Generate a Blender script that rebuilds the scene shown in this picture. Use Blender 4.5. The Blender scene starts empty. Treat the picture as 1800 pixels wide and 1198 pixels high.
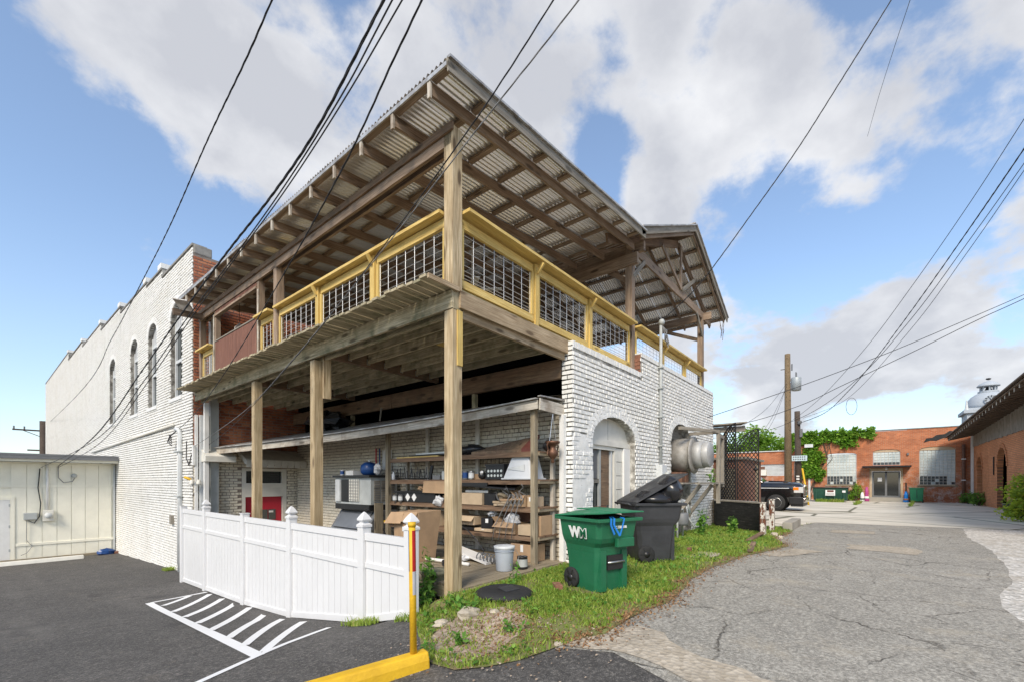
import bpy, bmesh, math, random
import numpy as np
from mathutils import Vector, Matrix
from mathutils.geometry import delaunay_2d_cdt
random.seed(11)
RS = np.random.RandomState(5)
R = math.radians
scn = bpy.context.scene
COL = scn.collection

# ------------------------------------------------------------------ camera
cam_d = bpy.data.cameras.new('camera'); cam = bpy.data.objects.new('camera', cam_d); COL.objects.link(cam)
cam_d.sensor_width = 36.0; cam_d.lens = 36.0*772/1800
cam_d.shift_y = 246.0/1800
cam_d.clip_start = 0.05; cam_d.clip_end = 3000
cam.location = (-3.96, -4.23, 1.45)
cam.rotation_euler = (R(90), 0, R(39.25-90))
scn.camera = cam

# ------------------------------------------------------------------ sky and sun
SUN_EL, SUN_AZ = 40.0, 203.0      # azimuth: direction towards the sun, degrees from +X counter-clockwise
wd = bpy.data.worlds.new('World'); scn.world = wd; wd.use_nodes = True
nt = wd.node_tree; nt.nodes.clear()
def wn(t, **k):
    n = nt.nodes.new(t)
    for a, b in k.items(): setattr(n, a, b)
    return n
def wmath(op, a, b=None, c=None, clamp=False):
    n = wn('ShaderNodeMath', operation=op, use_clamp=clamp)
    for i, v in enumerate((a, b, c)):
        if v is None: continue
        if hasattr(v, 'is_output'): nt.links.new(v, n.inputs[i])
        else: n.inputs[i].default_value = v
    return n.outputs[0]
sky = wn('ShaderNodeTexSky', sky_type='NISHITA', sun_disc=False)
sky.sun_elevation = R(SUN_EL); sky.sun_rotation = R(90-SUN_AZ)
sky.air_density = 1.0; sky.dust_density = 0.4; sky.ozone_density = 2.0; sky.altitude = 100
tc = wn('ShaderNodeTexCoord')
sep = wn('ShaderNodeSeparateXYZ'); nt.links.new(tc.outputs['Generated'], sep.inputs[0])
zc = wmath('MAXIMUM', sep.outputs[2], 0.0)
den = wmath('ADD', zc, 0.42)
cmb = wn('ShaderNodeCombineXYZ')
nt.links.new(wmath('DIVIDE', sep.outputs[0], den), cmb.inputs[0])
nt.links.new(wmath('DIVIDE', sep.outputs[1], den), cmb.inputs[1])
nz = wn('ShaderNodeTexNoise'); nz.inputs['Scale'].default_value = 2.9; nz.inputs['Detail'].default_value = 13
nz.inputs['Roughness'].default_value = 0.58; nz.inputs['Distortion'].default_value = 0.1
off = wn('ShaderNodeVectorMath', operation='ADD'); nt.links.new(cmb.outputs[0], off.inputs[0]); off.inputs[1].default_value = (5.1, 2.6, 0)
nt.links.new(off.outputs[0], nz.inputs['Vector'])
nz2 = wn('ShaderNodeTexNoise'); nz2.inputs['Scale'].default_value = 4.2; nz2.inputs['Detail'].default_value = 8
nt.links.new(off.outputs[0], nz2.inputs['Vector'])
# broad banks of cloud and openings, as directions in the sky
LOBES = [  # (x, y, z direction, width, weight)
 (0.192, 0.754, 0.628, 13, 0.1), (0.382, 0.675, 0.632, 15, 0.14), (0.272, 0.796, 0.541, 10, 0.08), (0.507, 0.472, 0.721, 13, 0.12), (0.670, 0.261, 0.695, 16, 0.14), (0.762, 0.220, 0.609, 11, 0.12), (0.780, 0.019, 0.626, 13, 0.12), (0.837, -0.110, 0.536, 13, 0.12), (0.961, 0.172, 0.215, 12, 0.12), (0.958, 0.039, 0.283, 9, 0.06), (0.951, -0.148, 0.271, 10, 0.1), (0.982, -0.078, 0.170, 9, 0.08), (0.104, 0.961, 0.254, 5, 0.14), (0.919, 0.233, 0.317, 7, 0.12), (0.980, 0.109, 0.166, 9, 0.1), (0.952, -0.021, 0.305, 6, 0.1), (0.048, 0.822, 0.567, 6, 0.06), (0.850, 0.276, 0.448, 7, 0.1), (0.139, 0.922, 0.362, 15, -0.2), (0.042, 0.912, 0.407, 9, -0.12), (0.879, 0.157, 0.450, 9, -0.16), (0.900, 0.037, 0.434, 9, -0.14), (0.364, 0.843, 0.396, 10, -0.14), (0.035, 0.994, 0.106, 10, -0.14), (0.197, 0.862, 0.466, 6, -0.08), (0.731, 0.359, 0.580, 5, -0.1), (0.020, 0.834, 0.552, 5, -0.08), (0.916, -0.060, 0.396, 6, -0.1), 
]
acc = None
for (dx, dy, dz, wdt, wt) in LOBES:
    v = Vector((dx, dy, dz)).normalized()
    dp = wn('ShaderNodeVectorMath', operation='DOT_PRODUCT'); nt.links.new(tc.outputs['Generated'], dp.inputs[0]); dp.inputs[1].default_value = v
    mr = wn('ShaderNodeMapRange', interpolation_type='SMOOTHSTEP'); nt.links.new(dp.outputs['Value'], mr.inputs[0])
    mr.inputs[1].default_value = math.cos(R(wdt)); mr.inputs[2].default_value = 1.0
    mr.inputs[3].default_value = 0; mr.inputs[4].default_value = wt*(0.62 if wt > 0 else 0.7)
    acc = mr.outputs[0] if acc is None else wmath('ADD', acc, mr.outputs[0])
dens = wmath('ADD', nz.outputs['Fac'], acc)
cov = wn('ShaderNodeMapRange', interpolation_type='SMOOTHSTEP'); nt.links.new(dens, cov.inputs[0])
cov.inputs[1].default_value = 0.495; cov.inputs[2].default_value = 0.60
shade = wn('ShaderNodeMapRange'); nt.links.new(wmath('ADD', wmath('MULTIPLY', nz2.outputs['Fac'], 0.6), wmath('MULTIPLY', dens, 0.55)), shade.inputs[0])
shade.inputs[1].default_value = 0.50; shade.inputs[2].default_value = 0.70
ccol = wn('ShaderNodeMix', data_type='RGBA'); nt.links.new(shade.outputs[0], ccol.inputs[0])
ccol.inputs[6].default_value = (2.95, 2.96, 3.0, 1); ccol.inputs[7].default_value = (1.9, 1.94, 2.08, 1)
# haze whitening towards the horizon
hz = wn('ShaderNodeMapRange', interpolation_type='SMOOTHSTEP'); nt.links.new(sep.outputs[2], hz.inputs[0])
hz.inputs[1].default_value = 0.0; hz.inputs[2].default_value = 0.45; hz.inputs[3].default_value = 0.45; hz.inputs[4].default_value = 0.13
hmix = wn('ShaderNodeMix', data_type='RGBA'); nt.links.new(hz.outputs[0], hmix.inputs[0]); skt = wn('ShaderNodeMix', data_type='RGBA', blend_type='MULTIPLY'); skt.inputs[0].default_value = 1.0; nt.links.new(sky.outputs[0], skt.inputs[6]); skt.inputs[7].default_value = (0.76, 0.76, 0.75, 1); nt.links.new(skt.outputs[2], hmix.inputs[6]); hmix.inputs[7].default_value = (1.6, 1.85, 2.15, 1)
mx = wn('ShaderNodeMix', data_type='RGBA'); nt.links.new(wmath('MULTIPLY', cov.outputs[0], 0.94), mx.inputs[0])
nt.links.new(hmix.outputs[2], mx.inputs[6]); nt.links.new(ccol.outputs[2], mx.inputs[7])
bg = wn('ShaderNodeBackground'); bg.inputs[1].default_value = 0.14; nt.links.new(mx.outputs[2], bg.inputs[0])
wo = wn('ShaderNodeOutputWorld'); nt.links.new(bg.outputs[0], wo.inputs[0])

sl = bpy.data.lights.new('sun', 'SUN'); sl.energy = 1.6; sl.angle = R(18); sl.color = (1.0, 0.89, 0.74)
so = bpy.data.objects.new('sun', sl); COL.objects.link(so)
sd = Vector((math.cos(R(SUN_EL))*math.cos(R(SUN_AZ)), math.cos(R(SUN_EL))*math.sin(R(SUN_AZ)), math.sin(R(SUN_EL))))
so.rotation_euler = sd.to_track_quat('Z', 'Y').to_euler(); so.location = (0, 0, 60)
vs = scn.view_settings
vs.view_transform = 'Standard'; vs.look = 'None'; vs.gamma = 1.0; vs.use_curve_mapping = False
vs.exposure = 1.26
scn.cycles.max_bounces = 7; scn.cycles.diffuse_bounces = 4; scn.cycles.glossy_bounces = 3; scn.cycles.transparent_max_bounces = 8
try: scn.cycles.use_denoising = True
except Exception: pass

# ------------------------------------------------------------------ materials
class T:
    def __init__(s, name, rough=0.7, metal=0.0, col=None):
        s.m = bpy.data.materials.new(name); s.m.use_nodes = True; s.nt = s.m.node_tree
        s.b = s.nt.nodes['Principled BSDF']; s.b.inputs['Roughness'].default_value = rough; s.b.inputs['Metallic'].default_value = metal
        if col: s.b.inputs['Base Color'].default_value = (*col, 1)
        MATS[name] = s.m
    def n(s, t, **k):
        nd = s.nt.nodes.new(t)
        for a, b in k.items(): setattr(nd, a, b)
        return nd
    def set(s, sock, v):
        if hasattr(v, 'is_output'): s.nt.links.new(v, sock)
        else: sock.default_value = (*v, 1) if isinstance(v, tuple) and len(v) == 3 and sock.type == 'RGBA' else v
    def coord(s, kind='Object', scale=(1, 1, 1), rnd=False):
        if kind == 'Position':
            src = s.n('ShaderNodeNewGeometry').outputs['Position']
        else:
            src = s.n('ShaderNodeTexCoord').outputs[kind]
        mp = s.n('ShaderNodeMapping'); s.nt.links.new(src, mp.inputs['Vector']); mp.inputs['Scale'].default_value = scale
        if rnd:
            oi = s.n('ShaderNodeObjectInfo'); mu = s.n('ShaderNodeVectorMath', operation='MULTIPLY')
            cb = s.n('ShaderNodeCombineXYZ')
            for i in range(3): s.nt.links.new(oi.outputs['Random'], cb.inputs[i])
            s.nt.links.new(cb.outputs[0], mu.inputs[0]); mu.inputs[1].default_value = (37, 51, 73)
            s.nt.links.new(mu.outputs[0], mp.inputs['Location'])
        return mp.outputs[0]
    def noise(s, vec, scale, detail=4, rough=0.55, dist=0.0, out='Fac'):
        nd = s.n('ShaderNodeTexNoise'); s.nt.links.new(vec, nd.inputs['Vector']); nd.inputs['Scale'].default_value = scale
        nd.inputs['Detail'].default_value = detail; nd.inputs['Roughness'].default_value = rough; nd.inputs['Distortion'].default_value = dist
        return nd.outputs[out]
    def voro(s, vec, scale, feature='F1', out='Distance'):
        nd = s.n('ShaderNodeTexVoronoi', feature=feature); s.nt.links.new(vec, nd.inputs['Vector']); nd.inputs['Scale'].default_value = scale
        return nd.outputs[out]
    def ramp(s, fac, stops):
        nd = s.n('ShaderNodeValToRGB'); s.nt.links.new(fac, nd.inputs[0]); e = nd.color_ramp.elements
        while len(e) < len(stops): e.new(0.5)
        for el, (p, c) in zip(e, stops):
            el.position = p; el.color = (*c, 1) if not isinstance(c, (int, float)) else (c, c, c, 1)
        return nd.outputs[0]
    def mix(s, fac, a, b, blend='MIX'):
        nd = s.n('ShaderNodeMix', data_type='RGBA', blend_type=blend)
        s.set(nd.inputs[0], fac); s.set(nd.inputs[6], a); s.set(nd.inputs[7], b); return nd.outputs[2]
    def math(s, op, a, b=0.0):
        nd = s.n('ShaderNodeMath', operation=op); s.set(nd.inputs[0], a); s.set(nd.inputs[1], b); return nd.outputs[0]
    def bump(s, h, strength=0.4, dist=0.01):
        nd = s.n('ShaderNodeBump'); s.nt.links.new(h, nd.inputs['Height']); nd.inputs['Strength'].default_value = strength; nd.inputs['Distance'].default_value = dist
        s.nt.links.new(nd.outputs[0], s.b.inputs['Normal'])
    def base(s, c): s.set(s.b.inputs['Base Color'], c)
    def rnd(s): return s.n('ShaderNodeObjectInfo').outputs['Random']
MATS = {}

def plain(name, col, rough=0.6, metal=0.0, var=0.12, scale=4.0, bump=0.0, spec=None):
    t = T(name, rough, metal); v = t.coord('Object', rnd=True)
    f = t.noise(v, scale, 5, 0.6)
    lo = tuple(c*(1-var) for c in col); hi = tuple(min(1, c*(1+var)) for c in col)
    t.base(t.ramp(f, [(0.3, lo), (0.7, hi)]))
    if spec is not None: t.b.inputs['Specular IOR Level'].default_value = spec
    if bump: t.bump(t.noise(v, scale*8, 4), bump, 0.01)
    return t

def wood(name, dark, mid, light, rough=0.8, knots=True, streak=None, grain=1.0, stain=None):
    t = T(name, rough); v = t.coord('Object', (0.8, 13, 13), rnd=True)
    f = t.noise(v, 1.6*grain, 6, 0.62, 0.6)
    c = t.ramp(f, [(0.33, dark), (0.5, mid), (0.66, light)])
    v2 = t.coord('Object', (2.0, 70, 70), rnd=True); fine = t.noise(v2, 1.5, 3, 0.5)
    c = t.mix(0.42, c, t.ramp(fine, [(0.38, tuple(x*0.45 for x in dark)), (0.6, light)]))
    v3 = t.coord('Object', (1, 1, 1), rnd=True); bl = t.noise(v3, 1.4, 4, 0.6)
    c = t.mix(t.ramp(bl, [(0.42, 0.0), (0.62, 0.55)]), c, tuple(x*0.6 for x in mid))
    if stain:
        st = t.noise(v3, 3.0, 5, 0.65)
        c = t.mix(t.ramp(st, [(0.5, 0.0), (0.66, 0.75)]), c, stain)
    if knots:
        v4 = t.coord('Object', (1.5, 5.2, 5.2), rnd=True); d = t.voro(v4, 1.15)
        c = t.mix(t.ramp(d, [(0.13, 0.9), (0.24, 0.0)]), c, tuple(x*0.42 for x in dark))
    rn = t.rnd(); c = t.mix(t.math('MULTIPLY', rn, 0.35), c, tuple(x*0.7 for x in mid))
    t.base(c); t.bump(t.math('ADD', f, t.math('MULTIPLY', fine, 0.6)), 0.35, 0.004)
    return t

wood('wood_post', (.20, .12, .055), (.54, .40, .22), (.80, .67, .45), 0.8)
wood('wood_deck', (.20, .16, .085), (.50, .42, .26), (.74, .65, .46), 0.88, stain=(.13, .14, .075))
wood('wood_brown', (.15, .105, .072), (.34, .24, .165), (.54, .41, .30), 0.8)
wood('wood_rim', (.24, .15, .08), (.47, .34, .20), (.66, .53, .36), 0.82)
wood('wood_girder', (.13, .08, .048), (.27, .165, .10), (.38, .27, .17), 0.8, stain=(.10, .085, .055))
wood('wood_pine', (.58, .36, .085), (.82, .57, .16), (.90, .69, .27), 0.6)
wood('wood_grey', (.17, .15, .12), (.30, .27, .22), (.44, .40, .34), 0.9)
wood('wood_oldwhite', (.34, .27, .20), (.68, .62, .52), (.80, .75, .66), 0.85, stain=(.26, .19, .13))
wood('wood_porch', (.17, .135, .085), (.33, .27, .18), (.46, .39, .28), 0.88)
wood('wood_shelf', (.11, .065, .037), (.22, .13, .075), (.33, .22, .14), 0.75)
wood('wood_redpanel', (.13, .05, .03), (.24, .095, .055), (.31, .15, .095), 0.7, knots=False)
wood('wood_pole', (.10, .065, .035), (.20, .14, .075), (.30, .22, .13), 0.9)
wood('wood_poledark', (.045, .033, .025), (.09, .065, .05), (.14, .11, .085), 0.9)
wood('wood_barn', (.12, .10, .08), (.28, .25, .21), (.45, .42, .37), 0.92, grain=0.8)
wood('wood_eave', (.10, .07, .05), (.20, .145, .105), (.30, .23, .175), 0.9)

def painted_brick(name, c, c2, chip):
    t = T(name, 0.75); v = t.coord('Position'); a = t.noise(v, 0.6, 6, 0.65); b = t.noise(v, 14, 5, 0.65)
    at = t.n('ShaderNodeAttribute', attribute_name='rnd')
    col = t.mix(t.ramp(a, [(0.42, 0.0), (0.68, 0.75)]), c, c2)
    col = t.mix(t.ramp(at.outputs['Fac'], [(0.6, 0.0), (1.0, 0.25)]), col, tuple(x*0.78 for x in c2))
    col = t.mix(t.ramp(b, [(0.52, 0.0), (0.70, 0.45)]), col, tuple(x*0.66 for x in c2))
    st = t.coord('Position', (2.2, 2.2, 0.25)); sk = t.noise(st, 1.6, 6, 0.7); col = t.mix(t.ramp(sk, [(0.56, 0.0), (0.72, 0.4)]), col, tuple(x*0.6 for x in c2))
    ch = t.noise(v, 3.1, 8, 0.75)
    col = t.mix(t.ramp(ch, [(0.64, 0.0), (0.68, 0.85)]), col, chip)
    t.base(col); t.bump(b, 0.6, 0.008); return t
painted_brick('white_brick', (.86, .855, .825), (.79, .775, .72), (.33, .26, .20))
painted_brick('cream_brick', (.76, .715, .60), (.62, .565, .45), (.24, .18, .13))
def mortar(name, lo, hi):
    t = T(name, 0.95); v = t.coord('Position'); f = t.noise(v, 5, 6, 0.7)
    t.base(t.ramp(f, [(0.40, lo), (0.68, hi)])); t.bump(t.noise(v, 40, 4), 0.5, 0.006); return t
mortar('white_mortar', (.20, .185, .16), (.70, .68, .62)); mortar('side_mortar', (.10, .09, .075), (.52, .50, .45)); mortar('cream_mortar', (.15, .125, .095), (.48, .43, .34))
mortar('red_mortar', (.20, .165, .14), (.33, .28, .23))
def red_brick(name, a, b, c):
    t = T(name, 0.85); v = t.coord('Position'); f = t.noise(v, 9, 5, 0.7); g_ = t.noise(v, 0.7, 4)
    at = t.n('ShaderNodeAttribute', attribute_name='rnd')
    col = t.ramp(at.outputs['Fac'], [(0.0, a), (0.5, b), (1.0, c)])
    col = t.mix(t.ramp(f, [(0.45, 0.0), (0.75, 0.5)]), col, tuple(x*0.5 for x in a))
    t.base(t.mix(t.ramp(g_, [(0.4, 0.0), (0.8, 0.35)]), col, a)); t.bump(f, 0.4, 0.005); return t
red_brick('red_brick', (.26, .085, .045), (.40, .135, .065), (.48, .20, .10))
def far_brick(name, c1, c2, mor, plane, paint=None, scale=1.0):
    t = T(name, 0.88)
    src = t.n('ShaderNodeNewGeometry').outputs['Position']; sp = t.n('ShaderNodeSeparateXYZ'); t.nt.links.new(src, sp.inputs[0])
    cb = t.n('ShaderNodeCombineXYZ'); t.nt.links.new(sp.outputs[0 if plane == 'x' else 1], cb.inputs[0]); t.nt.links.new(sp.outputs[2], cb.inputs[1])
    br = t.n('ShaderNodeTexBrick'); t.nt.links.new(cb.outputs[0], br.inputs['Vector'])
    br.inputs['Scale'].default_value = 1; br.inputs['Brick Width'].default_value = 0.23*scale; br.inputs['Row Height'].default_value = 0.085*scale
    br.inputs['Mortar Size'].default_value = 0.011*scale; br.inputs['Color1'].default_value = (*c1, 1); br.inputs['Color2'].default_value = (*c2, 1); br.inputs['Mortar'].default_value = (*mor, 1)
    v = t.coord('Position'); g_ = t.noise(v, 0.6, 7, 0.7); col = t.mix(t.ramp(g_, [(0.4, 0.0), (0.75, 0.6)]), br.outputs['Color'], tuple(x*0.5 for x in c1))
    h_ = t.noise(v, 1.7, 6, 0.7); col = t.mix(t.ramp(h_, [(0.55, 0.0), (0.75, 0.45)]), col, tuple(min(1, x*1.7) for x in c2))
    k_ = t.coord('Position', (0.4, 0.4, 6)); s_ = t.noise(k_, 1.0, 5, 0.6); col = t.mix(t.ramp(s_, [(0.5, 0.0), (0.7, 0.4)]), col, tuple(x*0.55 for x in c1))
    if paint:
        sp2 = t.noise(v, 2.6, 8, 0.75)
        zz = t.n('ShaderNodeMapRange'); t.nt.links.new(sp.outputs[2], zz.inputs[0]); zz.inputs[1].default_value = 3.0; zz.inputs[2].default_value = 0.3
        col = t.mix(t.math('MULTIPLY', t.ramp(sp2, [(0.48, 0.0), (0.60, 0.8)]), zz.outputs[0]), col, paint)
    t.base(col); t.bump(br.outputs['Fac'], -0.5, 0.01); return t
far_brick('far_brick_x', (.42, .115, .04), (.58, .19, .075), (.40, .26, .17), 'y', paint=(.55, .47, .42))
far_brick('far_brick_y', (.58, .22, .085), (.70, .30, .14), (.26, .14, .08), 'x')

def asphalt(name, lo, hi, speck, cracks=False):
    t = T(name, 0.9); v = t.coord('Position'); big = t.noise(v, 0.45, 7, 0.66); mid = t.noise(v, 5, 5, 0.7); fine = t.noise(v, 28, 4, 0.7); ag = t.voro(v, 60)
    c = t.ramp(big, [(0.36, lo), (0.64, hi)])
    c = t.mix(t.ramp(mid, [(0.40, 0.5), (0.58, 0.0)]), c, tuple(x*0.62 for x in lo))
    c = t.mix(t.ramp(fine, [(0.36, 0.75), (0.56, 0.0)]), c, tuple(x*0.42 for x in lo))
    c = t.mix(t.ramp(fine, [(0.56, 0.0), (0.68, 0.65)]), c, speck)
    c = t.mix(t.ramp(ag, [(0.14, 0.8), (0.28, 0.0)]), c, speck)
    h = t.math('ADD', fine, t.math('MULTIPLY', mid, 0.7))
    if cracks:
        w = t.noise(v, 1.6, 6, 0.65, out='Color'); ad = t.n('ShaderNodeMix', data_type='VECTOR'); ad.inputs[0].default_value = 0.3
        t.nt.links.new(v, ad.inputs[4]); t.nt.links.new(w, ad.inputs[5])
        ed = t.voro(ad.outputs[1], 0.62, 'DISTANCE_TO_EDGE'); ed2 = t.voro(ad.outputs[1], 2.1, 'DISTANCE_TO_EDGE')
        m1 = t.ramp(ed, [(0.002, 0.9), (0.006, 0.0)]); m2 = t.ramp(ed2, [(0.006, 0.7), (0.014, 0.0)])
        gate = t.ramp(t.noise(v, 0.45, 3), [(0.47, 0.0), (0.56, 1.0)])
        mk = t.math('MAXIMUM', m1, t.math('MULTIPLY', m2, gate))
        gate2 = t.ramp(t.noise(v, 1.3, 5, 0.7), [(0.42, 0.1), (0.56, 1.0)])
        mk = t.math('MULTIPLY', mk, gate2)
        c = t.mix(mk, c, (.045, .036, .024)); h = t.math('SUBTRACT', h, t.math('MULTIPLY', mk, 2.0))
        st = t.noise(v, 1.1, 8, 0.75); c = t.mix(t.ramp(st, [(0.54, 0.0), (0.70, 0.6)]), c, (.46, .40, .30))
    else:
        st = t.noise(v, 1.7, 8, 0.75); c = t.mix(t.ramp(st, [(0.58, 0.0), (0.75, 0.45)]), c, (.22, .185, .14))
        s3 = t.noise(v, 0.9, 4, 0.6, 0.8); c = t.mix(t.ramp(s3, [(0.60, 0.0), (0.68, 0.55)]), c, (.035, .033, .031))
        s4 = t.noise(t.coord('Position', (1, 0.12, 1)), 2.2, 5, 0.7); c = t.mix(t.ramp(s4, [(0.55, 0.0), (0.7, 0.35)]), c, (.16, .15, .135))
        s2 = t.noise(v, 6.0, 6, 0.75); c = t.mix(t.ramp(s2, [(0.66, 0.0), (0.72, 0.6)]), c, (.30, .25, .19))
    t.base(c); t.bump(h, 0.7, 0.012); return t
asphalt('asphalt_new', (.080, .075, .069), (.125, .116, .106), (.26, .24, .21))
asphalt('asphalt_old', (.33, .31, .265), (.43, .405, .35), (.62, .585, .50), cracks=True)
def concrete(name, lo, hi, joints=True):
    t = T(name, 0.9); v = t.coord('Position'); big = t.noise(v, 0.45, 7, 0.65); f = t.noise(v, 30, 4)
    c = t.ramp(big, [(0.3, lo), (0.7, hi)])
    w = t.coord('Position', (3.0, 0.25, 1)); s_ = t.noise(w, 0.7, 5, 0.65); c = t.mix(t.ramp(s_, [(0.5, 0.0), (0.65, 0.55)]), c, tuple(x*0.55 for x in lo))
    if joints:
        ed = t.voro(v, 0.22, 'DISTANCE_TO_EDGE'); c = t.mix(t.ramp(ed, [(0.008, 0.9), (0.02, 0.0)]), c, (.10, .095, .05))
    t.base(c); t.bump(f, 0.3, 0.006); return t
concrete('concrete', (.56, .51, .41), (.76, .71, .60)); concrete('concrete_step', (.28, .26, .22), (.42, .39, .33), False)
def stones(name, lo, hi, dirt):
    t = T(name, 0.95); v = t.coord('Position'); cells = t.n('ShaderNodeTexVoronoi'); t.nt.links.new(v, cells.inputs['Vector']); cells.inputs['Scale'].default_value = 22
    sp = t.n('ShaderNodeSeparateColor'); t.nt.links.new(cells.outputs['Color'], sp.inputs[0])
    c = t.ramp(sp.outputs[0], [(0.0, lo), (1.0, hi)]); n_ = t.noise(v, 1.3, 6, 0.7); c = t.mix(t.ramp(n_, [(0.5, 0.0), (0.7, 0.75)]), c, dirt)
    t.base(c); t.bump(cells.outputs['Distance'], 0.8, 0.015); return t
stones('white_gravel', (.34, .32, .28), (.72, .69, .63), (.40, .35, .27)); stones('sandy_gravel', (.34, .29, .22), (.50, .44, .35), (.27, .24, .19))
stones('brown_gravel', (.27, .19, .13), (.50, .41, .32), (.17, .115, .075))
t = T('soil', 0.95); v = t.coord('Position'); t.base(t.ramp(t.noise(v, 3, 7, 0.7), [(0.3, (.07, .05, .03)), (0.55, (.15, .11, .07)), (0.75, (.10, .115, .04))])); t.bump(t.noise(v, 25, 5), 0.7, 0.02)
t = T('turf', 0.95); v = t.coord('Position'); t.base(t.ramp(t.noise(v, 3, 7, 0.7), [(0.38, (.25, .18, .10)), (0.5, (.17, .17, .06)), (0.62, (.20, .22, .07))])); t.bump(t.noise(v, 25, 5), 0.7, 0.02)
def leafy(name, a, b, c, trans=0.25, rough=0.55):
    t = T(name, rough); at = t.n('ShaderNodeAttribute', attribute_name='rnd'); col = t.ramp(at.outputs['Fac'], [(0.0, a), (0.55, b), (1.0, c)])
    t.base(col); t.b.inputs['Specular IOR Level'].default_value = 0.3
    try:
        tr = t.n('ShaderNodeBsdfTranslucent'); t.set(tr.inputs['Color'], t.mix(0.5, col, c)); ms = t.n('ShaderNodeMixShader'); ms.inputs[0].default_value = trans
        out = t.nt.nodes['Material Output']; t.nt.links.new(t.b.outputs[0], ms.inputs[1]); t.nt.links.new(tr.outputs[0], ms.inputs[2]); t.nt.links.new(ms.outputs[0], out.inputs[0])
    except Exception: pass
    return t
leafy('grass_blades', (.13, .23, .03), (.29, .42, .06), (.54, .54, .17), 0.4)
leafy('ivy_leaf', (.07, .19, .02), (.20, .40, .04), (.40, .58, .09), 0.4)
leafy('tree_leaf', (.08, .19, .02), (.22, .40, .04), (.40, .56, .09), 0.45)
leafy('bush_leaf', (.09, .19, .03), (.34, .48, .05), (.66, .70, .08), 0.4)
leafy('weed_leaf', (.06, .17, .03), (.16, .34, .05), (.30, .48, .09), 0.35)
leafy('dry_leaf', (.16, .075, .03), (.30, .16, .07), (.42, .27, .14), 0.1)
plain('bark', (.11, .085, .06), 0.95, var=0.4, scale=8, bump=0.5)
# metals, plastics, paints
t = T('galvanised', 0.22, 0.62); v = t.coord('Position', (0.3, 2.0, 0.3)); f = t.noise(v, 1.3, 3, 0.5); t.base(t.ramp(f, [(0.35, (.92, .91, .88)), (0.65, (1.0, .99, .97))]))
t = T('tin_trim', 0.5, 0.6); v = t.coord('Object', rnd=True); t.base(t.ramp(t.noise(v, 4, 6, 0.7), [(0.35, (.30, .27, .24)), (0.6, (.62, .61, .59))]))
plain('fan_cap', (.42, .42, .41), 0.55, 0.2, 0.15, 5)
t = T('fan_steel', 0.6, 0.2); v = t.coord('Object', rnd=True); t.base(t.ramp(t.noise(v, 3, 7, 0.75), [(0.35, (.22, .205, .18)), (0.65, (.40, .385, .36))]))
plain('steel', (.55, .55, .54), 0.35, 0.9, 0.1); plain('wire_steel', (.62, .63, .64), 0.45, 0.6, 0.1)
plain('grey_paint', (.42, .44, .43), 0.55, 0.0, 0.12); plain('grey_light', (.60, .62, .62), 0.55, 0, 0.1); plain('grey_dark', (.16, .165, .17), 0.5, 0, 0.1)
plain('vinyl', (.70, .70, .70), 0.38, 0, 0.03, 2.0); plain('white_paint', (.76, .755, .73), 0.6, 0, 0.07, 3.0, 0.1); plain('shed_paint', (.87, .84, .71), 0.6, 0, 0.06, 2.0, 0.08)
plain('cream_paint', (.70, .68, .61), 0.6, 0, 0.1, 3.0, 0.1)
t = T('road_paint', 0.75); v = t.coord('Position'); t.base(t.mix(t.ramp(t.noise(v, 9, 7, 0.75), [(0.62, 0.0), (0.72, 0.7)]), (.78, .78, .77), (.10, .10, .10)))
t = T('yellow_paint', 0.6); v = t.coord('Position'); t.base(t.mix(t.ramp(t.noise(v, 11, 8, 0.78), [(0.64, 0.0), (0.70, 0.75)]), t.ramp(t.noise(v, 3, 6, 0.7), [(0.35, (.62, .36, .015)), (0.65, (.80, .49, .02))]), (.22, .17, .10))); t.bump(t.noise(v, 40, 5), 0.4, 0.01); plain('red_tape', (.42, .012, .012), 0.35); plain('silver_tape', (.45, .45, .46), 0.4)
plain('red_door', (.50, .018, .04), 0.45, 0, 0.06); plain('awning', (.56, .54, .48), 0.6, 0, 0.15, 5); plain('brown_paint', (.16, .08, .05), 0.7, 0, 0.25, 8)
def bin_mat(name, c, hi):
    t = T(name, 0.48); v = t.coord('Position'); s = t.coord('Position', (9, 9, 0.9)); col = t.mix(t.ramp(t.noise(v, 2.5, 6, 0.7), [(0.35, 0.0), (0.7, 0.6)]), c, hi)
    col = t.mix(t.ramp(t.noise(s, 1.5, 6, 0.75), [(0.56, 0.0), (0.72, 0.4)]), col, tuple(x*.5+.05 for x in hi)); col = t.mix(t.ramp(t.noise(v, 30, 4, 0.8), [(0.66, 0.0), (0.74, 0.5)]), col, tuple(x*.6+.12 for x in hi))
    t.base(col); t.set(t.b.inputs['Roughness'], t.ramp(t.noise(v, 6, 5), [(0.35, 0.38), (0.65, 0.62)])); t.bump(t.noise(v, 60, 3), 0.12, 0.01)
bin_mat('bin_green', (.010, .125, .055), (.025, .17, .08)); bin_mat('bin_lid_green', (.012, .17, .075), (.03, .22, .105)); bin_mat('bin_black', (.032, .033, .036), (.06, .062, .066))
plain('black_plastic', (.018, .018, .019), 0.4, 0, 0.2); plain('rubber', (.022, .022, .022), 0.8, 0, 0.2); plain('bag_plastic', (.020, .020, .022), 0.25, 0, 0.1)
plain('cable', (.025, .025, .027), 0.6, 0, 0.1); plain('cable_grey', (.22, .22, .22), 0.55, 0, 0.1); plain('blue_ribbon', (.01, .20, .62), 0.4); plain('blue_tank', (.012, .06, .22), 0.35)
plain('print_white', (.80, .80, .78), 0.6, 0, 0.02); plain('cardboard', (.42, .28, .165), 0.85, 0, 0.12, 5); plain('cardboard_pale', (.50, .38, .25), 0.85, 0, 0.1, 5)
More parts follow.
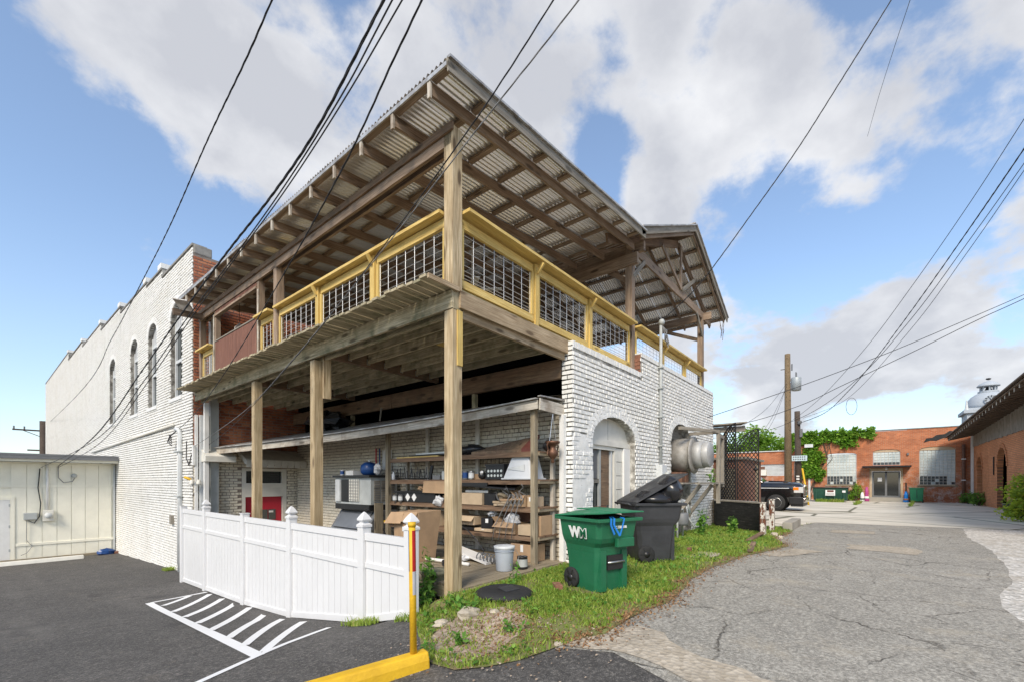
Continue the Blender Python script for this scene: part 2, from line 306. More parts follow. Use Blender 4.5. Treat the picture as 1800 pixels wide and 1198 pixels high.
plain('clear_tub', (.62, .64, .66), 0.3, 0, 0.05); plain('bucket_grey', (.42, .46, .51), 0.45, 0, 0.06); plain('bag_clear', (.62, .63, .64), 0.25, 0, 0.2, 12, 0.5)
plain('copper', (.15, .075, .045), 0.5, 0.5, 0.25, 10, 0.3); plain('stone_urn', (.22, .21, .14), 0.9, 0, 0.3, 9, 0.5); plain('maroon', (.14, .04, .03), 0.7, 0, 0.2)
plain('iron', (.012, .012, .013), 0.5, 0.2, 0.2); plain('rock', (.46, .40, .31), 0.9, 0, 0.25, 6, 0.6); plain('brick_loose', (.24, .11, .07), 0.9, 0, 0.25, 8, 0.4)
t = T('rust_peel', 0.8); v = t.coord('Object', (6, 6, 2.2), rnd=True); f = t.noise(v, 2.2, 8, 0.7); t.base(t.ramp(f, [(0.44, (.16, .06, .03)), (0.49, (.09, .035, .02)), (0.52, (.66, .63, .56))])); t.bump(f, 0.5, 0.01)
t = T('charred', 0.75); v = t.coord('Object', (1, 1, 5), rnd=True); t.base(t.ramp(t.noise(v, 4, 7, 0.7), [(0.4, (.010, .010, .010)), (0.6, (.028, .027, .025)), (0.78, (.16, .155, .145))]))
t = T('truck_paint', 0.14, 0.0, (.008, .008, .009)); t.b.inputs['Coat Weight'].default_value = 1.0; t.b.inputs['Coat Roughness'].default_value = 0.04
plain('chrome', (.75, .75, .76), 0.12, 1.0, 0.03); plain('amber', (.80, .22, .01), 0.25); plain('lamp_clear', (.60, .60, .58), 0.15)
t = T('glass_dark', 0.06, 0.0, (.014, .017, .018)); t.b.inputs['Specular IOR Level'].default_value = 0.9
t = T('glass_pane', 0.05, 0.0, (.035, .045, .045)); t.b.inputs['Specular IOR Level'].default_value = 1.0
t = T('curtain', 0.9); v = t.coord('Position', (1, 9, 0.4)); t.base(t.ramp(t.noise(v, 2, 3), [(0.35, (.30, .31, .32)), (0.65, (.62, .63, .63))]))
t = T('glass_block', 0.22); v = t.coord('Position'); t.base(t.ramp(t.noise(v, 1.6, 5, 0.6), [(0.35, (.44, .50, .49)), (0.7, (.70, .74, .71))])); t.b.inputs['Specular IOR Level'].default_value = 0.7
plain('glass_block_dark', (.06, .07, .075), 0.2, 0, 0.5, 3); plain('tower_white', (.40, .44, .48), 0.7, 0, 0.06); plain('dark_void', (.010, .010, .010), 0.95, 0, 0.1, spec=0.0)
plain('dumpster_green', (.012, .07, .045), 0.55, 0, 0.2); plain('roof_membrane', (.20, .20, .20), 0.9); plain('transformer', (.36, .39, .40), 0.5, 0.2, 0.08); plain('sign_pale', (.55, .68, .72), 0.6)
plain('coping', (.24, .23, .21), 0.9, 0, 0.25, 4); plain('purple_paint', (.42, .06, .22), 0.5); plain('terracotta', (.36, .16, .09), 0.8)

# ------------------------------------------------------------------ builders
WM = {}
def reg(o, parent=None):
    COL.objects.link(o)
    WM[o] = o.matrix_basis.copy()
    if parent is not None:
        o.parent = parent; o.matrix_parent_inverse = WM[parent].inverted()
    return o
def tag(o, label=None, cat=None, group=None, kind=None):
    if label: o['label'] = label
    if cat: o['category'] = cat
    if group: o['group'] = group
    if kind: o['kind'] = kind
    return o
def thing(name, label, cat, loc=(0, 0, 0), group=None):
    o = bpy.data.objects.new(name, None); o.empty_display_size = 0.2; o.location = loc
    o.matrix_basis = Matrix.Translation(loc); reg(o); return tag(o, label, cat, group)
def frame(p0, p1, up=(0, 0, 1)):
    p0 = Vector(p0); p1 = Vector(p1); x = (p1-p0).normalized(); u = Vector(up)
    if abs(x.dot(u)) > 0.98: u = Vector((0, 1, 0)) if abs(x.y) < 0.9 else Vector((1, 0, 0))
    y = u.cross(x).normalized(); z = x.cross(y)
    return x, y, z
class MB:
    def __init__(s): s.v = []; s.f = []; s.r = []
    def add(s, vs, fs, rnd=None):
        o = len(s.v); s.v += [tuple(p) for p in vs]; s.f += [tuple(i+o for i in q) for q in fs]
        if rnd is not None: s.r += [rnd]*len(vs)
        return s
    BF = [(0, 3, 2, 1), (4, 5, 6, 7), (0, 1, 5, 4), (1, 2, 6, 5), (2, 3, 7, 6), (3, 0, 4, 7)]
    def box(s, x0, x1, y0, y1, z0, z1):
        return s.add([(x0, y0, z0), (x1, y0, z0), (x1, y1, z0), (x0, y1, z0), (x0, y0, z1), (x1, y0, z1), (x1, y1, z1), (x0, y1, z1)], s.BF)
    def beam(s, p0, p1, w, h, up=(0, 0, 1), w2=None, h2=None):
        x, y, z = frame(p0, p1, up); p0 = Vector(p0); p1 = Vector(p1); w2 = w if w2 is None else w2; h2 = h if h2 is None else h2
        vs = []
        for sz in (-1, 1):
            vs += [p0-y*w/2+z*sz*h/2, p1-y*w2/2+z*sz*h2/2, p1+y*w2/2+z*sz*h2/2, p0+y*w/2+z*sz*h/2]
        return s.add(vs, s.BF)
    def tube(s, pts, r, n=6, cap=True):
        pts = [Vector(p) for p in pts]; rr = r if isinstance(r, (list, tuple)) else [r]*len(pts); vs = []; fs = []
        prev = None
        for i, p in enumerate(pts):
            d = (pts[min(i+1, len(pts)-1)]-pts[max(i-1, 0)]).normalized()
            if prev is None:
                a = Vector((0, 0, 1)) if abs(d.z) < 0.9 else Vector((1, 0, 0)); u = d.cross(a).normalized()
            else: u = (prev-d*prev.dot(d)).normalized()
            prev = u; w = d.cross(u)
            for k in range(n):
                an = 2*math.pi*k/n; vs.append(p+(u*math.cos(an)+w*math.sin(an))*rr[i])
        for i in range(len(pts)-1):
            for k in range(n): fs.append((i*n+k, i*n+(k+1) % n, (i+1)*n+(k+1) % n, (i+1)*n+k))
        if cap: fs.append(tuple(range(n))[::-1]); fs.append(tuple((len(pts)-1)*n+k for k in range(n)))
        return s.add(vs, fs)
    def lathe(s, prof, c, n=20, axis='z', cap=True):
        vs = []; fs = []; c = Vector(c)
        for r_, h in prof:
            for k in range(n):
                a = 2*math.pi*k/n; x = r_*math.cos(a); y = r_*math.sin(a)
                vs.append(c+(Vector((x, y, h)) if axis == 'z' else Vector((x, h, y)) if axis == 'y' else Vector((h, x, y))))
        for i in range(len(prof)-1):
            for k in range(n): fs.append((i*n+k, i*n+(k+1) % n, (i+1)*n+(k+1) % n, (i+1)*n+k))
        if cap: fs.append(tuple(range(n))[::-1]); fs.append(tuple((len(prof)-1)*n+k for k in range(n)))
        return s.add(vs, fs)
    def ext(s, poly, vec):
        n = len(poly); v = Vector(vec); vs = [Vector(p) for p in poly]; vs = vs+[p+v for p in vs]
        return s.add(vs, [tuple(range(n))[::-1], tuple(range(n, 2*n))]+[(i, (i+1) % n, n+(i+1) % n, n+i) for i in range(n)])
    def quad(s, a, b, c, d): return s.add([a, b, c, d], [(0, 1, 2, 3)])
    def blob(s, c, rad, n=10, m=7, jit=0.12, seed=0):
        rr = random.Random(seed); vs = []; fs = []; c = Vector(c)
        for i in range(m+1):
            th = math.pi*i/m
            for k in range(n):
                ph = 2*math.pi*k/n; q = 1+rr.uniform(-jit, jit)
                vs.append(c+Vector((rad[0]*math.sin(th)*math.cos(ph)*q, rad[1]*math.sin(th)*math.sin(ph)*q, rad[2]*math.cos(th)*q)))
        for i in range(m):
            for k in range(n): fs.append((i*n+k, (i+1)*n+k, (i+1)*n+(k+1) % n, i*n+(k+1) % n))
        return s.add(vs, fs)
    def mesh(s, name):
        me = bpy.data.meshes.new(name); me.from_pydata(s.v, [], s.f)
        if s.r and len(s.r) == len(s.v):
            a = me.attributes.new('rnd', 'FLOAT', 'POINT'); a.data.foreach_set('value', s.r)
        me.validate(); me.update(); return me
    def build(s, name, mat, parent=None, smooth=False, bevel=0.0, fix=True):
        me = s.mesh(name)
        if fix:
            bm = bmesh.new(); bm.from_mesh(me); bmesh.ops.recalc_face_normals(bm, faces=bm.faces); bm.to_mesh(me); bm.free()
        me.materials.append(MATS[mat]); o = bpy.data.objects.new(name, me)
        if smooth: me.polygons.foreach_set('use_smooth', [True]*len(me.polygons))
        reg(o, parent)
        if bevel:
            md = o.modifiers.new('bevel', 'BEVEL'); md.width = bevel; md.segments = 2; md.limit_method = 'ANGLE'; md.angle_limit = R(40)
        return o
def B(): return MB()
BEAMS = {}
def beam(name, p0, p1, w, h, mat, parent, up=(0, 0, 1)):
    """a timber as its own object, grain along its local X; w across, h along up"""
    p0 = Vector(p0); p1 = Vector(p1); L = (p1-p0).length; key = (round(L, 3), round(w, 4), round(h, 4), mat)
    if key not in BEAMS:
        m = MB().box(0, L, -w/2, w/2, -h/2, h/2); me = m.mesh(name); me.materials.append(MATS[mat]); BEAMS[key] = me
    o = bpy.data.objects.new(name, BEAMS[key]); x, y, z = frame(p0, p1, up)
    o.matrix_basis = Matrix(((x.x, y.x, z.x, p0.x), (x.y, y.y, z.y, p0.y), (x.z, y.z, z.z, p0.z), (0, 0, 0, 1)))
    return reg(o, parent)
def inst(name, me, mat4, parent):
    o = bpy.data.objects.new(name, me); o.matrix_basis = mat4; return reg(o, parent)
def textmesh(name, body, size, mat, mat4, parent, depth=0.002, bold=0.0, shear=0.0):
    cu = bpy.data.curves.new(name, 'FONT'); cu.body = body; cu.size = size; cu.extrude = depth; cu.offset = bold; cu.shear = shear
    cu.align_x = 'CENTER'; cu.align_y = 'CENTER'; cu.resolution_u = 3
    to = bpy.data.objects.new(name, cu); COL.objects.link(to)
    dg = bpy.context.evaluated_depsgraph_get(); me = bpy.data.meshes.new_from_object(to.evaluated_get(dg))
    bpy.data.objects.remove(to); me.materials.clear(); me.materials.append(MATS[mat])
    return inst(name, me, mat4, parent)

# ground height: flat alley, car park falling away to the left
GY = [-8, -3, -1.3, 0, 1, 3.2, 5.1, 7.3, 9, 12, 20, 45]; GZ = [0, -.06, -.12, -.2, -.45, -.80, -.93, -1.0, -1.05, -1.22, -1.57, -2.2]
GY2 = [-8, -3, -1.3, .64, 6.9, 9, 12, 20, 45]; GZ2 = [0, -.08, -.17, -.36, -.99, -1.12, -1.26, -1.57, -2.2]
def g(x, y):
    k = min(1, max(0, (-.7-x)/1.25))
    L = float(np.interp(y, GY, GZ))*(1-k)+float(np.interp(y, GY2, GZ2))*k; t = min(1, max(0, y/2.5)); xa = .1+t*3.0; xb = -1.0+t*3.2
    w = min(1, max(0, (xa-x)/(xa-xb))); w = w*w*(3-2*w)
    far = min(1, max(0, (60-max(abs(x), abs(y)))/20))
    return L*w*(far if x < -20 else 1)
def sheet(name, outline, off, mat, step=0.4, jitter=0.0, kind='structure', parent=None):
    """a ground sheet: outline filled with a fine net laid on the terrain"""
    pts = []
    n = len(outline)
    for i in range(n):
        a = Vector(outline[i]); b = Vector(outline[(i+1) % n]); k = max(1, int((b-a).length/step))
        for j in range(k):
            p = a.lerp(b, j/k)
            if jitter and j: p = p+Vector((random.uniform(-jitter, jitter), random.uniform(-jitter, jitter)))
            pts.append(p)
    m = len(pts); edges = [(i, (i+1) % m) for i in range(m)]
    xs = [p.x for p in pts]; ys = [p.y for p in pts]; grid = []
    nx = min(160, max(2, int((max(xs)-min(xs))/step))); ny = min(160, max(2, int((max(ys)-min(ys))/step)))
    for i in range(1, nx):
        for j in range(1, ny):
            grid.append(Vector((min(xs)+(max(xs)-min(xs))*(i+random.uniform(-.2, .2))/nx, min(ys)+(max(ys)-min(ys))*(j+random.uniform(-.2, .2))/ny)))
    vs, es, fs, *_ = delaunay_2d_cdt(pts+grid, edges, [], 1, 1e-4)
    me = bpy.data.meshes.new(name); me.from_pydata([(p.x, p.y, g(p.x, p.y)+off) for p in vs], [], [tuple(f) for f in fs])
    bm = bmesh.new(); bm.from_mesh(me)
    for f in bm.faces:
        if f.normal.z < 0: f.normal_flip()
    loose = [v for v in bm.verts if not v.link_faces]; bmesh.ops.delete(bm, geom=loose, context='VERTS')
    bm.to_mesh(me); bm.free(); me.materials.append(MATS[mat]); me.polygons.foreach_set('use_smooth', [True]*len(me.polygons))
    o = bpy.data.objects.new(name, me); reg(o, parent)
    if kind and parent is None: o['kind'] = kind
    return o
def inpoly(x, y, poly):
    c = False; n = len(poly); j = n-1
    for i in range(n):
        xi, yi = poly[i]; xj, yj = poly[j]
        if (yi > y) != (yj > y) and x < (xj-xi)*(y-yi)/(yj-yi)+xi: c = not c
        j = i
    return c
# ================================================================== ground, roads, paving
def big_ground():
    xs = sorted(set([-400, -200, -100, -60, -45, -30, -20]+[round(-14+.5*i, 2) for i in range(0, 49)]+[12, 16, 22, 30, 40, 60, 100, 200, 400]))
    ys = sorted(set([-400, -200, -100, -60, -40, -25, -15]+[round(-10+.5*i, 2) for i in range(0, 70)]+[26, 30, 36, 45, 60, 100, 200, 400]))
    vs = [(x, y, g(x, y)-0.05) for y in ys for x in xs]; nx = len(xs)
    fs = [(j*nx+i, j*nx+i+1, (j+1)*nx+i+1, (j+1)*nx+i) for j in range(len(ys)-1) for i in range(nx-1)]
    o = MB().add(vs, fs).build('ground', 'soil', None, True); tag(o, kind='structure')
big_ground()
ALLEY_L = [(-.6, -2.02), (-.15, -2.28), (.52, -2.27), (1.2, -2.36), (1.77, -2.31), (2.7, -2.18), (3.69, -2.17), (5.46, -2.35), (7.46, -2.82), (8.93, -2.35), (10.5, -2.5), (12.61, -2.39), (14.61, -2.72)]
ALLEY_R = [(15.3, -6.5), (12.37, -6.16), (9.5, -6.2), (7.27, -6.02), (5.24, -5.76), (4.3, -5.5), (3.51, -5.4), (2.86, -5.44), (1.5, -6.0), (-2, -7.5)]
sheet('parking_lot', [(-30, -14), (-1.5, -14), (-.2, -4.4), (.3, -3.2), (.5, -2.2), (.2, -1.2), (-.4, -.4), (-.35, .2), (-.35, 5), (-.35, 10.0), (.5, 10.35), (.5, 21.5), (-30, 21.5)], 0.0, 'asphalt_new', 0.45)
sheet('alley_road', [(-2.5, -14), (-1.2, -4.4), (-.75, -3.2), (-.45, -2.5), (-.6, -2.02), (.2, -1.7), (3, -1.6), (12.3, -1.8), (15.5, -2.4), (16.2, -6.5)]+ALLEY_R[1:]+[(-2.0, -14)], 0.004, 'asphalt_old', 0.4, 0.03)
sheet('concrete_yard', [(12.61, -2.3), (14.61, -2.72), (14.9, -4.2), (15.3, -6.5), (15.6, -7.5), (14.6, -9.6), (37.9, -9.6), (37.9, 9), (11.6, 9), (11.6, -.2)], 0.009, 'concrete', 0.6, 0.04)
sheet('gravel_yard', [(15.9, -6.0), (12.4, -5.4), (9.5, -5.4), (7.27, -5.2), (5.24, -5.0), (3.5, -4.7), (1.5, -5.2), (-3, -7.0), (-3, -14), (30, -14), (16.6, -9.6)], 0.0015, 'white_gravel', 0.5)
sheet('sandy_verge', [(-.55, -2.0), (-.15, -2.15), (.25, -2.42), (.2, -2.7), (-.1, -3.0), (-.28, -3.6), (-.45, -4.3), (-.75, -4.2), (-.62, -3.3), (-.42, -2.6)], 0.010, 'sandy_gravel', 0.15, 0.05)
sheet('bare_patch', [(7.9, -3.85), (8.75, -3.8), (8.9, -4.9), (8.3, -5.05), (7.7, -4.9)], 0.010, 'sandy_gravel', 0.15, 0.05)
sheet('bare_patch', [(11.3, -3.35), (12.2, -3.3), (12.4, -4.3), (11.6, -4.35)], 0.010, 'sandy_gravel', 0.15, 0.05)
sheet('bare_patch', [(5.9, -2.5), (7.2, -2.95), (7.1, -3.5), (5.8, -2.9)], 0.010, 'sandy_gravel', 0.15, 0.05)
GRASS_A = [(-.65, -.05), (-1.05, -.62), (-1.43, -1.25), (-1.42, -1.53), (-.98, -1.87), (-.6, -2.02)]+ALLEY_L[1:]+[(11.6, -2.2), (11.6, -.15), (2.6, -.15), (2.3, -.12), (0.2, -.15), (-.3, .0)]
sheet('grass_verge', GRASS_A, 0.013, 'turf', 0.25, 0.03)
sheet('gravel_patch', [(-.55, -.55), (-1.0, -.75), (-1.35, -1.2), (-1.3, -1.45), (-.95, -1.62), (-.5, -1.55), (-.15, -1.3), (-.1, -.95), (-.35, -.7)], 0.018, 'brown_gravel', 0.12, 0.04)
# painted hatching on the car park
def stripe(a, b, w, w2=None, off=0.004):
    a = Vector(a); b = Vector(b); d = (b-a).normalized(); n = Vector((-d.y, d.x))*w/2; m = n if w2 is None else n*(w2/w)
    o = sheet('painted_marking', [a-n, b-m, b+m, a+n], off, 'road_paint', 0.25)
    return o
stripe((-1.74, 7.0), (-2.09, .70), .125); stripe((-1.72, 6.98), (-.72, 7.1), .09, off=0.0055)
stripe((-2.72, .38), (-1.0, 1.30), .075, off=0.0065); stripe((-4.2, -.42), (-2.70, .385), .075, off=0.0067)
for (a, b) in [((-1.67, 6.28), (-1.06, 7.00)), ((-1.76, 5.25), (-0.75, 6.80)), ((-1.81, 4.39), (-0.74, 6.08)), ((-1.87, 3.52), (-0.72, 5.42)), ((-1.94, 2.69), (-0.71, 4.74)), ((-1.98, 1.91), (-0.78, 3.86)), ((-2.01, 1.32), (-0.78, 3.16)), ((-2.00, 0.81), (-0.85, 2.33))]:
    stripe(a, b, .105, off=0.0052)
# ================================================================== brick work
def arch_z(u, h):  # h=(u0,u1,z0,zs,rise)
    c = (h[0]+h[1])/2; a = (h[1]-h[0])/2; k = max(0.0, 1-((u-c)/a)**2); return h[3]+h[4]*math.sqrt(k)
def in_hole(u, z, holes):
    for h in holes:
        if h[0] < u < h[1] and h[2] < z < arch_z(u, h): return True
    return False
BRK = {}
def brick_mesh(L, Hh, D, mat, key):
    k = (round(L, 3), round(Hh, 3), mat, key)
    if k not in BRK:
        rr = random.Random(hash(k) % 9999); c = 0.006
        m = MB(); j = lambda: rr.uniform(-.003, .003)
        vs = []
        for (a, z) in ((-1, -1), (1, -1), (1, 1), (-1, 1)): vs.append((a*L/2+j(), -0.0, z*Hh/2+j()))
        for (a, z) in ((-1, -1), (1, -1), (1, 1), (-1, 1)): vs.append((a*(L/2-c)+j(), -D+j(), z*(Hh/2-c)+j()))
        m.add(vs, [(0, 1, 5, 4), (1, 2, 6, 5), (2, 3, 7, 6), (3, 0, 4, 7), (4, 5, 6, 7)], rnd=rr.random())
        me = m.mesh('brick'); me.materials.append(MATS[mat]); BRK[k] = me
    return BRK[k]
def brickwork(o, udir, W, ztop, z0, mat, parent, holes=(), course=.083, bl=.222, gap=.015, D=.017, single=None, fieldname='brickwork', seed=1, top=None, bot=None, skip=None):
    """bricks laid in running bond on a wall face; o origin, outward normal = udir x z. single=(u,z,n): the n nearest that point are objects"""
    rr = random.Random(seed); ud = Vector(udir).normalized(); nd = ud.cross(Vector((0, 0, 1))).normalized(); o = Vector(o); L = []
    nrow = int((ztop-z0)/course)+1
    for i in range(nrow):
        z = z0+(i+.5)*course; u = -rr.choice([0, .5])*bl if False else -(i % 2)*bl/2
        header = (i % 7 == 6); step = bl/2 if header else bl
        if header: u = -rr.random()*bl/2
        while u < W:
            a = max(0, u)+gap/2; b = min(W, u+step)-gap/2; u += step
            if b-a < .03: continue
            c = (a+b)/2; tz = top(c) if top else ztop
            if z+course*.45 > tz: continue
            if bot and z < bot(c): continue
            if skip and skip(c, z): continue
            if in_hole(c, z, holes): continue
            if in_hole(a, z, holes):
                while in_hole(a, z, holes) and a < b: a += .02
            if in_hole(b, z, holes):
                while in_hole(b, z, holes) and a < b: b -= .02
            if b-a < .025: continue
            L.append((a, b, z))
    if single:
        L.sort(key=lambda q: ((q[0]+q[1])/2-single[0])**2+(q[2]-single[1])**2)
    ns = single[2] if single else 0
    for i, (a, b, z) in enumerate(L[:ns]):
        ln = round((b-a)/.0185)*.0185
        me = brick_mesh(ln, course-gap, D, mat, i % 5)
        p = o+ud*(a+b)/2+Vector((0, 0, z))+nd*rr.uniform(-.003, .005)
        rz = Matrix.Rotation(rr.uniform(-.02, .02), 4, 'Z') @ Matrix.Rotation(rr.uniform(-.012, .012), 4, 'Y')
        ry = Vector((0, 0, 1)); M4 = Matrix(((ud.x, -nd.x, 0, p.x), (ud.y, -nd.y, 0, p.y), (0, 0, 1, p.z), (0, 0, 0, 1))) @ rz
        inst('brick', me, M4, parent)
    m = MB(); c = .006
    for (a, b, z) in L[ns:]:
        j = lambda s=.003: rr.uniform(-s, s); d = D+rr.uniform(-.005, .004); h = (course-gap)/2; vs = []
        for (u, zz) in ((a, z-h), (b, z-h), (b, z+h), (a, z+h)): vs.append(o+ud*(u+j())+Vector((0, 0, zz+j())))
        for (u, zz) in ((a+c, z-h+c), (b-c, z-h+c), (b-c, z+h-c), (a+c, z+h-c)): vs.append(o+ud*(u+j())+Vector((0, 0, zz+j()))+nd*(d+j(.002)))
        m.add(vs, [(0, 1, 5, 4), (1, 2, 6, 5), (2, 3, 7, 6), (3, 0, 4, 7), (4, 5, 6, 7)], rnd=rr.random())
    if m.v:
        ob = m.build(fieldname, mat, parent, fix=False); ob['kind'] = 'stuff'
def backing(name, o, udir, W, z0, ztop, thick, mat, parent, holes=(), top=None):
    ud = Vector(udir).normalized(); nd = ud.cross(Vector((0, 0, 1))).normalized(); o = Vector(o); m = MB()
    cuts = {0.0, W}
    for h in holes:
        for i in range(13): cuts.add(h[0]+(h[1]-h[0])*i/12)
    if top:
        for u in top[1]: cuts.add(u)
    cuts = sorted(cuts)
    def P(u, z): return o+ud*u+Vector((0, 0, z))
    for a, b in zip(cuts, cuts[1:]):
        if b-a < 1e-5: continue
        c = (a+b)/2; tp = top[0](c) if top else ztop; hs = [h for h in holes if h[0] < c < h[1]]; segs = []
        if not hs: segs = [(z0, z0, tp, tp)]
        else:
            lo = z0
            for h in sorted(hs, key=lambda q: q[2]):
                if h[2] > lo+1e-4: segs.append((lo, lo, h[2], h[2]))
                lo = None; segs.append((arch_z(a, h), arch_z(b, h), tp, tp))
        for (za, zb, ta, tb) in segs:
            if ta-min(za, zb) < 1e-4: continue
            m.ext([P(a, za), P(b, zb), P(b, tb), P(a, ta)], -nd*thick)
    return m.build(name, mat, parent)
def arch_ring(o, udir, h, mat, parent, w=.11, depth=.02, n=22, rings=1, name='arch_brick', inner=0.0):
    ud = Vector(udir).normalized(); nd = ud.cross(Vector((0, 0, 1))).normalized(); o = Vector(o); c = (h[0]+h[1])/2; a = (h[1]-h[0])/2
    for r_ in range(rings):
        A = a+r_*(w+.006)+inner; Rz = h[4]+r_*(w+.006)+inner
        for i in range(n):
            t0 = math.pi*(i+.09)/n; t1 = math.pi*(i+.91)/n; m = MB()
            def P(t, e): return o+ud*(c-(A+e)*math.cos(t))+Vector((0, 0, h[3]+(Rz+e)*math.sin(t)))
            q = [P(t0, 0), P(t1, 0), P(t1, w), P(t0, w)]
            m.ext([p+nd*(depth+random.uniform(-.006, .004)) for p in q], -nd*(depth+.10)); m.r = [random.random()]*len(m.v); m.build(name, mat, parent)

# ------------------------------------------------------------------ wing beside the alley
wing = thing('brick_wing', 'white painted brick ground floor wing under the timber deck beside the alley', 'building', (7, 0, 0))
WX0, WX1, WY = 2.64, 11.45, -.2
H1 = (.72, 2.62, -.1, 2.30, .44); H2 = (4.88, 6.47, -.1, 2.55, .46)
wtop = lambda u: 3.90 if u < 2.95 else 4.36
backing('wall', (WX0, WY, 0), (1, 0, 0), WX1-WX0, -.1, 4.36, .22, 'white_mortar', wing, (H1, H2), top=(lambda u: (3.88 if u < 2.95 else 4.34), (2.95,)))
rough_patch = lambda u, z: (u < .66 and z < 2.3 and math.sin(u*9+z*5)+math.sin(z*7.3-u*4)+.5*math.sin(z*19) > (-.2 if z < 1.7 else .75))
brickwork((WX0, WY, 0), (1, 0, 0), WX1-WX0, 4.36, 0, 'white_brick', wing, (H1, H2), single=(1.6, 3.2, 290), seed=3, top=lambda u: wtop(u)-.10, skip=rough_patch)
# render patch near the corner
m = B(); NU, NZ = 14, 44
pv = []
for j in range(NZ+1):
    for i in range(NU+1):
        u = .0+.72*i/NU; z = -.05+2.35*j/NZ
        d = .006+.010*(math.sin(u*9+z*5)+math.sin(z*7.3-u*4))*.5+random.uniform(-.004, .004)
        pv.append((WX0+u, WY-max(.001, d), z))
m.add(pv, [(j*(NU+1)+i, j*(NU+1)+i+1, (j+1)*(NU+1)+i+1, (j+1)*(NU+1)+i) for j in range(NZ) for i in range(NU)]).build('render_coat', 'white_brick', wing, True)
# soldier course along the top
for i in range(40):
    u0 = i*.073; m = B().box(WX0+u0+.004, WX0+u0+.067, WY-.018+random.uniform(-.004, .004), WY+.2, 3.79, 3.90+random.uniform(-.006, .006)); m.build('soldier_brick', 'white_brick', wing)
for i in range(25):
    u0 = 2.95+i*.233; m = B().box(WX0+u0+.005, WX0+u0+.226, WY-.014, WY+.2, 4.27, 4.365+random.uniform(-.008, .006)); m.build('coping_brick', 'white_brick', wing)
for k in range(5):
    B().box(WX0+2.93+random.uniform(-.02, .02), WX0+2.96, WY+.01, WY+.2, 3.91+k*.085, 3.985+k*.085).build('broken_brick', 'brick_loose', wing)
arch_ring((WX0, WY, 0), (1, 0, 0), H1, 'white_brick', wing, rings=2, n=24); arch_ring((WX0, WY, 0), (1, 0, 0), H2, 'white_brick', wing, rings=2, n=20)
# end face and shelf wall (face -X)
backing('end_wall', (WX0+.12, 10.35, 0), (0, -1, 0), 10.34, -1.2, 3.0, .2, 'cream_mortar', wing)
brickwork((WX0+.12, 10.35, 0), (0, -1, 0), 10.34, 2.95, -1.0, 'cream_brick', wing, seed=9, single=(8.5, 1.6, 60))
backing('end_pier', (WX0, .02, 0), (0, -1, 0), .219, -.1, 3.88, .12, 'white_mortar', wing)
brickwork((WX0, .02, 0), (0, -1, 0), .24, 3.9, 0, 'white_brick', wing, seed=4, bl=.235)
# window in the first arch: tympanum, band, frames, panes
wy = WY+.17
m = B(); pts = [(WX0+H1[0], wy, 2.27)]+[(WX0+H1[0]+(H1[1]-H1[0])*i/16, wy, arch_z(H1[0]+(H1[1]-H1[0])*i/16, H1)) for i in range(17)]+[(WX0+H1[1], wy, 2.27)]
ty = m.ext(pts, (0, .03, 0)).build('tympanum', 'cream_paint', wing)
B().box(WX0+1.66, WX0+1.665, wy-.004, wy, 2.3, 2.7).build('panel_seam', 'grey_dark', ty)
w1 = B().box(WX0+H1[0], WX0+H1[1], wy-.05, wy+.03, 2.17, 2.27).build('lintel_band', 'cream_paint', wing)
wf = B().box(WX0+H1[0]+.0, WX0+2.0, wy+.06, wy+.08, .0, 2.17).build('window', 'glass_pane', wing)
B().box(WX0+H1[0], WX0+2.0, wy-.02, wy+.05, 2.09, 2.168).build('frame', 'cream_paint', wf)
B().box(WX0+1.92, WX0+2.0, wy-.02, wy+.05, .0, 2.088).build('frame', 'cream_paint', wf)
B().box(WX0+1.3, WX0+1.36, wy+.0, wy+.05, .0, 2.088).build('mullion', 'grey_paint', wf)
B().box(WX0+1.80, WX0+1.86, wy+.0, wy+.05, .0, 2.088).build('mullion', 'grey_light', wf)
B().box(WX0+H1[0], WX0+1.3, wy+.01, wy+.05, 1.42, 1.50).build('mullion', 'wood_grey', wf)
B().box(WX0+H1[0], WX0+1.6, wy+.0, wy+.055, .0, .95).build('lower_panel', 'brick_loose', wf); B().box(WX0+1.38, WX0+1.78, wy+.035, wy+.055, .96, 2.08).build('reflection_board', 'wood_girder', wf); B().box(WX0+H1[0], WX0+1.28, wy+.04, wy+.055, 1.51, 2.08).build('pane_film', 'grey_dark', wf)  # brown board in the middle pane paints in the opposite brick depot's reflection
for k in range(7):
    B().box(WX0+2.01, WX0+2.30, wy-.03+.002*k, wy+.04, .1+k*.295, .1+k*.295+.283).build('side_panel', 'cream_paint', wing)
B().box(WX0+2.31, WX0+2.615, wy-.06, wy+.04, .0, 2.16).build('side_panel', 'white_paint', wing)
# second arch: boarded back
m = B(); pts = [(WX0+H2[0], WY+.2, -.1)]+[(WX0+H2[0]+(H2[1]-H2[0])*i/16, WY+.2, arch_z(H2[0]+(H2[1]-H2[0])*i/16, H2)) for i in range(17)]+[(WX0+H2[1], WY+.2, -.1)]
m.ext(pts, (0, .03, 0)).build('arch_board', 'wood_grey', wing)
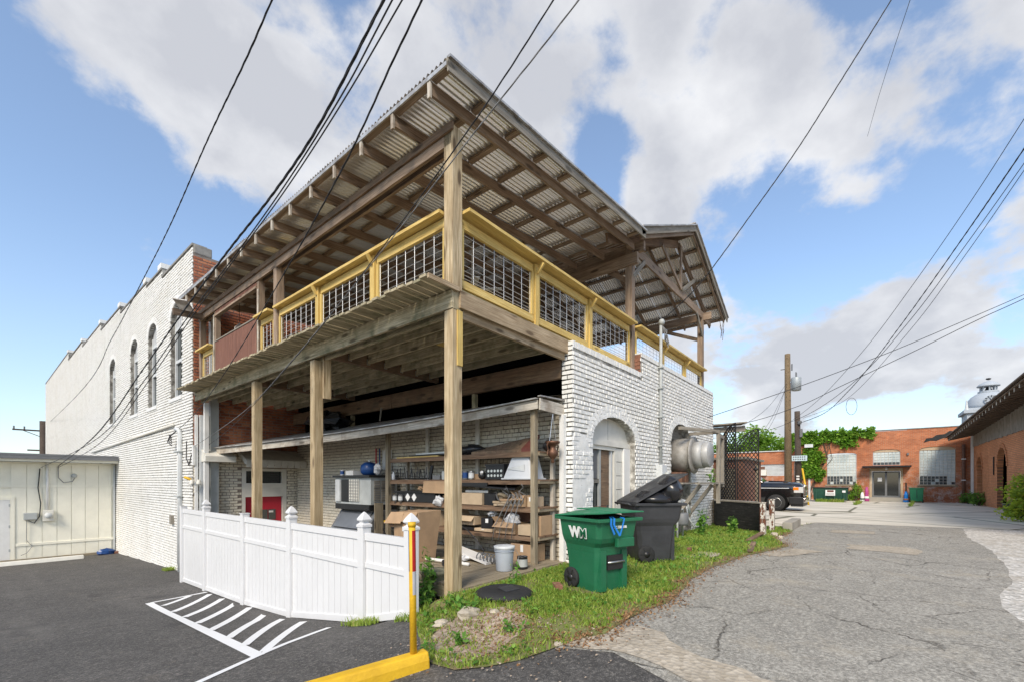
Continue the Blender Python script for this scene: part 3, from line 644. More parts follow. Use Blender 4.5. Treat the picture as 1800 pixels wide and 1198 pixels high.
# conduit riser with weatherhead, meter pan
riser = B().tube([(6.62, WY-.07, 1.85), (6.62, WY-.07, 5.25)], .036, 10).build('conduit_riser', 'grey_paint', wing, True)
B().lathe([(.04, 0), (.065, .02), (.075, .07), (.05, .13), (.0, .15)], (6.62, WY-.09, 5.24), 12).build('weatherhead', 'grey_paint', riser, True)
for z in (2.3, 3.0, 3.7, 4.2): B().box(6.55, 6.69, WY-.125, WY+.0, z, z+.03).build('clamp', 'grey_paint', riser)
mb = B().box(6.47, 6.80, WY-.16, WY+.0, 1.42, 1.85).build('meter_box', 'grey_light', wing, bevel=.01); B().lathe([(.085, 0), (.085, -.09), (.07, -.10)], (6.68, WY-.16, 1.6), 14, 'y').build('meter_glass', 'grey_paint', mb, True)
for k, (a, b_) in enumerate([(0, .10), (.06, .16), (.12, .08)]):
    pts = [(6.6, WY-.12, 5.2)]+[(6.62+.05*i+.03*math.sin(i*2+k), WY-.16-.03*math.sin(i*1.3+k), 5.18-.09*i-a*math.sin(i*.9)) for i in range(1, 6)]+[(6.7+b_, WY-.14, 5.05)]
    B().tube(pts, .011, 5).build('service_tail', 'cable_grey', riser)
# other walls of the wing, dark inside, roof deck on it
B().box(WX1-.25, WX1, .03, 10.3, -.1, 4.3).build('wall', 'white_mortar', wing)
brickwork((WX1+.0, 0, 0), (0, 1, 0), 10.3, 4.3, 0, 'white_brick', wing, seed=14)
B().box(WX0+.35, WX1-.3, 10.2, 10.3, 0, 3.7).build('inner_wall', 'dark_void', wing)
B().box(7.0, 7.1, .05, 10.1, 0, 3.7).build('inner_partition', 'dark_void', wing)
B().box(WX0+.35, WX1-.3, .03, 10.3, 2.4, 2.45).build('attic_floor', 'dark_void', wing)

# ------------------------------------------------------------------ main two-storey building
MX, MY, MD = -.1, 10.4, 40.0
main = thing('brick_building', 'tall white painted brick building with arched upper windows left of the deck', 'building', (5, 25, -1.5))
def ptop(u):  # stepped parapet rising towards the street
    y = MY+u
    for lim, z in ((11.9, 8.02), (13.6, 8.02), (15.6, 8.3), (20.0, 8.42), (24.5, 8.68), (30.2, 9.0), (36.0, 9.3), (99, 9.75)):
        if y < lim: return z
WIN = [(12.0, 1.15), (14.8, 1.15), (17.5, 1.2), (21.65, 1.3)]
WH = [(40-(c-MY)-w/2, 40-(c-MY)+w/2, 3.98, 6.42, .40) for c, w in WIN]   # along -Y direction from far end
rev = lambda u: ptop(40-u)
cutu = tuple(40-(y-MY) for y in (11.9, 13.6, 15.6, 20.0, 24.5, 30.2, 36.0))
backing('side_wall', (MX, MY+40, 0), (0, -1, 0), 40, -2.6, 9.8, .30, 'side_mortar', main, WH, top=(rev, cutu))
brickwork((MX, MY+40, 0), (0, -1, 0), 40, 9.75, -2.0, 'white_brick', main, WH, seed=21, top=lambda u: rev(u)-.04, gap=.019, D=.024)
for y0, y1, z in ((10.4, 13.6, 8.02), (13.6, 15.6, 8.3), (15.6, 20.0, 8.42), (20, 24.5, 8.68), (24.5, 30.2, 9.0), (30.2, 36, 9.3), (36, 50.4, 9.75)):
    B().box(MX-.03, MX+.33, y0+.01, y1-.01, z+.003, z+.06).build('coping', 'coping', main)
for y in (13.75, 15.75, 20.15, 24.65, 30.4, 36.2): B().box(MX-.035, MX+.34, y-.15, y+.25, ptop(y-MY)+.062, ptop(y-MY)+.22).build('parapet_block', 'white_brick', main)
for h in WH:
    arch_ring((MX, MY+40, 0), (0, -1, 0), h, 'white_brick', main, n=16, rings=2, w=.10, depth=.022)
    yc = MY+40-(h[0]+h[1])/2; wd_ = h[1]-h[0]
    m = B(); pts = [(MX+.16, yc-wd_/2, 3.98)]+[(MX+.16, yc-wd_/2+wd_*i/14, arch_z(h[0]+wd_*i/14, h)) for i in range(15)]+[(MX+.16, yc+wd_/2, 3.98)]
    pane = m.ext(pts, (.02, 0, 0)).build('window', 'glass_pane', main)
    for (a, b_, z0_, z1_) in ((-.5, -.43, 3.98, 6.42), (.43, .5, 3.98, 6.42), (-.43, .43, 3.98, 4.08), (-.43, .43, 5.08, 5.17), (-.43, .43, 6.06, 6.16)):
        B().box(MX+.10, MX+.155, yc+a*wd_, yc+b_*wd_, z0_, z1_).build('frame', 'grey_light', pane)
    m = B(); pts = [(MX+.13, yc-wd_/2, 6.18)]+[(MX+.13, yc-wd_/2+wd_*i/14, max(6.19, arch_z(h[0]+wd_*i/14, h))) for i in range(15)]+[(MX+.13, yc+wd_/2, 6.18)]
    m.ext(pts, (.025, 0, 0)).build('fanlight', 'curtain', pane)
    B().box(MX+.165, MX+.17, yc-wd_*.4, yc-wd_*.05, 4.1, 5.9).build('curtain', 'curtain', pane)
    B().box(MX-.05, MX+.16, yc-wd_/2-.08, yc+wd_/2+.08, 3.87, 3.975).build('sill', 'white_paint', main)
# rear wall: red brick above, cream painted brick below
HR = [(1.12, 2.42, -.95, 1.85, .001)]
backing('rear_wall', (MX, MY, 0), (1, 0, 0), 12.5, -1.6, 7.8, .3, 'red_mortar', main, [(1.22, 2.52, -.95, 1.85, .001)])
brickwork((MX, MY, 0), (1, 0, 0), 2.9, 2.3, -1.2, 'cream_brick', main, [(1.22, 2.52, -.95, 1.85, .001)], seed=31)
brickwork((MX, MY, 0), (1, 0, 0), 3.6, 3.85, 2.35, 'red_brick', main, seed=32)
brickwork((MX, MY, 0), (1, 0, 0), 12.5, 7.8, 4.0, 'red_brick', main, [(2.6, 3.7, 4.0, 6.2, .001)], seed=33)
B().box(MX+.01, MX+.45, MY-.03, MY+.3, 7.80, 8.06).build('parapet_end', 'coping', main, bevel=.03)
# rear door with transom and awning
DX = MX+1.22
dr = B().box(DX+.10, DX+1.18, MY+.10, MY+.16, -.95, .97).build('door', 'red_door', main)
for i, (a, z) in enumerate(((.55, .25), (.79, .25), (.55, -.10), (.79, -.10))): B().box(DX+a, DX+a+.21, MY+.085, MY+.099, z, z+.32).build('pane', 'glass_pane', dr)
B().box(DX+.80, DX+.93, MY+.078, MY+.084, .47, .53).build('notice', 'print_white', dr)
tr = B().box(DX+.12, DX+1.16, MY+.12, MY+.14, 1.40, 1.76).build('transom', 'glass_dark', main)
for (a, b_, z0_, z1_) in ((0, 1.30, 1.765, 1.848), (0, 1.30, 1.26, 1.395), (.0, .115, 1.395, 1.765), (1.165, 1.30, 1.395, 1.765), (.0, .095, -.95, 1.26), (1.185, 1.30, -.95, 1.26), (.095, 1.185, .975, 1.26)):
    B().box(DX+a, DX+b_, MY-.01, MY+.09, z0_, z1_).build('frame', 'cream_paint', tr)
aw = B().ext([(DX-.15, MY-.02, 2.42), (DX-.15, MY-.75, 2.08), (DX-.15, MY-.76, 1.95), (DX-.15, MY-.70, 1.95), (DX-.15, MY-.02, 2.30)], (1.75, 0, 0)).build('awning', 'awning', main)
for k in range(9): B().box(DX-.15+k*.195, DX-.15+k*.195+.17, MY-.775, MY-.762, 1.86, 2.07).build('valance_scallop', 'awning', aw, bevel=.02)
B().ext([(MX+.15, MY-.02, 2.42), (MX+.15, MY-.5, 2.15), (MX+.15, MY-.5, 2.0), (MX+.15, MY-.02, 2.0)], (.75, 0, 0)).build('siding_hood', 'cream_paint', aw)
# upper white door seen from below
ud_ = B().box(MX+2.6, MX+3.7, MY-.01, MY+.02, 4.0, 6.2).build('upper_door', 'white_paint', main); B().box(MX+2.75, MX+3.55, MY-.025, MY-.012, 5.1, 6.0).build('pane', 'glass_dark', ud_)
# downpipes, boxes and conduits on the corner
B().box(MX+.36, MX+.56, MY-.20, MY-.03, -1.2, 7.4).build('downpipe', 'grey_paint', main)
B().box(MX+.12, MX+.34, MY-.16, MY-.03, -1.2, 3.3).build('downpipe', 'grey_light', main)
B().box(MX+.02, MX+.085, MY-.1, MY-.035, -1.2, 3.3).build('conduit', 'white_paint', main)
B().box(MX-.04, MX+.015, MY-.12, MY-.03, 1.9, 2.45).build('conduit_box', 'white_paint', main)
B().tube([(MX-.07, 11.35, -1.2), (MX-.07, 11.35, 2.85), (MX-.09, 11.38, 2.95), (MX-.12, 11.55, 2.98)], .06, 10).build('service_mast', 'grey_light', main, True)
B().tube([(MX-.05, 11.65, -1.0), (MX-.05, 11.65, 2.8)], .025, 8).build('conduit', 'white_paint', main, True)
for z in (1.0, 2.3): B().box(MX-.14, MX-.012, 11.25, 11.72, z, z+.035).build('pipe_strap', 'grey_paint', main)
B().tube([(MX-.06, 12.1, 3.16), (MX-.06, 18, 3.07), (MX-.06, 26.5, 2.92)], .045, 8).build('conduit', 'cream_paint', main, True)
B().box(MX-.10, MX-.01, 12.15, 12.35, .15, .42).build('vent_box', 'wood_grey', main)
for k in range(5):
    a = k*1.1; B().tube([(MX-.10, 11.6, 2.93), (MX-.2, 11.75+.08*math.sin(a), 2.8), (MX-.22, 11.9+.1*math.cos(a), 2.62+.05*k), (MX-.16, 11.8, 2.5+.06*k)], .014, 5).build('service_tail', 'cable', main)
B().tube([(MX-.03, 10.9, 2.6), (MX-.05, 10.85, 2.1), (MX-.05, 10.6, 1.9), (MX-.03, 10.45, 2.2)], .013, 5).build('cable_loop', 'cable', main)
fl = B().tube([(MX-.05, 10.6, 1.52), (MX-.2, 10.35, 1.56), (MX-.1, 10.2, 1.5)], .035, 8).build('flood_lamp', 'yellow_paint', main, True)
for dx, dz in ((-.1, -.08), (.06, -.1)): B().lathe([(.03, 0), (.06, -.1), (.065, -.14)], (MX+dx, 10.15, 1.5), 10).build('lamp_head', 'cream_paint', fl, True)
# roof and remaining walls so that the block is closed
B().box(MX+.3, 12.4, MY+.3, 50.3, 7.55, 7.6).build('roof', 'roof_membrane', main)
B().box(12.1, 12.4, MY+.3, 50.3, -1.6, 8.2).build('wall', 'red_mortar', main); B().box(MX+.3, 12.4, 50.1, 50.4, -2.5, 9.7).build('wall', 'white_mortar', main)
pent = B().box(.6, 2.2, 11.2, 13.5, 7.6, 8.0).build('roof_hatch', 'grey_paint', main)

# ------------------------------------------------------------------ white shed on the left
SY = 20.85; SX1 = -.12
shed = thing('board_shed', 'low white vertical board shed with flat roof against the tall brick wall', 'shed', (-4, 22, -1.6))
B().box(-12, SX1-.03, SY+.03, SY+9, -2.3, 2.2).build('wall', 'shed_paint', shed)
x = -12.0; k = 0
while x < SX1-.2:
    w_ = .405; x1 = min(x+w_-.014, SX1-.08)
    if not (-4.15 < x+.2 < -3.0):
        for (a, b_) in ((-1.58, -1.02), (-.93, 1.22), (1.30, 2.12)):
            B().box(x, x1, SY+.0+.004*(k % 2), SY+.028, a, b_).build('board', 'shed_paint', shed)
    x += w_; k += 1
B().box(-2.98, SX1-.04, SY-.025, SY+.027, -1.02, -.93).build('batten', 'shed_paint', shed); B().box(-12, SX1-.04, SY-.02, SY+.027, 1.222, 1.298).build('batten', 'shed_paint', shed)
B().box(SX1-.085, SX1-.035, SY-.045, SY-.027, -1.6, 2.1).build('corner_trim', 'grey_light', shed)
sdo = B().box(-4.1, -3.12, SY-.02, SY+.02, -1.5, .75).build('door', 'white_paint', shed)
for (a, b_, z0_, z1_) in ((-3.115, -3.0, -1.55, .86), (-4.3, -3.115, .755, .86)): B().box(a, b_, SY-.03, SY+.026, z0_, z1_).build('frame', 'shed_paint', sdo)
for z in (-1.2, -.3, .5): B().box(-3.15, -3.11, SY-.035, SY-.021, z, z+.1).build('hinge', 'grey_paint', sdo)
B().box(-12, SX1+.28, SY-.65, SY+9, 2.42, 2.50).build('roof', 'grey_dark', shed); B().box(-12, SX1+.26, SY-.60, SY-.5, 2.20, 2.415).build('fascia', 'shed_paint', shed)
B().box(-12, SX1+.26, SY-.499, SY+.0, 2.30, 2.34).build('soffit', 'shed_paint', shed); B().box(-12, SX1+.3, SY-.72, SY-.605, 2.30, 2.41).build('gutter', 'grey_dark', shed)
B().tube([(-2.15, SY-.04, .32), (-2.15, SY-.04, 2.2)], .045, 8).build('conduit', 'white_paint', shed, True)
mt = B().box(-2.28, -1.98, SY-.14, SY-.01, -.10, .32).build('meter_box', 'cream_paint', shed, bevel=.01); B().lathe([(.11, 0), (.11, -.06), (.08, -.11)], (-2.13, SY-.14, .12), 16, 'y').build('meter_glass', 'grey_light', mt, True)
B().box(-2.78, -2.42, SY-.12, SY-.01, -.02, .24).build('junction_box', 'grey_paint', shed, bevel=.015)
B().tube([(-2.35, SY-.05, 1.95), (-2.4, SY-.06, 1.2), (-2.33, SY-.07, .6), (-2.36, SY-.07, .1), (-2.5, SY-.09, -.16), (-2.65, SY-.08, -.05)], .02, 6).build('cable', 'cable', shed, True)
B().tube([(-2.7, SY-.06, -.05), (-2.7, SY-.05, -.8), (-2.55, SY-.06, -1.05), (-2.7, SY-.08, -1.3), (-2.85, SY-.12, -1.36)], .01, 5).build('cable', 'cable_grey', shed)
B().tube([(-1.85, SY-.04, 2.05), (-1.85, SY-.06, 1.6), (-1.7, SY-.07, 1.4), (-1.45, SY-.06, 1.45), (-1.38, SY-.04, 1.6)], .016, 6).build('cable', 'cable_grey', shed)
B().lathe([(.09, 0), (.09, -.1), (.03, -.12)], (-1.4, SY, 1.68), 12, 'y').build('vent_cap', 'grey_paint', shed, True)
tag(B().box(-12, SX1-.5, SY-.22, SY-.06, g(-3, SY)-.05, g(-3, SY)+.09).build('timber_sill', 'wood_porch'), 'tan timber sill lying along the foot of the white shed', 'timber')
ws = B(); ws.ext([(-6.0, SY-1.55, g(-3, 19.2)), (-6.0, SY-1.27, g(-3, 19.2)), (-6.0, SY-1.32, g(-3, 19.2)+.14), (-6.0, SY-1.50, g(-3, 19.2)+.14)], (4.72, 0, 0))
tag(ws.build('wheel_stop', 'cream_paint', None, bevel=.02), 'long off-white concrete parking stop in front of the white shed', 'wheel stop')
db = thing('debris_bundle', 'small heap of dark scrap in the corner of shed and brick wall', 'debris', (-.5, 20.4, g(-.5, 20.4)))
B().blob((-.5, 20.4, g(-.5, 20.4)+.1), (.32, .15, .13), 9, 5, .3, 2).build('scrap', 'blue_tank', db); B().box(-.25, .0-.12, 20.3, 20.5, g(-.5, 20.4), g(-.5, 20.4)+.09).build('scrap', 'brick_loose', db)
# ================================================================== timber deck on posts
DZ = 3.95
deck = thing('timber_deck', 'raised weathered timber deck on tall posts with yellow pine railing', 'deck', (0, 0, 0))
beam('post', (0, 0, -.12), (0, 0, 3.66), .16, .16, 'wood_post', deck); beam('post_splice', (.035, -.088, 2.95), (.035, -.088, 3.66), .09, .02, 'wood_pine', deck, up=(0, 1, 0))
for (y, zb) in ((3.62, -1.0), (6.3, -1.1)):
    beam('post', (.0, y, zb), (.0, y, 3.64), .16, .16, 'wood_post', deck)
beam('post_splice', (.10, 3.44, 2.95), (.10, 3.44, 3.70), .14, .045, 'wood_post', deck, up=(0, 1, 0)); beam('post_splice', (.11, 3.50, 3.0), (.11, 3.50, 3.70), .05, .13, 'wood_deck', deck, up=(0, 1, 0))
beam('post', (.12, 10.1, -1.2), (.12, 10.1, 3.64), .10, .10, 'white_paint', deck)
# beams along the left edge, rim, girder
beam('edge_beam', (-.07, -.08, 3.79), (-.07, 10.3, 3.79), .045, .24, 'wood_deck', deck); beam('edge_beam', (.07, .08, 3.77), (.07, 10.3, 3.77), .045, .26, 'wood_deck', deck)
beam('rim_joist', (.02, -.10, 3.80), (2.62, -.10, 3.80), .045, .22, 'wood_rim', deck); beam('rim_joist', (.11, -.04, 3.68), (2.6, -.04, 3.68), .05, .20, 'wood_rim', deck)
beam('post_block', (0, -.02, 3.665), (0, -.02, 3.9), .13, .13, 'wood_deck', deck)
gx = 2.66
beam('girder', (gx, .03, 3.45), (gx, 5.0, 3.45), .09, .34, 'wood_girder', deck); beam('girder', (gx, 5.02, 3.45), (gx, 10.35, 3.45), .09, .34, 'wood_girder', deck)
for y in (2.2, 6.9): beam('strut', (gx+.02, y, 2.85), (gx+.02, y, 3.27), .09, .09, 'wood_deck', deck)
# joists along Y, headers across
hd = [.03, 3.3, 6.7, 10.3]
for a, b_ in zip(hd, hd[1:]):
    for k in range(6):
        xj = .45+k*.385
        beam('joist', (xj, a+.05, 3.80), (xj, b_-.05, 3.80), .042, .20, 'wood_deck', deck)
for y in hd[1:3]: beam('header', (.12, y, 3.77), (gx-.05, y, 3.77), .09, .24, 'wood_girder', deck)
for y in (3.3, 6.7):
    for k in range(6):
        xj = .45+k*.385
        for s in (-1, 1): B().box(xj-.035, xj+.035, y+s*.05-.004, y+s*.05+.03*s if s > 0 else y+s*.05+.004, 3.68, 3.79).build('joist_hanger', 'steel', deck)
beam('blocking', (.9, 1.35, 3.8), (.9+.35, 1.35, 3.8), .04, .18, 'wood_pine', deck)
# deck boards across X, ragged outer ends
y = -.085; k = 0
while y < 10.25:
    e = -.50+random.uniform(-.025, .02) if k else -.52
    beam('deck_board', (e, y+.07, DZ-.018+random.uniform(-.008, .006)), (gx+.1, y+.07, DZ-.018+random.uniform(-.006, .004)), .126, .034, 'wood_deck', deck); y += .146; k += 1
beam('fascia_board', (-.51, -.108, DZ-.03), (.0, -.108, DZ-.03), .03, .06, 'wood_rim', deck)
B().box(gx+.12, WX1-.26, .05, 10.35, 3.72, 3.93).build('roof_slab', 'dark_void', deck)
B().box(gx+.12, WX1-.26, .05, 10.35, 3.933, DZ).build('deck_membrane', 'concrete_step', deck)
# ---- upper posts
UP = 5.95
def upost(x, y, w, z1, mat='wood_brown', z0=None): return beam('upper_post', (x, y, DZ-.0 if z0 is None else z0), (x, y, z1), w, w, mat, deck)
upost(.0, .0, .165, 6.02, 'wood_post', 3.93); upost(0, 5.2, .15, 6.05); upost(0, 6.1, .12, 6.1); upost(0, 8.8, .11, 6.1)
upost(5.5, 0.02, .16, 6.75, z0=3.88); upost(10.85, .02, .16, 6.8); upost(5.5, 5.1, .15, 6.7); upost(10.85, 5.1, .15, 6.7); upost(5.5, 9.9, .15, 6.7); upost(10.85, 9.9, .15, 6.7); upost(0, 9.95, .13, 6.05)
# ---- railing panels
RT = 4.95
def wire_panel(parent, a, b_, z0, z1, axis):
    m = B(); n = max(2, round((b_-a)/.205)); r_ = .0042
    def P(u, z): return (u, -.01, z) if axis == 'x' else (-.01, u, z)
    for i in range(n+1):
        u = a+(b_-a)*i/n; m.tube([P(u, z0), P(u, z1)], r_, 4, False)
    hz_ = [0, .05, .10, .16, .24, .34, .44, .55, .66]
    for q in hz_:
        z = z0+.01+q*(z1-z0-.02)/.72; m.tube([P(a, z), P(b_, z)], .0050, 4, False)
    return m.build('wire_mesh', 'wire_steel', parent)
def rail(a, b_, axis, base=DZ+.06):
    """a yellow pine frame with wire mesh between two uprights"""
    def P(u, w, z): return (u, w, z) if axis == 'x' else (w, u, z)
    f = B(); pan = beam('railing_panel', P(a, -.02, base+.04), P(b_, -.02, base+.04), .06, .11, 'wood_pine', deck)
    beam('top_rail', P(a+.03, -.02, RT-.10), P(b_-.03, -.02, RT-.10), .05, .12, 'wood_pine', pan)
    beam('stile', P(a+.035, -.02, base+.10), P(a+.035, -.02, RT-.165), .05, .06, 'wood_pine', pan); beam('stile', P(b_-.035, -.02, base+.10), P(b_-.035, -.02, RT-.165), .05, .06, 'wood_pine', pan)
    wire_panel(pan, a+.065, b_-.065, base+.09, RT-.15, axis); return pan
def rpost(u, axis, base=DZ-.02):
    p0 = (u, -.03, base) if axis == 'x' else (-.03, u, base); p1 = (p0[0], p0[1], RT-.025)
    q = beam('railing_post', p0, p1, .09, .09, 'wood_pine', deck)
    br0 = (u, -.08, RT-.17) if axis == 'x' else (-.08, u, RT-.17); br1 = (u, -.20, RT-.035) if axis == 'x' else (-.16, u, RT-.035)
    beam('ledge_bracket', br0, br1, .035, .05, 'wood_pine', q)
for a, b_ in ((.09, 1.68), (1.78, 3.42), (3.52, 5.10)): rail(a, b_, 'y')
for u in (1.73, 3.47): rpost(u, 'y')
rail(5.32, 6.0, 'y'); rail(8.95, 9.8, 'y')
beam('rail_ledge', (-.03, .10, RT), (-.03, 5.12, RT), .25, .042, 'wood_pine', deck); beam('rail_ledge', (-.05, 5.3, RT), (-.05, 6.02, RT), .28, .042, 'wood_pine', deck); beam('rail_ledge', (-.05, 8.9, RT), (-.05, 9.9, RT), .28, .042, 'wood_pine', deck)
for a, b_ in ((.09, 1.72), (1.82, 3.47), (3.57, 5.35)): rail(a, b_, 'x')
for u in (1.77, 3.52): rpost(u, 'x')
for a, b_ in ((5.65, 7.3), (7.4, 9.05), (9.15, 10.72)): rail(a, b_, 'x', DZ+.42-.25)
for u in (7.35, 9.1): rpost(u, 'x', DZ+.15)
beam('rail_ledge', (.10, -.07, RT+.02), (5.40, -.07, RT+.02), .27, .042, 'wood_pine', deck); beam('rail_ledge', (5.60, -.07, RT+.02), (10.78, -.07, RT+.02), .27, .042, 'wood_pine', deck)
# red board screen on the left side
for i in range(11):
    y = 6.18+i*.235; beam('screen_board', (-.05, y+.11, DZ+.01), (-.05, y+.11, 5.0), .02, .228, 'wood_redpanel', deck, up=(0, 1, 0))
for i in range(11):
    y = 6.18+i*.235; beam('header_board', (-.05, y+.11, 5.70), (-.05, y+.11, 6.05), .02, .228, 'wood_redpanel', deck, up=(0, 1, 0))
beam('screen_cap', (-.045, 6.15, 5.02), (-.045, 8.78, 5.02), .06, .03, 'wood_grey', deck); beam('header_rail', (-.04, 6.15, 5.67), (-.04, 8.78, 5.67), .09, .05, 'wood_brown', deck)
beam('corner_trim', (-.07, 6.06, DZ), (-.07, 6.06, 5.6), .02, .05, 'wood_oldwhite', deck, up=(0, 1, 0)); beam('corner_trim', (-.07, 8.84, DZ), (-.07, 8.84, 5.7), .02, .05, 'wood_oldwhite', deck, up=(0, 1, 0))

# ================================================================== tin roof over the deck
roof = thing('tin_roof', 'rusty corrugated tin roof on dark timber rafters over the deck', 'roof', (5, 5, 6))
EX, EY, EZ, SL = -.52, -.45, 6.27, .089
RY1 = 10.05
zs_ = lambda x: EZ+SL*(x-EX)
def corr_sheet(name, p00, along, across, nw, amp=.0155, pitch=.076, spp=8, seg=2):
    """corrugated sheet: along = vector up the slope, across = unit vector, nw waves"""
    al = Vector(along); ac = Vector(across); n_ = al.cross(ac).normalized(); n_ = n_ if n_.z > 0 else -n_; vs = []; fs = []; N = nw*spp+1
    for j in range(seg+1):
        for i in range(N):
            vs.append(Vector(p00)+al*j/seg+ac*(i*pitch/spp)+n_*(amp*math.sin(2*math.pi*i/spp)))
    for j in range(seg):
        for i in range(N-1): fs.append((j*N+i, j*N+i+1, (j+1)*N+i+1, (j+1)*N+i))
    o = MB().add(vs, fs).build(name, 'galvanised', roof, True); return o
W1 = 9; wd_ = W1*.076
y = EY
k = 0
while y < RY1-.1:
    corr_sheet('roof_sheet', (EX-random.uniform(0, .015), y, zs_(EX)+.03+.004*(k % 2)), (2.9, 0, 2.9*SL), (0, 1, 0), W1)
    corr_sheet('roof_sheet', (EX+2.8, y, zs_(EX+2.8)+.045+.004*(k % 2)), (2.85, 0, 2.85*SL), (0, 1, 0), W1)
    y += wd_-.02; k += 1
RY_END = y
rafy = [-.13+.735*i for i in range(14)]
for y in rafy:
    beam('rafter', (EX+.03, y, zs_(EX)-.115), (5.35, y, zs_(5.32)-.115), .04, .15, 'wood_brown', roof)
    beam('rafter_end', (EX+.015, y, zs_(EX)-.235), (EX+.015, y, zs_(EX)-.04), .03, .05, 'wood_oldwhite', roof, up=(0, 1, 0))
for i in range(9):
    x = EX+.06+.68*i
    for ya, yb in zip([EY+.05]+[r_+.024 for r_ in rafy], [r_-.024 for r_ in rafy]+[RY1]):
        if yb-ya > .1: beam('purlin', (x, ya, zs_(x)-.012), (x, yb, zs_(x)-.012), .085, .04, 'wood_brown', roof)
beam('eave_fascia', (EX-.0, EY, zs_(EX)-.015), (EX-.0, RY1, zs_(EX)-.015), .02, .05, 'tin_trim', roof)
beam('roof_beam', (-.06, -.05, 5.90), (-.06, 10.0, 5.90), .045, .21, 'wood_brown', roof); beam('roof_beam', (.06, -.05, 5.90), (.06, 10.0, 5.90), .045, .21, 'wood_brown', roof); beam('roof_beam', (-.10, -.1, 5.99), (-.10, 10.0, 5.99), .03, .10, 'wood_girder', roof)
for x in (5.42,): beam('roof_beam', (x, -.2, zs_(x)-.36), (x, 10.0, zs_(x)-.36), .09, .25, 'wood_brown', roof)
beam('rake_board', (EX, EY-.012, zs_(EX)-.03), (5.2, EY-.012, zs_(5.2)-.03), .025, .15, 'wood_grey', roof); beam('rake_flashing', (EX, EY-.03, zs_(EX)+.05), (5.2, EY-.03, zs_(5.2)+.05), .06, .03, 'tin_trim', roof)
# gable part
AX, AZ, GS = 8.72, 8.50, .455; GL, GR = 5.0, 12.2
gz = lambda x: AZ-GS*abs(x-AX)
y = EY; k = 0
while y < RY1-.1:
    for (x0, x1) in ((GL, AX), (GR, AX)):
        dx = x1-x0; corr_sheet('roof_sheet', (x0, y, gz(x0)+.03+.004*(k % 2)), (dx, 0, AZ-gz(x0)), (0, 1, 0), W1)
    y += wd_-.02; k += 1
grf = [-.38]+[.9+1.22*i for i in range(8)]
for y in grf:
    for x0 in (GL+.12, GR-.12):
        beam('gable_rafter', (x0, y, gz(x0)-.12), (AX, y, AZ-.12), .045, .15, 'wood_brown', roof)
for i in range(7):
    for s in (-1, 1):
        x = AX+s*(.12+.55*i)
        if GL < x < GR: beam('purlin', (x, EY+.05, gz(x)-.018), (x, RY1, gz(x)-.018), .085, .04, 'wood_brown', roof, up=(s*GS, 0, 1))
beam('ridge_board', (AX, EY+.05, AZ-.12), (AX, RY1, AZ-.12), .04, .2, 'wood_brown', roof)
for x0 in (GL, GR):
    beam('rake_board', (x0, EY-.012, gz(x0)-.04), (AX, EY-.012, AZ-.04), .025, .16, 'wood_grey', roof); beam('rake_flashing', (x0, EY-.032, gz(x0)+.045), (AX, EY-.032, AZ+.045), .06, .03, 'tin_trim', roof)
beam('ridge_cap', (AX, EY-.04, AZ+.06), (AX, RY1, AZ+.06), .25, .03, 'tin_trim', roof)
for y in (0.0, 5.1):
    beam('tie_beam', (5.2, y-.03, 6.76), (11.75, y-.03, 6.76), .045, .22, 'wood_brown', roof); beam('top_chord', (4.35, y+.02, 6.35+.14), (AX-.02, y+.02, AZ-.34), .045, .19, 'wood_girder', roof); beam('top_chord', (11.9, y+.02, gz(11.9)-.34), (AX+.02, y+.02, AZ-.34), .045, .19, 'wood_girder', roof)
    beam('king_post', (AX, y-.06, 6.87), (AX, y-.06, AZ-.4), .04, .12, 'wood_brown', roof, up=(1, 0, 0)); beam('web', (AX-.05, y-.08, 6.87), (AX-1.5, y-.08, 7.5), .04, .1, 'wood_brown', roof); beam('web', (AX+.05, y-.08, 6.87), (AX+1.2, y-.08, 7.55), .04, .1, 'wood_grey', roof)
    beam('knee_brace', (5.5, y-.05, 6.1), (6.15, y-.05, 6.66), .04, .1, 'wood_grey', roof); beam('knee_brace', (10.85, y-.05, 6.05), (10.2, y-.05, 6.66), .04, .1, 'wood_grey', roof)
for x in (5.55, 10.9): beam('plate_beam', (x, -.3, 6.72), (x, 10.0, 6.72), .09, .22, 'wood_brown', roof)
beam('knee_brace', (10.9, .05, 6.0), (10.9, 1.4, 6.6), .09, .1, 'wood_brown', roof); beam('knee_brace', (5.55, .05, 6.0), (5.55, .9, 6.62), .09, .1, 'wood_brown', roof)
# broken old rafters at the far end of the eave
beam('broken_rafter', (-.75, 9.6, 5.78), (.1, 9.7, 5.86), .05, .16, 'wood_eave', roof); beam('broken_board', (-.7, 9.2, 6.0), (-.3, 10.0, 5.97), .3, .02, 'tin_trim', roof)
# hanging vine scraps at the far gable corner
for k in range(4):
    pts = [(11.95-.05*k, -.4+.03*k, 6.9)]; 
    for i in range(6): pts.append((pts[-1][0]+random.uniform(-.05, .09), pts[-1][1]+random.uniform(-.04, .04), pts[-1][2]-random.uniform(.06, .16)))
    tag(B().tube(pts, .008, 4).build('dry_vine', 'wood_eave'), ('leftmost', 'second from left', 'third from left', 'rightmost')[k]+' thin dry vine hanging from the far gable corner of the tin roof', 'vine', 'dry vines on the gable corner')
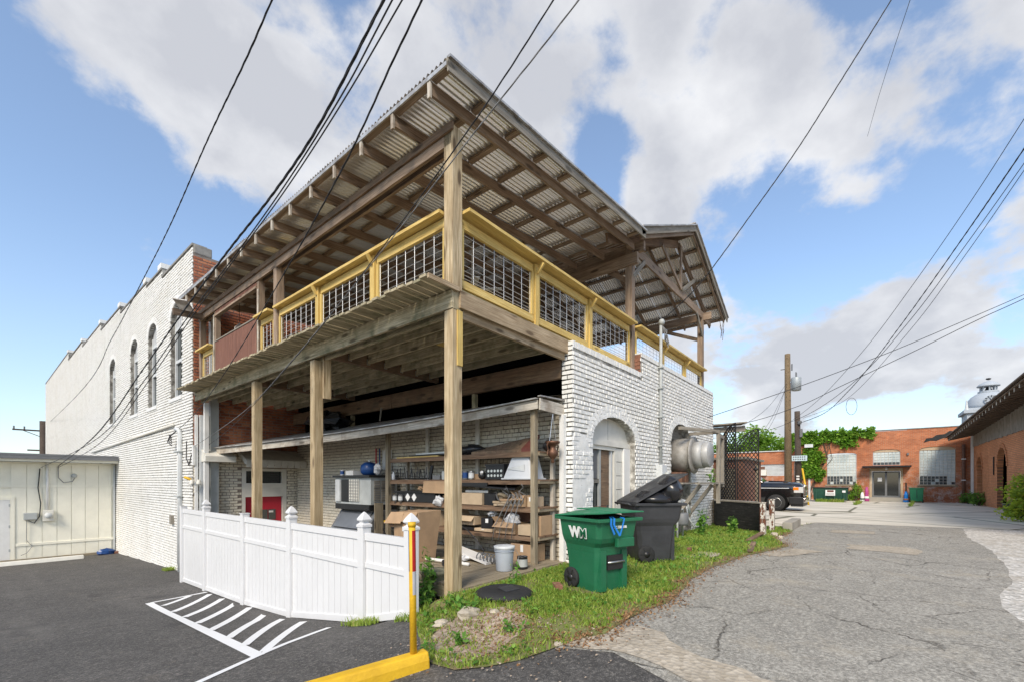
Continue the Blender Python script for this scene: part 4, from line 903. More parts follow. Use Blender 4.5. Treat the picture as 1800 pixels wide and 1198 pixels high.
# things up on the deck
def deck_chair(x, y, rz, mat, label):
    t_ = thing('patio_chair', label, 'chair', (x, y, DZ)); c, s = math.cos(rz), math.sin(rz)
    P = lambda a, b_, z: (x+a*c-b_*s, y+a*s+b_*c, DZ+z)
    beam('seat', P(-.22, 0, .44), P(.22, 0, .44), .44, .03, mat, t_); beam('backrest', P(-.22, 0, .46), P(-.30, 0, .92), .44, .025, mat, t_, up=(c, s, 0))
    for a in (-.2, .2):
        for b_ in (-.2, .2): beam('leg', P(a, b_, .0), P(a, b_, .43), .03, .03, 'iron', t_)
deck_chair(.9, 4.6, 2.6, 'wood_pine', 'patio chair with orange seat behind the left railing of the deck'); deck_chair(9.6, 1.3, 1.2, 'black_plastic', 'dark patio chair behind the far alley-side railing')
deck_chair(8.0, 1.2, 2.0, 'black_plastic', 'dark patio chair behind the middle alley-side railing beyond the roof post')
def deck_table(x, y, label, mat):
    t_ = thing('patio_table', label, 'table', (x, y, DZ)); B().lathe([(.42, .70), (.42, .74)], (x, y, DZ), 18).build('table_top', mat, t_); B().tube([(x, y, DZ), (x, y, DZ+.70)], .03, 8).build('table_leg', 'iron', t_); B().lathe([(.25, 0), (.22, .03)], (x, y, DZ), 14).build('table_base', 'iron', t_)
deck_table(1.5, 3.6, 'round patio table on the deck behind the left railing', 'white_paint'); deck_table(8.8, 1.6, 'round dark table on the deck behind the alley-side railing', 'wood_grey')
for (fx, fy, lb) in ((2.6, 2.2, 'white ceiling fan under the tin roof near the deck corner'), (3.2, 5.2, 'white ceiling fan under the middle of the tin roof')):
    t_ = thing('ceiling_fan', lb, 'fan', (fx, fy, 5.5)); B().tube([(fx, fy, 5.45), (fx, fy, zs_(fx)-.2)], .015, 6).build('rod', 'white_paint', t_); B().lathe([(.09, 0), (.12, .06), (.08, .12)], (fx, fy, 5.36), 12).build('motor', 'white_paint', t_, True)
    for k in range(5):
        a = k*2*math.pi/5+.3; beam('blade', (fx+.1*math.cos(a), fy+.1*math.sin(a), 5.42), (fx+.62*math.cos(a), fy+.62*math.sin(a), 5.42), .12, .012, 'white_paint', t_)
for (lx, ly, lb) in ((.3, 8.2, 'caged wall lantern by the red board screen'), (.35, 5.75, 'caged lantern beside the small yellow railing')):
    t_ = thing('cage_lantern', lb, 'lamp', (lx, ly, 5.0)); m = B()
    for k in range(8):
        a = k*math.pi/4; m.tube([(lx, ly, 5.45), (lx+.10*math.cos(a), ly+.10*math.sin(a), 5.33), (lx+.11*math.cos(a), ly+.11*math.sin(a), 5.2), (lx, ly, 5.1)], .008, 4)
    m.build('cage', 'tin_trim', t_); B().blob((lx, ly, 5.27), (.05, .05, .07), 8, 6, 0).build('bulb', 'print_white', t_, True)
    B().tube([(lx, ly, 5.45), (lx, ly, zs_(lx)-.05)], .006, 4).build('chain', 'iron', t_)
# ================================================================== lean-to roof, shelves and what stands under the deck
lean = thing('lean_to', 'sagging lean-to roof with peeling white fascia above the storage shelves', 'lean-to', (2, 5, 2.5))
nf = 10; LP = []
for i in range(nf+1):
    s = i/nf; LP.append(Vector((1.92+(.36-1.92)*s**1.5, .02+10.3*s, 2.78-.42*s-.04*math.sin(s*math.pi))))
for a, b_ in zip(LP, LP[1:]):
    beam('fascia', a+Vector((0, 0, -.06)), b_+Vector((0, .0, -.06)), .03, .15+random.uniform(-.01, .01), 'wood_oldwhite', lean)
    beam('drip_edge', a+Vector((-.03, 0, .035)), b_+Vector((-.03, 0, .035)), .08, .02, 'tin_trim', lean)
m = B(); vs = []
for p in LP: vs += [(p.x-.05, p.y, p.z+.05), (2.80, p.y, 3.02+.0*p.y)]
m.add(vs, [(2*i, 2*i+2, 2*i+3, 2*i+1) for i in range(nf)]).build('roof_sheet', 'tin_trim', lean)
for i in range(1, nf): beam('rafter', LP[i]+Vector((.02, 0, -.04)), (2.72, LP[i].y, 2.93), .04, .1, 'wood_brown', lean)
beam('end_board', (1.90, -.03, 2.72), (2.62, -.03, 2.70), .025, .19, 'wood_oldwhite', lean); beam('end_flashing', (1.88, -.03, 2.85), (2.64, -.03, 2.88), .06, .02, 'tin_trim', lean)
for (y, x) in ((2.1, 2.66), (3.7, 2.66)): beam('wall_stud', (x, y, -.1), (x, y, 2.85), .05, .09, 'cream_paint', lean)
beam('end_stud', (2.58, -.04, .05), (2.58, -.04, 2.62), .09, .09, 'white_paint', lean)

# low porch floor
porch = thing('porch_floor', 'low weathered plank floor under the storage shelves', 'deck', (1.3, 1.5, 0))
y = -.10
while y < 4.3:
    beam('plank', (.10+random.uniform(-.03, .03), y+.07, .03+random.uniform(-.004, .004)), (2.62, y+.07, .03), .133, .035, 'wood_porch', porch); y += .141
beam('rim_board', (.12, -.12, -.05), (2.62, -.12, -.05), .035, .16, 'wood_porch', porch); beam('rim_board', (.12, -.1, -.06), (.12, 4.3, -.06), .035, .15, 'wood_deck', porch)
for y in (.8, 2.2, 3.8): beam('support_post', (.3, y, -1.1), (.3, y, .0), .1, .1, 'wood_deck', porch)

# shelf unit
SX = 2.03
shelf = thing('shelf_unit', 'rough timber storage shelves full of junk against cream brick wall', 'shelves', (2.3, 2.2, .05))
for y, w_ in ((.18, .09), (4.32, .09)): beam('post', (SX, y, .05), (SX, y, 2.72), w_, w_, 'wood_porch', shelf)
for y in (.18, 4.32): beam('back_post', (2.56, y-.02, .05), (2.56, y-.02, 2.0), .07, .07, 'wood_oldwhite', shelf)
SZ = [.50, .99, 1.47, 1.95]
for z in SZ:
    for k in range(2):
        beam('shelf_board', (SX+.07+.29*k+.12, .10, z), (SX+.07+.29*k+.12, 4.40, z), .28, .03, 'wood_shelf', shelf)
    beam('front_rail', (SX+.03, .23, z-.04), (SX+.03, 4.27, z-.04), .03, .07, 'wood_shelf', shelf); beam('end_rail', (SX+.05, .12, z-.03), (2.55, .12, z-.03), .03, .06, 'wood_porch', shelf)
beam('cross_rail', (SX, .2, 1.50+.5), (SX, .2, 1.51+.5), .02, .02, 'wood_porch', shelf)

def carton(x0, x1, y0, y1, z0, z1, label, mat='cardboard', flaps=True, rz=0.0, tape=True, name='cardboard_box', cat='box'):
    t_ = thing(name, label, cat, ((x0+x1)/2, (y0+y1)/2, z0)); cx_, cy_ = (x0+x1)/2, (y0+y1)/2; c, s = math.cos(rz), math.sin(rz)
    def Rr(p): return (cx_+(p[0]-cx_)*c-(p[1]-cy_)*s, cy_+(p[0]-cx_)*s+(p[1]-cy_)*c, p[2])
    m = B().box(x0, x1, y0, y1, z0, z1); m.v = [Rr(p) for p in m.v]; m.build('body', mat, t_, bevel=.006)
    if tape:
        m = B().box(x0-.001, x0+.0-.0035, cy_-.03, cy_+.03, z0+(z1-z0)*.55, z1-.01); m.v = [Rr(p) for p in m.v]; m.build('label_patch', 'print_white', t_)
    if flaps:
        m = B().ext([(x0, y0, z1+.003), (x0, y1, z1+.003), (x0-.09, y1+.01, z1-.08), (x0-.09, y0-.01, z1-.08)], (.004, 0, .003)); m.v = [Rr(p) for p in m.v]; m.build('flap', mat, t_)
        m = B().ext([(x0, y1, z1+.004), (x1, y1, z1+.004), (x1, y1+.08, z1+.09), (x0, y1+.08, z1+.09)], (0, .004, 0)); m.v = [Rr(p) for p in m.v]; m.build('flap', mat, t_)
    return t_
def can(x, y, z, r_, h, label, mat='steel', band='print_white', name='paint_can', cat='can'):
    t_ = thing(name, label, cat, (x, y, z)); B().lathe([(r_*.97, 0), (r_, .01), (r_, h-.01), (r_*1.03, h), (r_*.9, h), (r_*.88, h-.012)], (x, y, z), 18).build('body', mat, t_, True)
    B().lathe([(r_+.002, h*.2), (r_+.002, h*.8)], (x, y, z), 18, cap=False).build('paper_band', band, t_, True)
    B().tube([(x-r_, y, z+h*.9), (x-r_*.9, y-r_*.6, z+h*1.15), (x, y-r_, z+h*1.0), (x+r_, y, z+h*.9)], .003, 4).build('handle', 'steel', t_); return t_
s1, s2, s3, s4 = [z+.016 for z in SZ]
FR = .066
# top shelf
t_ = thing('folded_table', 'dark brown folded tabletop with red edge lying on the top shelf', 'tabletop', (2.3, 1.0, s4)); B().ext([(2.12, .32, s4), (2.12, 1.75, s4), (2.5, 1.75, s4+.10), (2.5, .5, s4+.26)], (0, 0, .05)).build('top', 'wood_girder', t_); B().ext([(2.11, .30, s4+.0), (2.11, .52, s4+.0), (2.5, .52, s4+.27), (2.5, .40, s4+.27)], (0, 0, .06)).build('edge', 'maroon', t_)
t_ = thing('refuse_sack', 'black sack at the far end of the top shelf behind the corner post', 'sack', (2.35, 1.95, s4)); B().blob((2.35, 1.95, s4+.10), (.22, .3, .12), 10, 7, .15, 4).build('bag', 'bag_plastic', t_, True)
tag(B().blob((2.38, .0+.12, s4+.10), (.13, .10, .11), 10, 7, .15, 6).build('refuse_sack', 'bag_plastic', None, True), 'small black sack at the near end of the top shelf', 'sack')
for k, (mat, y0, y1, dz, lb) in enumerate((('wood_pine', 2.7, 4.1, .0, 'yellow edged flat board on the top shelf'), ('black_plastic', 2.45, 3.7, .035, 'black flat panel stacked on the top shelf'), ('steel', 2.5, 3.5, .065, 'pale metal strip topmost on the stacked panels'))):
    tag(B().ext([(2.10+.03*k, y0, s4+dz), (2.10+.03*k, y1, s4+dz), (2.5, y1-.1, s4+dz), (2.5, y0+.05, s4+dz)], (0, 0, .025)).build('stacked_board', mat), lb, 'board')
# second shelf
t_ = thing('milk_crate', 'black plastic milk crate with round holes on the second shelf', 'crate', (2.25, 1.05, s3)); x0, x1, y0, y1, h = 2.06, 2.38, .88, 1.32, .28
m = B(); m.box(x0, x0+.012, y0, y1, s3, s3+h); mo = m.build('front_panel', 'black_plastic', t_)
for i in range(5):
    for j in range(2): B().lathe([(.025, 0), (.025, -.004)], (x0-.0, y0+.06+i*.078, s3+.07+j*.085), 12, 'x').build('hole', 'glass_block', mo)
B().box(x0+.012, x1, y0, y0+.012, s3, s3+h).build('side_panel', 'black_plastic', t_); B().box(x0+.012, x1, y1-.012, y1, s3, s3+h).build('side_panel', 'black_plastic', t_); B().box(x1, x1+.012, y0, y1, s3, s3+h).build('back_panel', 'black_plastic', t_); B().box(x0+.012, x1, y0+.012, y1-.012, s3, s3+.01).build('base', 'black_plastic', t_)
for z in (.0, h-.03): B().box(x0-.012, x0-.001, y0-.01, y1+.01, s3+z, s3+z+.03).build('rim', 'black_plastic', t_)
t_ = thing('plastic_tub', 'clear plastic storage tub upside down on the second shelf', 'tub', (2.25, .55, s3))
m = B(); b0 = [(2.05, .26), (2.05, .90), (2.45, .90), (2.45, .26)]; b1 = [(2.12, .36), (2.12, .72), (2.40, .72), (2.40, .36)]
m.add([(a, b_, s3) for a, b_ in b0]+[(a, b_, s3+.45) for a, b_ in b1], MB.BF).build('body', 'clear_tub', t_, bevel=.02); B().box(2.035, 2.465, .24, .92, s3, s3+.025).build('rim', 'clear_tub', t_)
m = B(); m.ext([(2.065, .42, s3+.14), (2.065, .78, s3+.18), (2.075, .80, s3+.2), (2.075, .42, s3+.26)], (-.004, 0, 0)); m.build('moulding', 'grey_light', t_)
can(2.15, 1.78, s3, .055, .16, 'small silver can right of the corner post on the second shelf'); can(2.13, 1.93, s3, .055, .17, 'dark banded can right of the corner post on the second shelf', 'grey_dark', 'blue_tank')
t_ = thing('round_flask', 'dark round flask beside the milk crate', 'flask', (2.15, 1.48, s3)); B().blob((2.15, 1.48, s3+.075), (.09, .09, .075), 12, 8, 0).build('body', 'black_plastic', t_, True); B().tube([(2.10, 1.46, s3+.10), (2.0+.06, 1.42, s3+.14)], .03, 8).build('neck', 'print_white', t_)
t_ = thing('wire_rack', 'black wire dish rack on the left of the second shelf', 'rack', (2.2, 3.6, s3)); m = B()
for i in range(14):
    y = 3.05+i*.085; h = .12+.16*abs(math.sin(i*1.9)); m.tube([(2.12, y, s3+.02), (2.12+.03*math.sin(i*2), y+.03*math.cos(i*3), s3+h)], .011, 4); m.tube([(2.32, y, s3+.02), (2.32, y+.02, s3+h*.8)], .011, 4)
for x in (2.12, 2.32): m.tube([(x, 3.0, s3+.03), (x, 4.2, s3+.03)], .01, 4)
m.build('rack_wires', 'iron', t_)
B().ext([(2.1, 2.93, s3), (2.1, 3.0, s3), (2.12, 2.95, s3+.30), (2.12, 2.88, s3+.30)], (.03, 0, 0)).build('rack_end', 'iron', t_)
carton(2.07, 2.35, 2.30, 2.55, s3, s3+.17, 'grey lidded box beside the corner post on the second shelf', 'grey_paint', False, name='storage_box'); carton(2.08, 2.3, 2.62, 2.85, s3, s3+.09, 'low dark box beside the wire rack', 'grey_dark', False, name='storage_box', tape=False)
tag(B().ext([(2.015, 2.26, s3-.03), (2.015, 3.05, s3-.03), (1.99, 3.06, s3-.27), (1.99, 2.24, s3-.28)], (.005, 0, 0)).build('cardboard_sheet', 'cardboard'), 'flat brown cardboard sheet hanging below the second shelf', 'cardboard')
# third shelf
t_ = thing('tote_lid', 'large black tote lid lying across the third shelf', 'lid', (2.25, 1.4, s2)); B().ext([(2.03, .60, s2+.28), (2.03, 2.1, s2+.36), (2.5, 2.1, s2+.40), (2.5, .85, s2+.36)], (0, 0, .035)).build('lid', 'black_plastic', t_, bevel=.008); B().box(2.02, 2.045, 1.25, 2.1, s2+.35, s2+.42).build('rim', 'black_plastic', t_)
carton(2.06, 2.4, 1.42, 2.12, s2, s2+.22, 'long pale grey box on the third shelf beside the corner post', 'cardboard_pale', False, tape=False); carton(2.1, 2.45, 1.12, 1.40, s2, s2+.22, 'black case next to the long pale box', 'black_plastic', False, tape=False, name='case', cat='case')
for i, (y0, y1, z, rz) in enumerate(((.70, 1.12, .0, .2), (.74, 1.15, .045, -.1), (.66, 1.0, .09, .15))): carton(2.05, 2.35, y0, y1, s2+z, s2+z+.04, ('flattened carton lowest in the heap', 'flattened carton in the middle of the heap', 'flattened carton on top of the heap')[i]+' on the third shelf', ('cardboard_pale', 'wood_porch', 'cardboard')[i] if i != 1 else 'cardboard_pale', False, rz, tape=False, name='flat_carton')
carton(2.06, 2.35, .40, .66, s2, s2+.20, 'open brown carton near the shelf post on the third shelf', 'cardboard', True); carton(2.10, 2.4, .16+.08, .38, s2, s2+.18, 'small pale carton behind the near shelf post', 'cardboard_pale', False)
t_ = thing('black_case', 'long black case with two white diamond marks on the third shelf', 'case', (2.2, 3.5, s2)); B().box(2.06, 2.4, 2.75, 4.05, s2, s2+.20).build('body', 'black_plastic', t_); B().box(2.02, 2.42, 2.7, 4.1, s2+.205, s2+.23).build('lid', 'black_plastic', t_)
for yc in (3.42, 3.64): B().ext([(2.056, yc-.085, s2+.10), (2.056, yc, s2+.19), (2.056, yc+.085, s2+.10), (2.056, yc, s2+.01)], (-.004, 0, 0)).build('diamond_mark', 'print_white', t_)
for k, (y, lb) in enumerate(((3.85, 'grey tin left of the diamond marked case front'), (4.05, 'grey tin beside the far shelf post'))): can(2.02, y, s2, .05, .14, lb, 'grey_dark', 'grey_light')
t_ = thing('crumpled_bag', 'crumpled clear plastic bag at the edge of the third shelf', 'bag', (2.05, 2.6, s2)); B().blob((2.06, 2.62, s2+.05), (.10, .14, .10), 9, 6, .35, 8).build('bag', 'bag_clear', t_)
# fourth shelf
carton(2.06, 2.45, 1.62, 2.1, s1+.10, s1+.26, 'tan open carton on the lowest shelf by the corner post', 'cardboard_pale', True, tape=False); carton(2.05, 2.3, 1.55, 2.1, s1, s1+.05, 'flat black tray on the lowest shelf', 'black_plastic', False, tape=False, name='tray', cat='tray')
carton(2.06, 2.3, 1.20, 1.45, s1+.06, s1+.25, 'dark wrapped package on the lowest shelf', 'bag_plastic', False, .25, name='package', cat='package'); carton(2.04, 2.3, 1.15, 1.60, s1, s1+.055, 'flat printed carton under the dark package', 'cardboard_pale', False)
carton(2.02, 2.42, .62, 1.05, s1, s1+.20, 'big open brown carton on the lowest shelf', 'cardboard', True, .05, tape=False)
tag(B().ext([(2.38, .55, s1+.2), (2.38, 1.15, s1+.2), (2.42, 1.2, s1+.42), (2.42, .5, s1+.42)], (.005, 0, 0)).build('cardboard_sheet', 'brown_paint'), 'dark cardboard flap standing behind the big open carton', 'cardboard')
tag(B().blob((2.12, .74, s1+.24), (.13, .15, .12), 10, 7, .25, 12).build('crumpled_bag', 'bag_clear', None), 'clear bag stuffed in the big open carton', 'bag')
carton(2.05, 2.4, .26, .55, s1, s1+.18, 'grey brown carton beside the near shelf post on the lowest shelf', 'cardboard_pale', False, tape=False); carton(2.15, 2.5, .02+.11, .24, s1, s1+.34, 'brown carton behind the near shelf post on the lowest shelf', 'cardboard', False, tape=False)
# cables hanging off the shelf
for k in range(7):
    y = .42+.09*k; pts = [(2.0, y, s2+.20), (1.97, y+.02, s2+.12), (1.96, y+.10+.02*k, s2-.10), (1.95, y+.16+.05*k, s2-.35), (1.96, y+.2+.06*k, s2-.55-.03*k)] if k < 4 else [(2.0, y-.3, s2+.16), (1.97, y-.35, s2+.22), (1.96, y-.42, s2+.12), (1.97, y-.36, s2+.02), (1.99, y-.3, s2+.1)]
    tag(B().tube(pts, .008, 5).build('loose_cable', 'cable_grey', None, True), ('nearest', 'second nearest', 'third nearest', 'farthest', 'nearest', 'middle', 'farthest')[k]+(' loose grey cable trailing from the third shelf to the lowest shelf' if k < 4 else ' coiled grey cable on the third shelf by the near post'), 'cable', 'cables trailing from the shelves' if k < 4 else 'coiled cables by the near post')
# floor things
bz = .05
def bucket(x, y, z, label):
    t_ = thing('bucket', label, 'bucket', (x, y, z)); B().lathe([(.125, 0), (.13, .01), (.15, .30), (.15, .36)], (x, y, z), 24).build('body', 'bucket_grey', t_, True)
    for h in (.30, .325): B().lathe([(.15, h), (.162, h+.004), (.162, h+.012), (.15, h+.016)], (x, y, z), 24, cap=False).build('rib', 'bucket_grey', t_, True)
    B().lathe([(.165, .35), (.168, .36), (.168, .385), (.15, .392), (.0, .392)], (x, y, z), 24, cap=False).build('lid', 'grey_light', t_, True); B().tube([(x+.10, y-.14, z+.33), (x+.16, y-.17, z+.22), (x+.13, y-.15, z+.12)], .004, 4).build('handle', 'steel', t_)
bucket(1.32, .24, bz, 'light grey plastic bucket with lid on the porch floor')
t_ = can(1.60, .10, bz, .085, .20, 'black paint can with green band on the porch floor by the shelf post', 'black_plastic', 'grey_paint')
carton(2.1, 2.45, .25, .75, bz, bz+.30, 'brown carton on the floor under the lowest shelf', 'cardboard', False)
t_ = thing('trim_plank', 'white trim plank lying on the porch floor behind the bucket', 'plank', (1.6, 1.2, bz)); B().ext([(1.45, .75, bz), (1.75, .75, bz), (1.85, 1.75, bz+.15), (1.55, 1.75, bz+.15)], (0, 0, .035)).build('plank', 'white_paint', t_)
pts = [(1.55+.06*math.cos(i*.9), .55+.012*i, bz+.10+.08*math.sin(i*.9)) for i in range(40)]
tag(B().tube(pts, .012, 5).build('coiled_hose', 'grey_dark', None, True), 'dark ribbed coil of hose left of the grey bucket', 'hose')
for k, (x, y, lb) in enumerate(((1.5, 1.3, 'crumpled rag on the porch floor'), (1.7, 1.0, 'scrap of rubbish beside the trim plank'))): tag(B().blob((x, y, bz+.04), (.12, .10, .05), 8, 5, .35, 20+k).build('litter', 'bag_clear' if k == 0 else 'cardboard_pale'), lb, 'litter')
pts = [(1.95, 1.9, .62), (1.85, 1.6, .55), (1.8, 1.35, .42), (1.82, 1.15, .22), (1.85, 1.2, .1)]
tag(B().tube(pts, .014, 5).build('garden_hose', 'cable', None, True), 'dark hose drooping from the lowest shelf to the porch floor', 'hose')
# big cartons behind the fence end
t_ = thing('large_carton', 'large brown carton with open flaps standing behind the fence end', 'box', (.95, 2.05, bz)); m = B(); m.add([(.75, 1.85, bz), (.85, 2.45, bz), (1.35, 2.4, bz), (1.25, 1.8, bz), (.80, 1.70, .92), (.82, 2.42, .90), (1.35, 2.4, .92), (1.3, 1.7, .94)], MB.BF).build('body', 'cardboard', t_)
B().ext([(.80, 1.72, .93), (.82, 2.10, .91), (.74, 2.12, .75), (.70, 1.70, .78)], (-.005, 0, 0)).build('flap', 'cardboard', t_); B().ext([(.82, 2.12, .91), (.82, 2.5, .90), (.70, 2.55, .70), (.72, 2.1, .72)], (-.005, 0, 0)).build('flap', 'cardboard', t_); B().box(.775, .78, 2.0, 2.12, .58, .66).build('paper_label', 'print_white', t_)
tag(B().ext([(.72, 2.5, bz), (.72, 2.62, bz+.55), (.72, 2.2, bz), ], (.02, 0, 0)).build('black_sheet', 'bag_plastic'), 'black plastic sheet at the foot of the large carton', 'sheet')
# stone planter
t_ = thing('stone_planter', 'mossy stone planter beside the corner post', 'planter', (.22, .75, -.25)); B().lathe([(.10, -.05), (.13, .1), (.17, .25), (.19, .34), (.21, .36), (.21, .40), (.16, .40)], (.22, .62, -.22), 18).build('bowl', 'stone_urn', t_, True); B().box(.05, .42, .42, .82, -.55, -.24).build('plinth', 'stone_urn', t_, bevel=.02)
# copper lantern ornament
t_ = thing('hanging_ornament', 'hanging ornate copper urn under the near end of the lean-to', 'ornament', (2.28, -.02, 1.85)); c_ = (2.28, -.03, 1.95)
B().lathe([(.012, -.19), (.035, -.17), (.02, -.13), (.05, -.10), (.085, -.05), (.09, .0), (.055, .05), (.045, .09), (.08, .12), (.12, .15), (.125, .18), (.10, .185)], c_, 14).build('urn', 'copper', t_, True)
for s in (-1, 1): B().tube([(2.28+s*.12, -.03, 2.12), (2.28+s*.17, -.03, 2.06), (2.28+s*.14, -.03, 1.98), (2.28+s*.16, -.03, 1.90)], .012, 5).build('scroll', 'copper', t_); B().tube([(2.28+s*.1, -.03, 2.13), (2.28, -.03, 2.6)], .006, 4).build('chain', 'steel', t_)
# ice machine
ice = thing('ice_machine', 'stainless ice machine with sloped bin door under the deck', 'ice machine', (2.2, 5.3, -.5))
IX0, IX1, IY0, IY1 = 1.75, 2.6, 4.75, 6.35
B().box(IX0, IX1, IY0, IY1, -.6, .30).build('bin_base', 'steel', ice, bevel=.01)
B().ext([(IX0, IY0, .305), (IX0+.30, IY0, .76), (IX1, IY0, .76), (IX1, IY0, .305)], (0, 1.6, 0)).build('bin_hood', 'grey_dark', ice)
B().ext([(IX0-.015, IY0+.15, .33), (IX0-.015, IY1-.15, .33), (IX0+.27, IY1-.15, .755), (IX0+.27, IY0+.15, .755)], (-.015, 0, .01)).build('bin_door', 'steel', ice)
B().box(IX0+.10, IX1, IY0+.06, IY1-.03, .765, .90).build('neck', 'black_plastic', ice)
hd_ = B().box(IX0+.12, IX1, IY0+.02, IY1-.02, .90, 1.54).build('head_unit', 'grey_paint', ice); B().box(IX0+.05, IX1+.02, IY0-.02, IY1+.02, 1.545, 1.60).build('head_lid', 'black_plastic', ice)
B().box(IX0+.105, IX0+.119, IY0+.95, IY1-.3, .95, 1.5).build('dark_opening', 'black_plastic', hd_)
gr = B().box(IX0+.09, IX0+.104, IY0+.5, IY0+.93, .97, 1.50).build('ice_grid', 'cream_paint', hd_)
for i in range(7): B().box(IX0+.082, IX0+.089, IY0+.5, IY0+.93, 1.0+i*.072, 1.012+i*.072).build('grid_bar', 'grey_dark', hd_)
for i in range(6): B().box(IX0+.08, IX0+.088, IY0+.53+i*.075, IY0+.54+i*.075, .97, 1.5).build('grid_bar', 'grey_dark', hd_)
for i in range(3):
    x0 = IX0+.2+i*.2; lv = B().box(x0, x0+.17, IY0+.005, IY0+.019, .97, 1.47).build('side_louvre', 'wood_grey', hd_)
    for j in range(8): B().box(x0+.01, x0+.16, IY0-.003, IY0+.004, 1.0+j*.058, 1.012+j*.058).build('slat', 'grey_dark', lv)
B().box(IX0+.08, IX0+.119, IY1-.27, IY1-.06, .95, 1.5).build('control_panel', 'grey_light', hd_)
tk = thing('pressure_tank', 'blue pressure tank standing on top of the ice machine', 'tank', (2.2, 5.35, 1.6)); B().lathe([(.14, 0), (.20, .06), (.21, .14), (.20, .24), (.12, .31), (.02, .33)], (2.2, 5.35, 1.602), 20).build('tank', 'blue_tank', tk, True); B().tube([(2.2, 5.35, 1.92), (2.2, 5.35, 1.98)], .02, 8).build('valve', 'steel', tk)
carton(2.0, 2.3, 5.75, 6.1, 1.602, 1.72, 'white boxy pump beside the blue tank', 'white_paint', False, tape=False, name='pump_box', cat='pump'); tag(B().blob((2.2, 4.98, 1.74), (.10, .10, .14), 8, 6, .2, 3).build('wrapped_bundle', 'bag_clear'), 'pale wrapped bundle right of the blue tank', 'bundle')
can(2.0, 6.25, 1.602, .05, .14, 'small blue-topped bottle at the far corner of the ice machine', 'clear_tub', 'blue_tank', name='water_bottle', cat='bottle')
for (y, mat, lb) in ((5.78, 'red_door', 'thin red water pipe on the cream brick wall'), (5.62, 'blue_tank', 'thin blue water pipe on the cream brick wall')): tag(B().tube([(2.68, y, 1.6), (2.68, y, 2.3)], .018, 6).build('water_pipe', mat), lb, 'pipe')
tag(B().box(2.68, 2.72, 5.15, 5.5, 1.75, 2.25).build('access_panel', 'white_paint'), 'white access panel on the brick wall behind the tank', 'panel')
tag(beam('leaning_plank', (1.95, 4.58, -.6), (1.98, 4.62, .95), .22, .03, 'wood_porch', None, up=(0, 1, 0)), 'weathered plank leaning beside the ice machine', 'plank')
can(2.15, 4.0, s1+.0, .10, .20, 'white paint can on the lowest shelf near the far post', 'white_paint', 'print_white'); can(2.12, 3.68, s1, .10, .16, 'grey paint can beside the white paint can', 'grey_paint', 'grey_light')
t_ = thing('spirit_level', 'yellow spirit level lying on the lowest shelf edge', 'tool', (2.0, 3.8, s1)); beam('body', (1.98, 3.2, s1+.02), (1.98, 4.4, s1+.02), .03, .05, 'yellow_paint', t_); beam('vial', (1.975, 3.78, s1+.02), (1.975, 3.86, s1+.02), .05, .02, 'glass_block', t_)
tag(B().blob((2.2, 7.4, 3.1), (.45, .8, .25), 10, 6, .35, 5).build('dark_bundle', 'bag_plastic'), 'dark bundle lying on the lean-to roof against the red brick', 'bundle')
tag(B().tube([(2.4, 5.2, 2.95), (2.35, 5.05, 3.25)], .02, 5).build('ladder_end', 'wood_grey'), 'end of a pale ladder rail lying on the lean-to roof', 'ladder')

# more small clutter on the shelves
def bottle(x, y, z, r_, h, mat, label):
    t_ = thing('bottle', label, 'bottle', (x, y, z)); B().lathe([(r_*.9, 0), (r_, .01), (r_, h*.6), (r_*.4, h*.8), (r_*.35, h*.92)], (x, y, z), 12).build('body', mat, t_, True); B().lathe([(r_*.42, h*.92), (r_*.42, h)], (x, y, z), 10).build('cap', 'black_plastic', t_)
bottle(2.08, 2.2, s3, .04, .22, 'glass_pane', 'dark glass bottle hard by the corner post on the second shelf'); bottle(2.1, 4.22, s3, .04, .2, 'clear_tub', 'clear bottle at the far end of the second shelf')
bottle(2.3, 1.62, s3, .05, .18, 'blue_tank', 'blue bottle between the cans and the round flask'); bottle(2.1, 3.2, s1, .05, .24, 'white_paint', 'white bottle standing on the lowest shelf behind the large carton')
carton(2.1, 2.4, 3.3, 3.6, s1, s1+.22, 'small brown carton left of the paint cans on the lowest shelf', 'cardboard', True, .1); carton(2.1, 2.42, 2.75, 3.1, s1, s1+.3, 'tall pale carton on the lowest shelf behind the large carton', 'cardboard_pale', False, -.08)
carton(2.12, 2.4, 2.15, 2.5, s1, s1+.2, 'grey carton left of the corner post on the lowest shelf', 'grey_paint', False, .05); carton(2.15, 2.4, 2.2, 2.6, s2, s2+.16, 'brown carton left of the corner post on the third shelf', 'cardboard', False, .1)
carton(2.2, 2.5, 1.45, 1.75, s3, s3+.11, 'low brown carton behind the round flask', 'cardboard', False); carton(2.1, 2.35, 1.3, 1.9, s2+.225, s2+.275, 'flat tin tray on top of the long pale box', 'steel', False, tape=False, name='tray', cat='tray')
for k, (y, z, sz, mat, lb) in enumerate(((1.0, s2+.15, .09, 'wood_porch', 'heap of crumpled brown paper on the flattened cartons'), (.30, s3+.03, .05, 'bag_clear', 'scrap of plastic on the second shelf by the near post'), (1.25, s1+.30, .07, 'bag_clear', 'crumpled film on top of the dark package'), (3.3, s2+.27, .07, 'cardboard', 'crushed cup on the diamond marked case'), (2.4, s4+.12, .1, 'grey_dark', 'dark cloth bundle behind the flat boards on the top shelf'))):
    tag(B().blob((2.16, y, z+sz*.5), (sz, sz*1.3, sz*.7), 9, 6, .35, 70+k).build('crumpled_scrap', mat), lb, 'scrap')
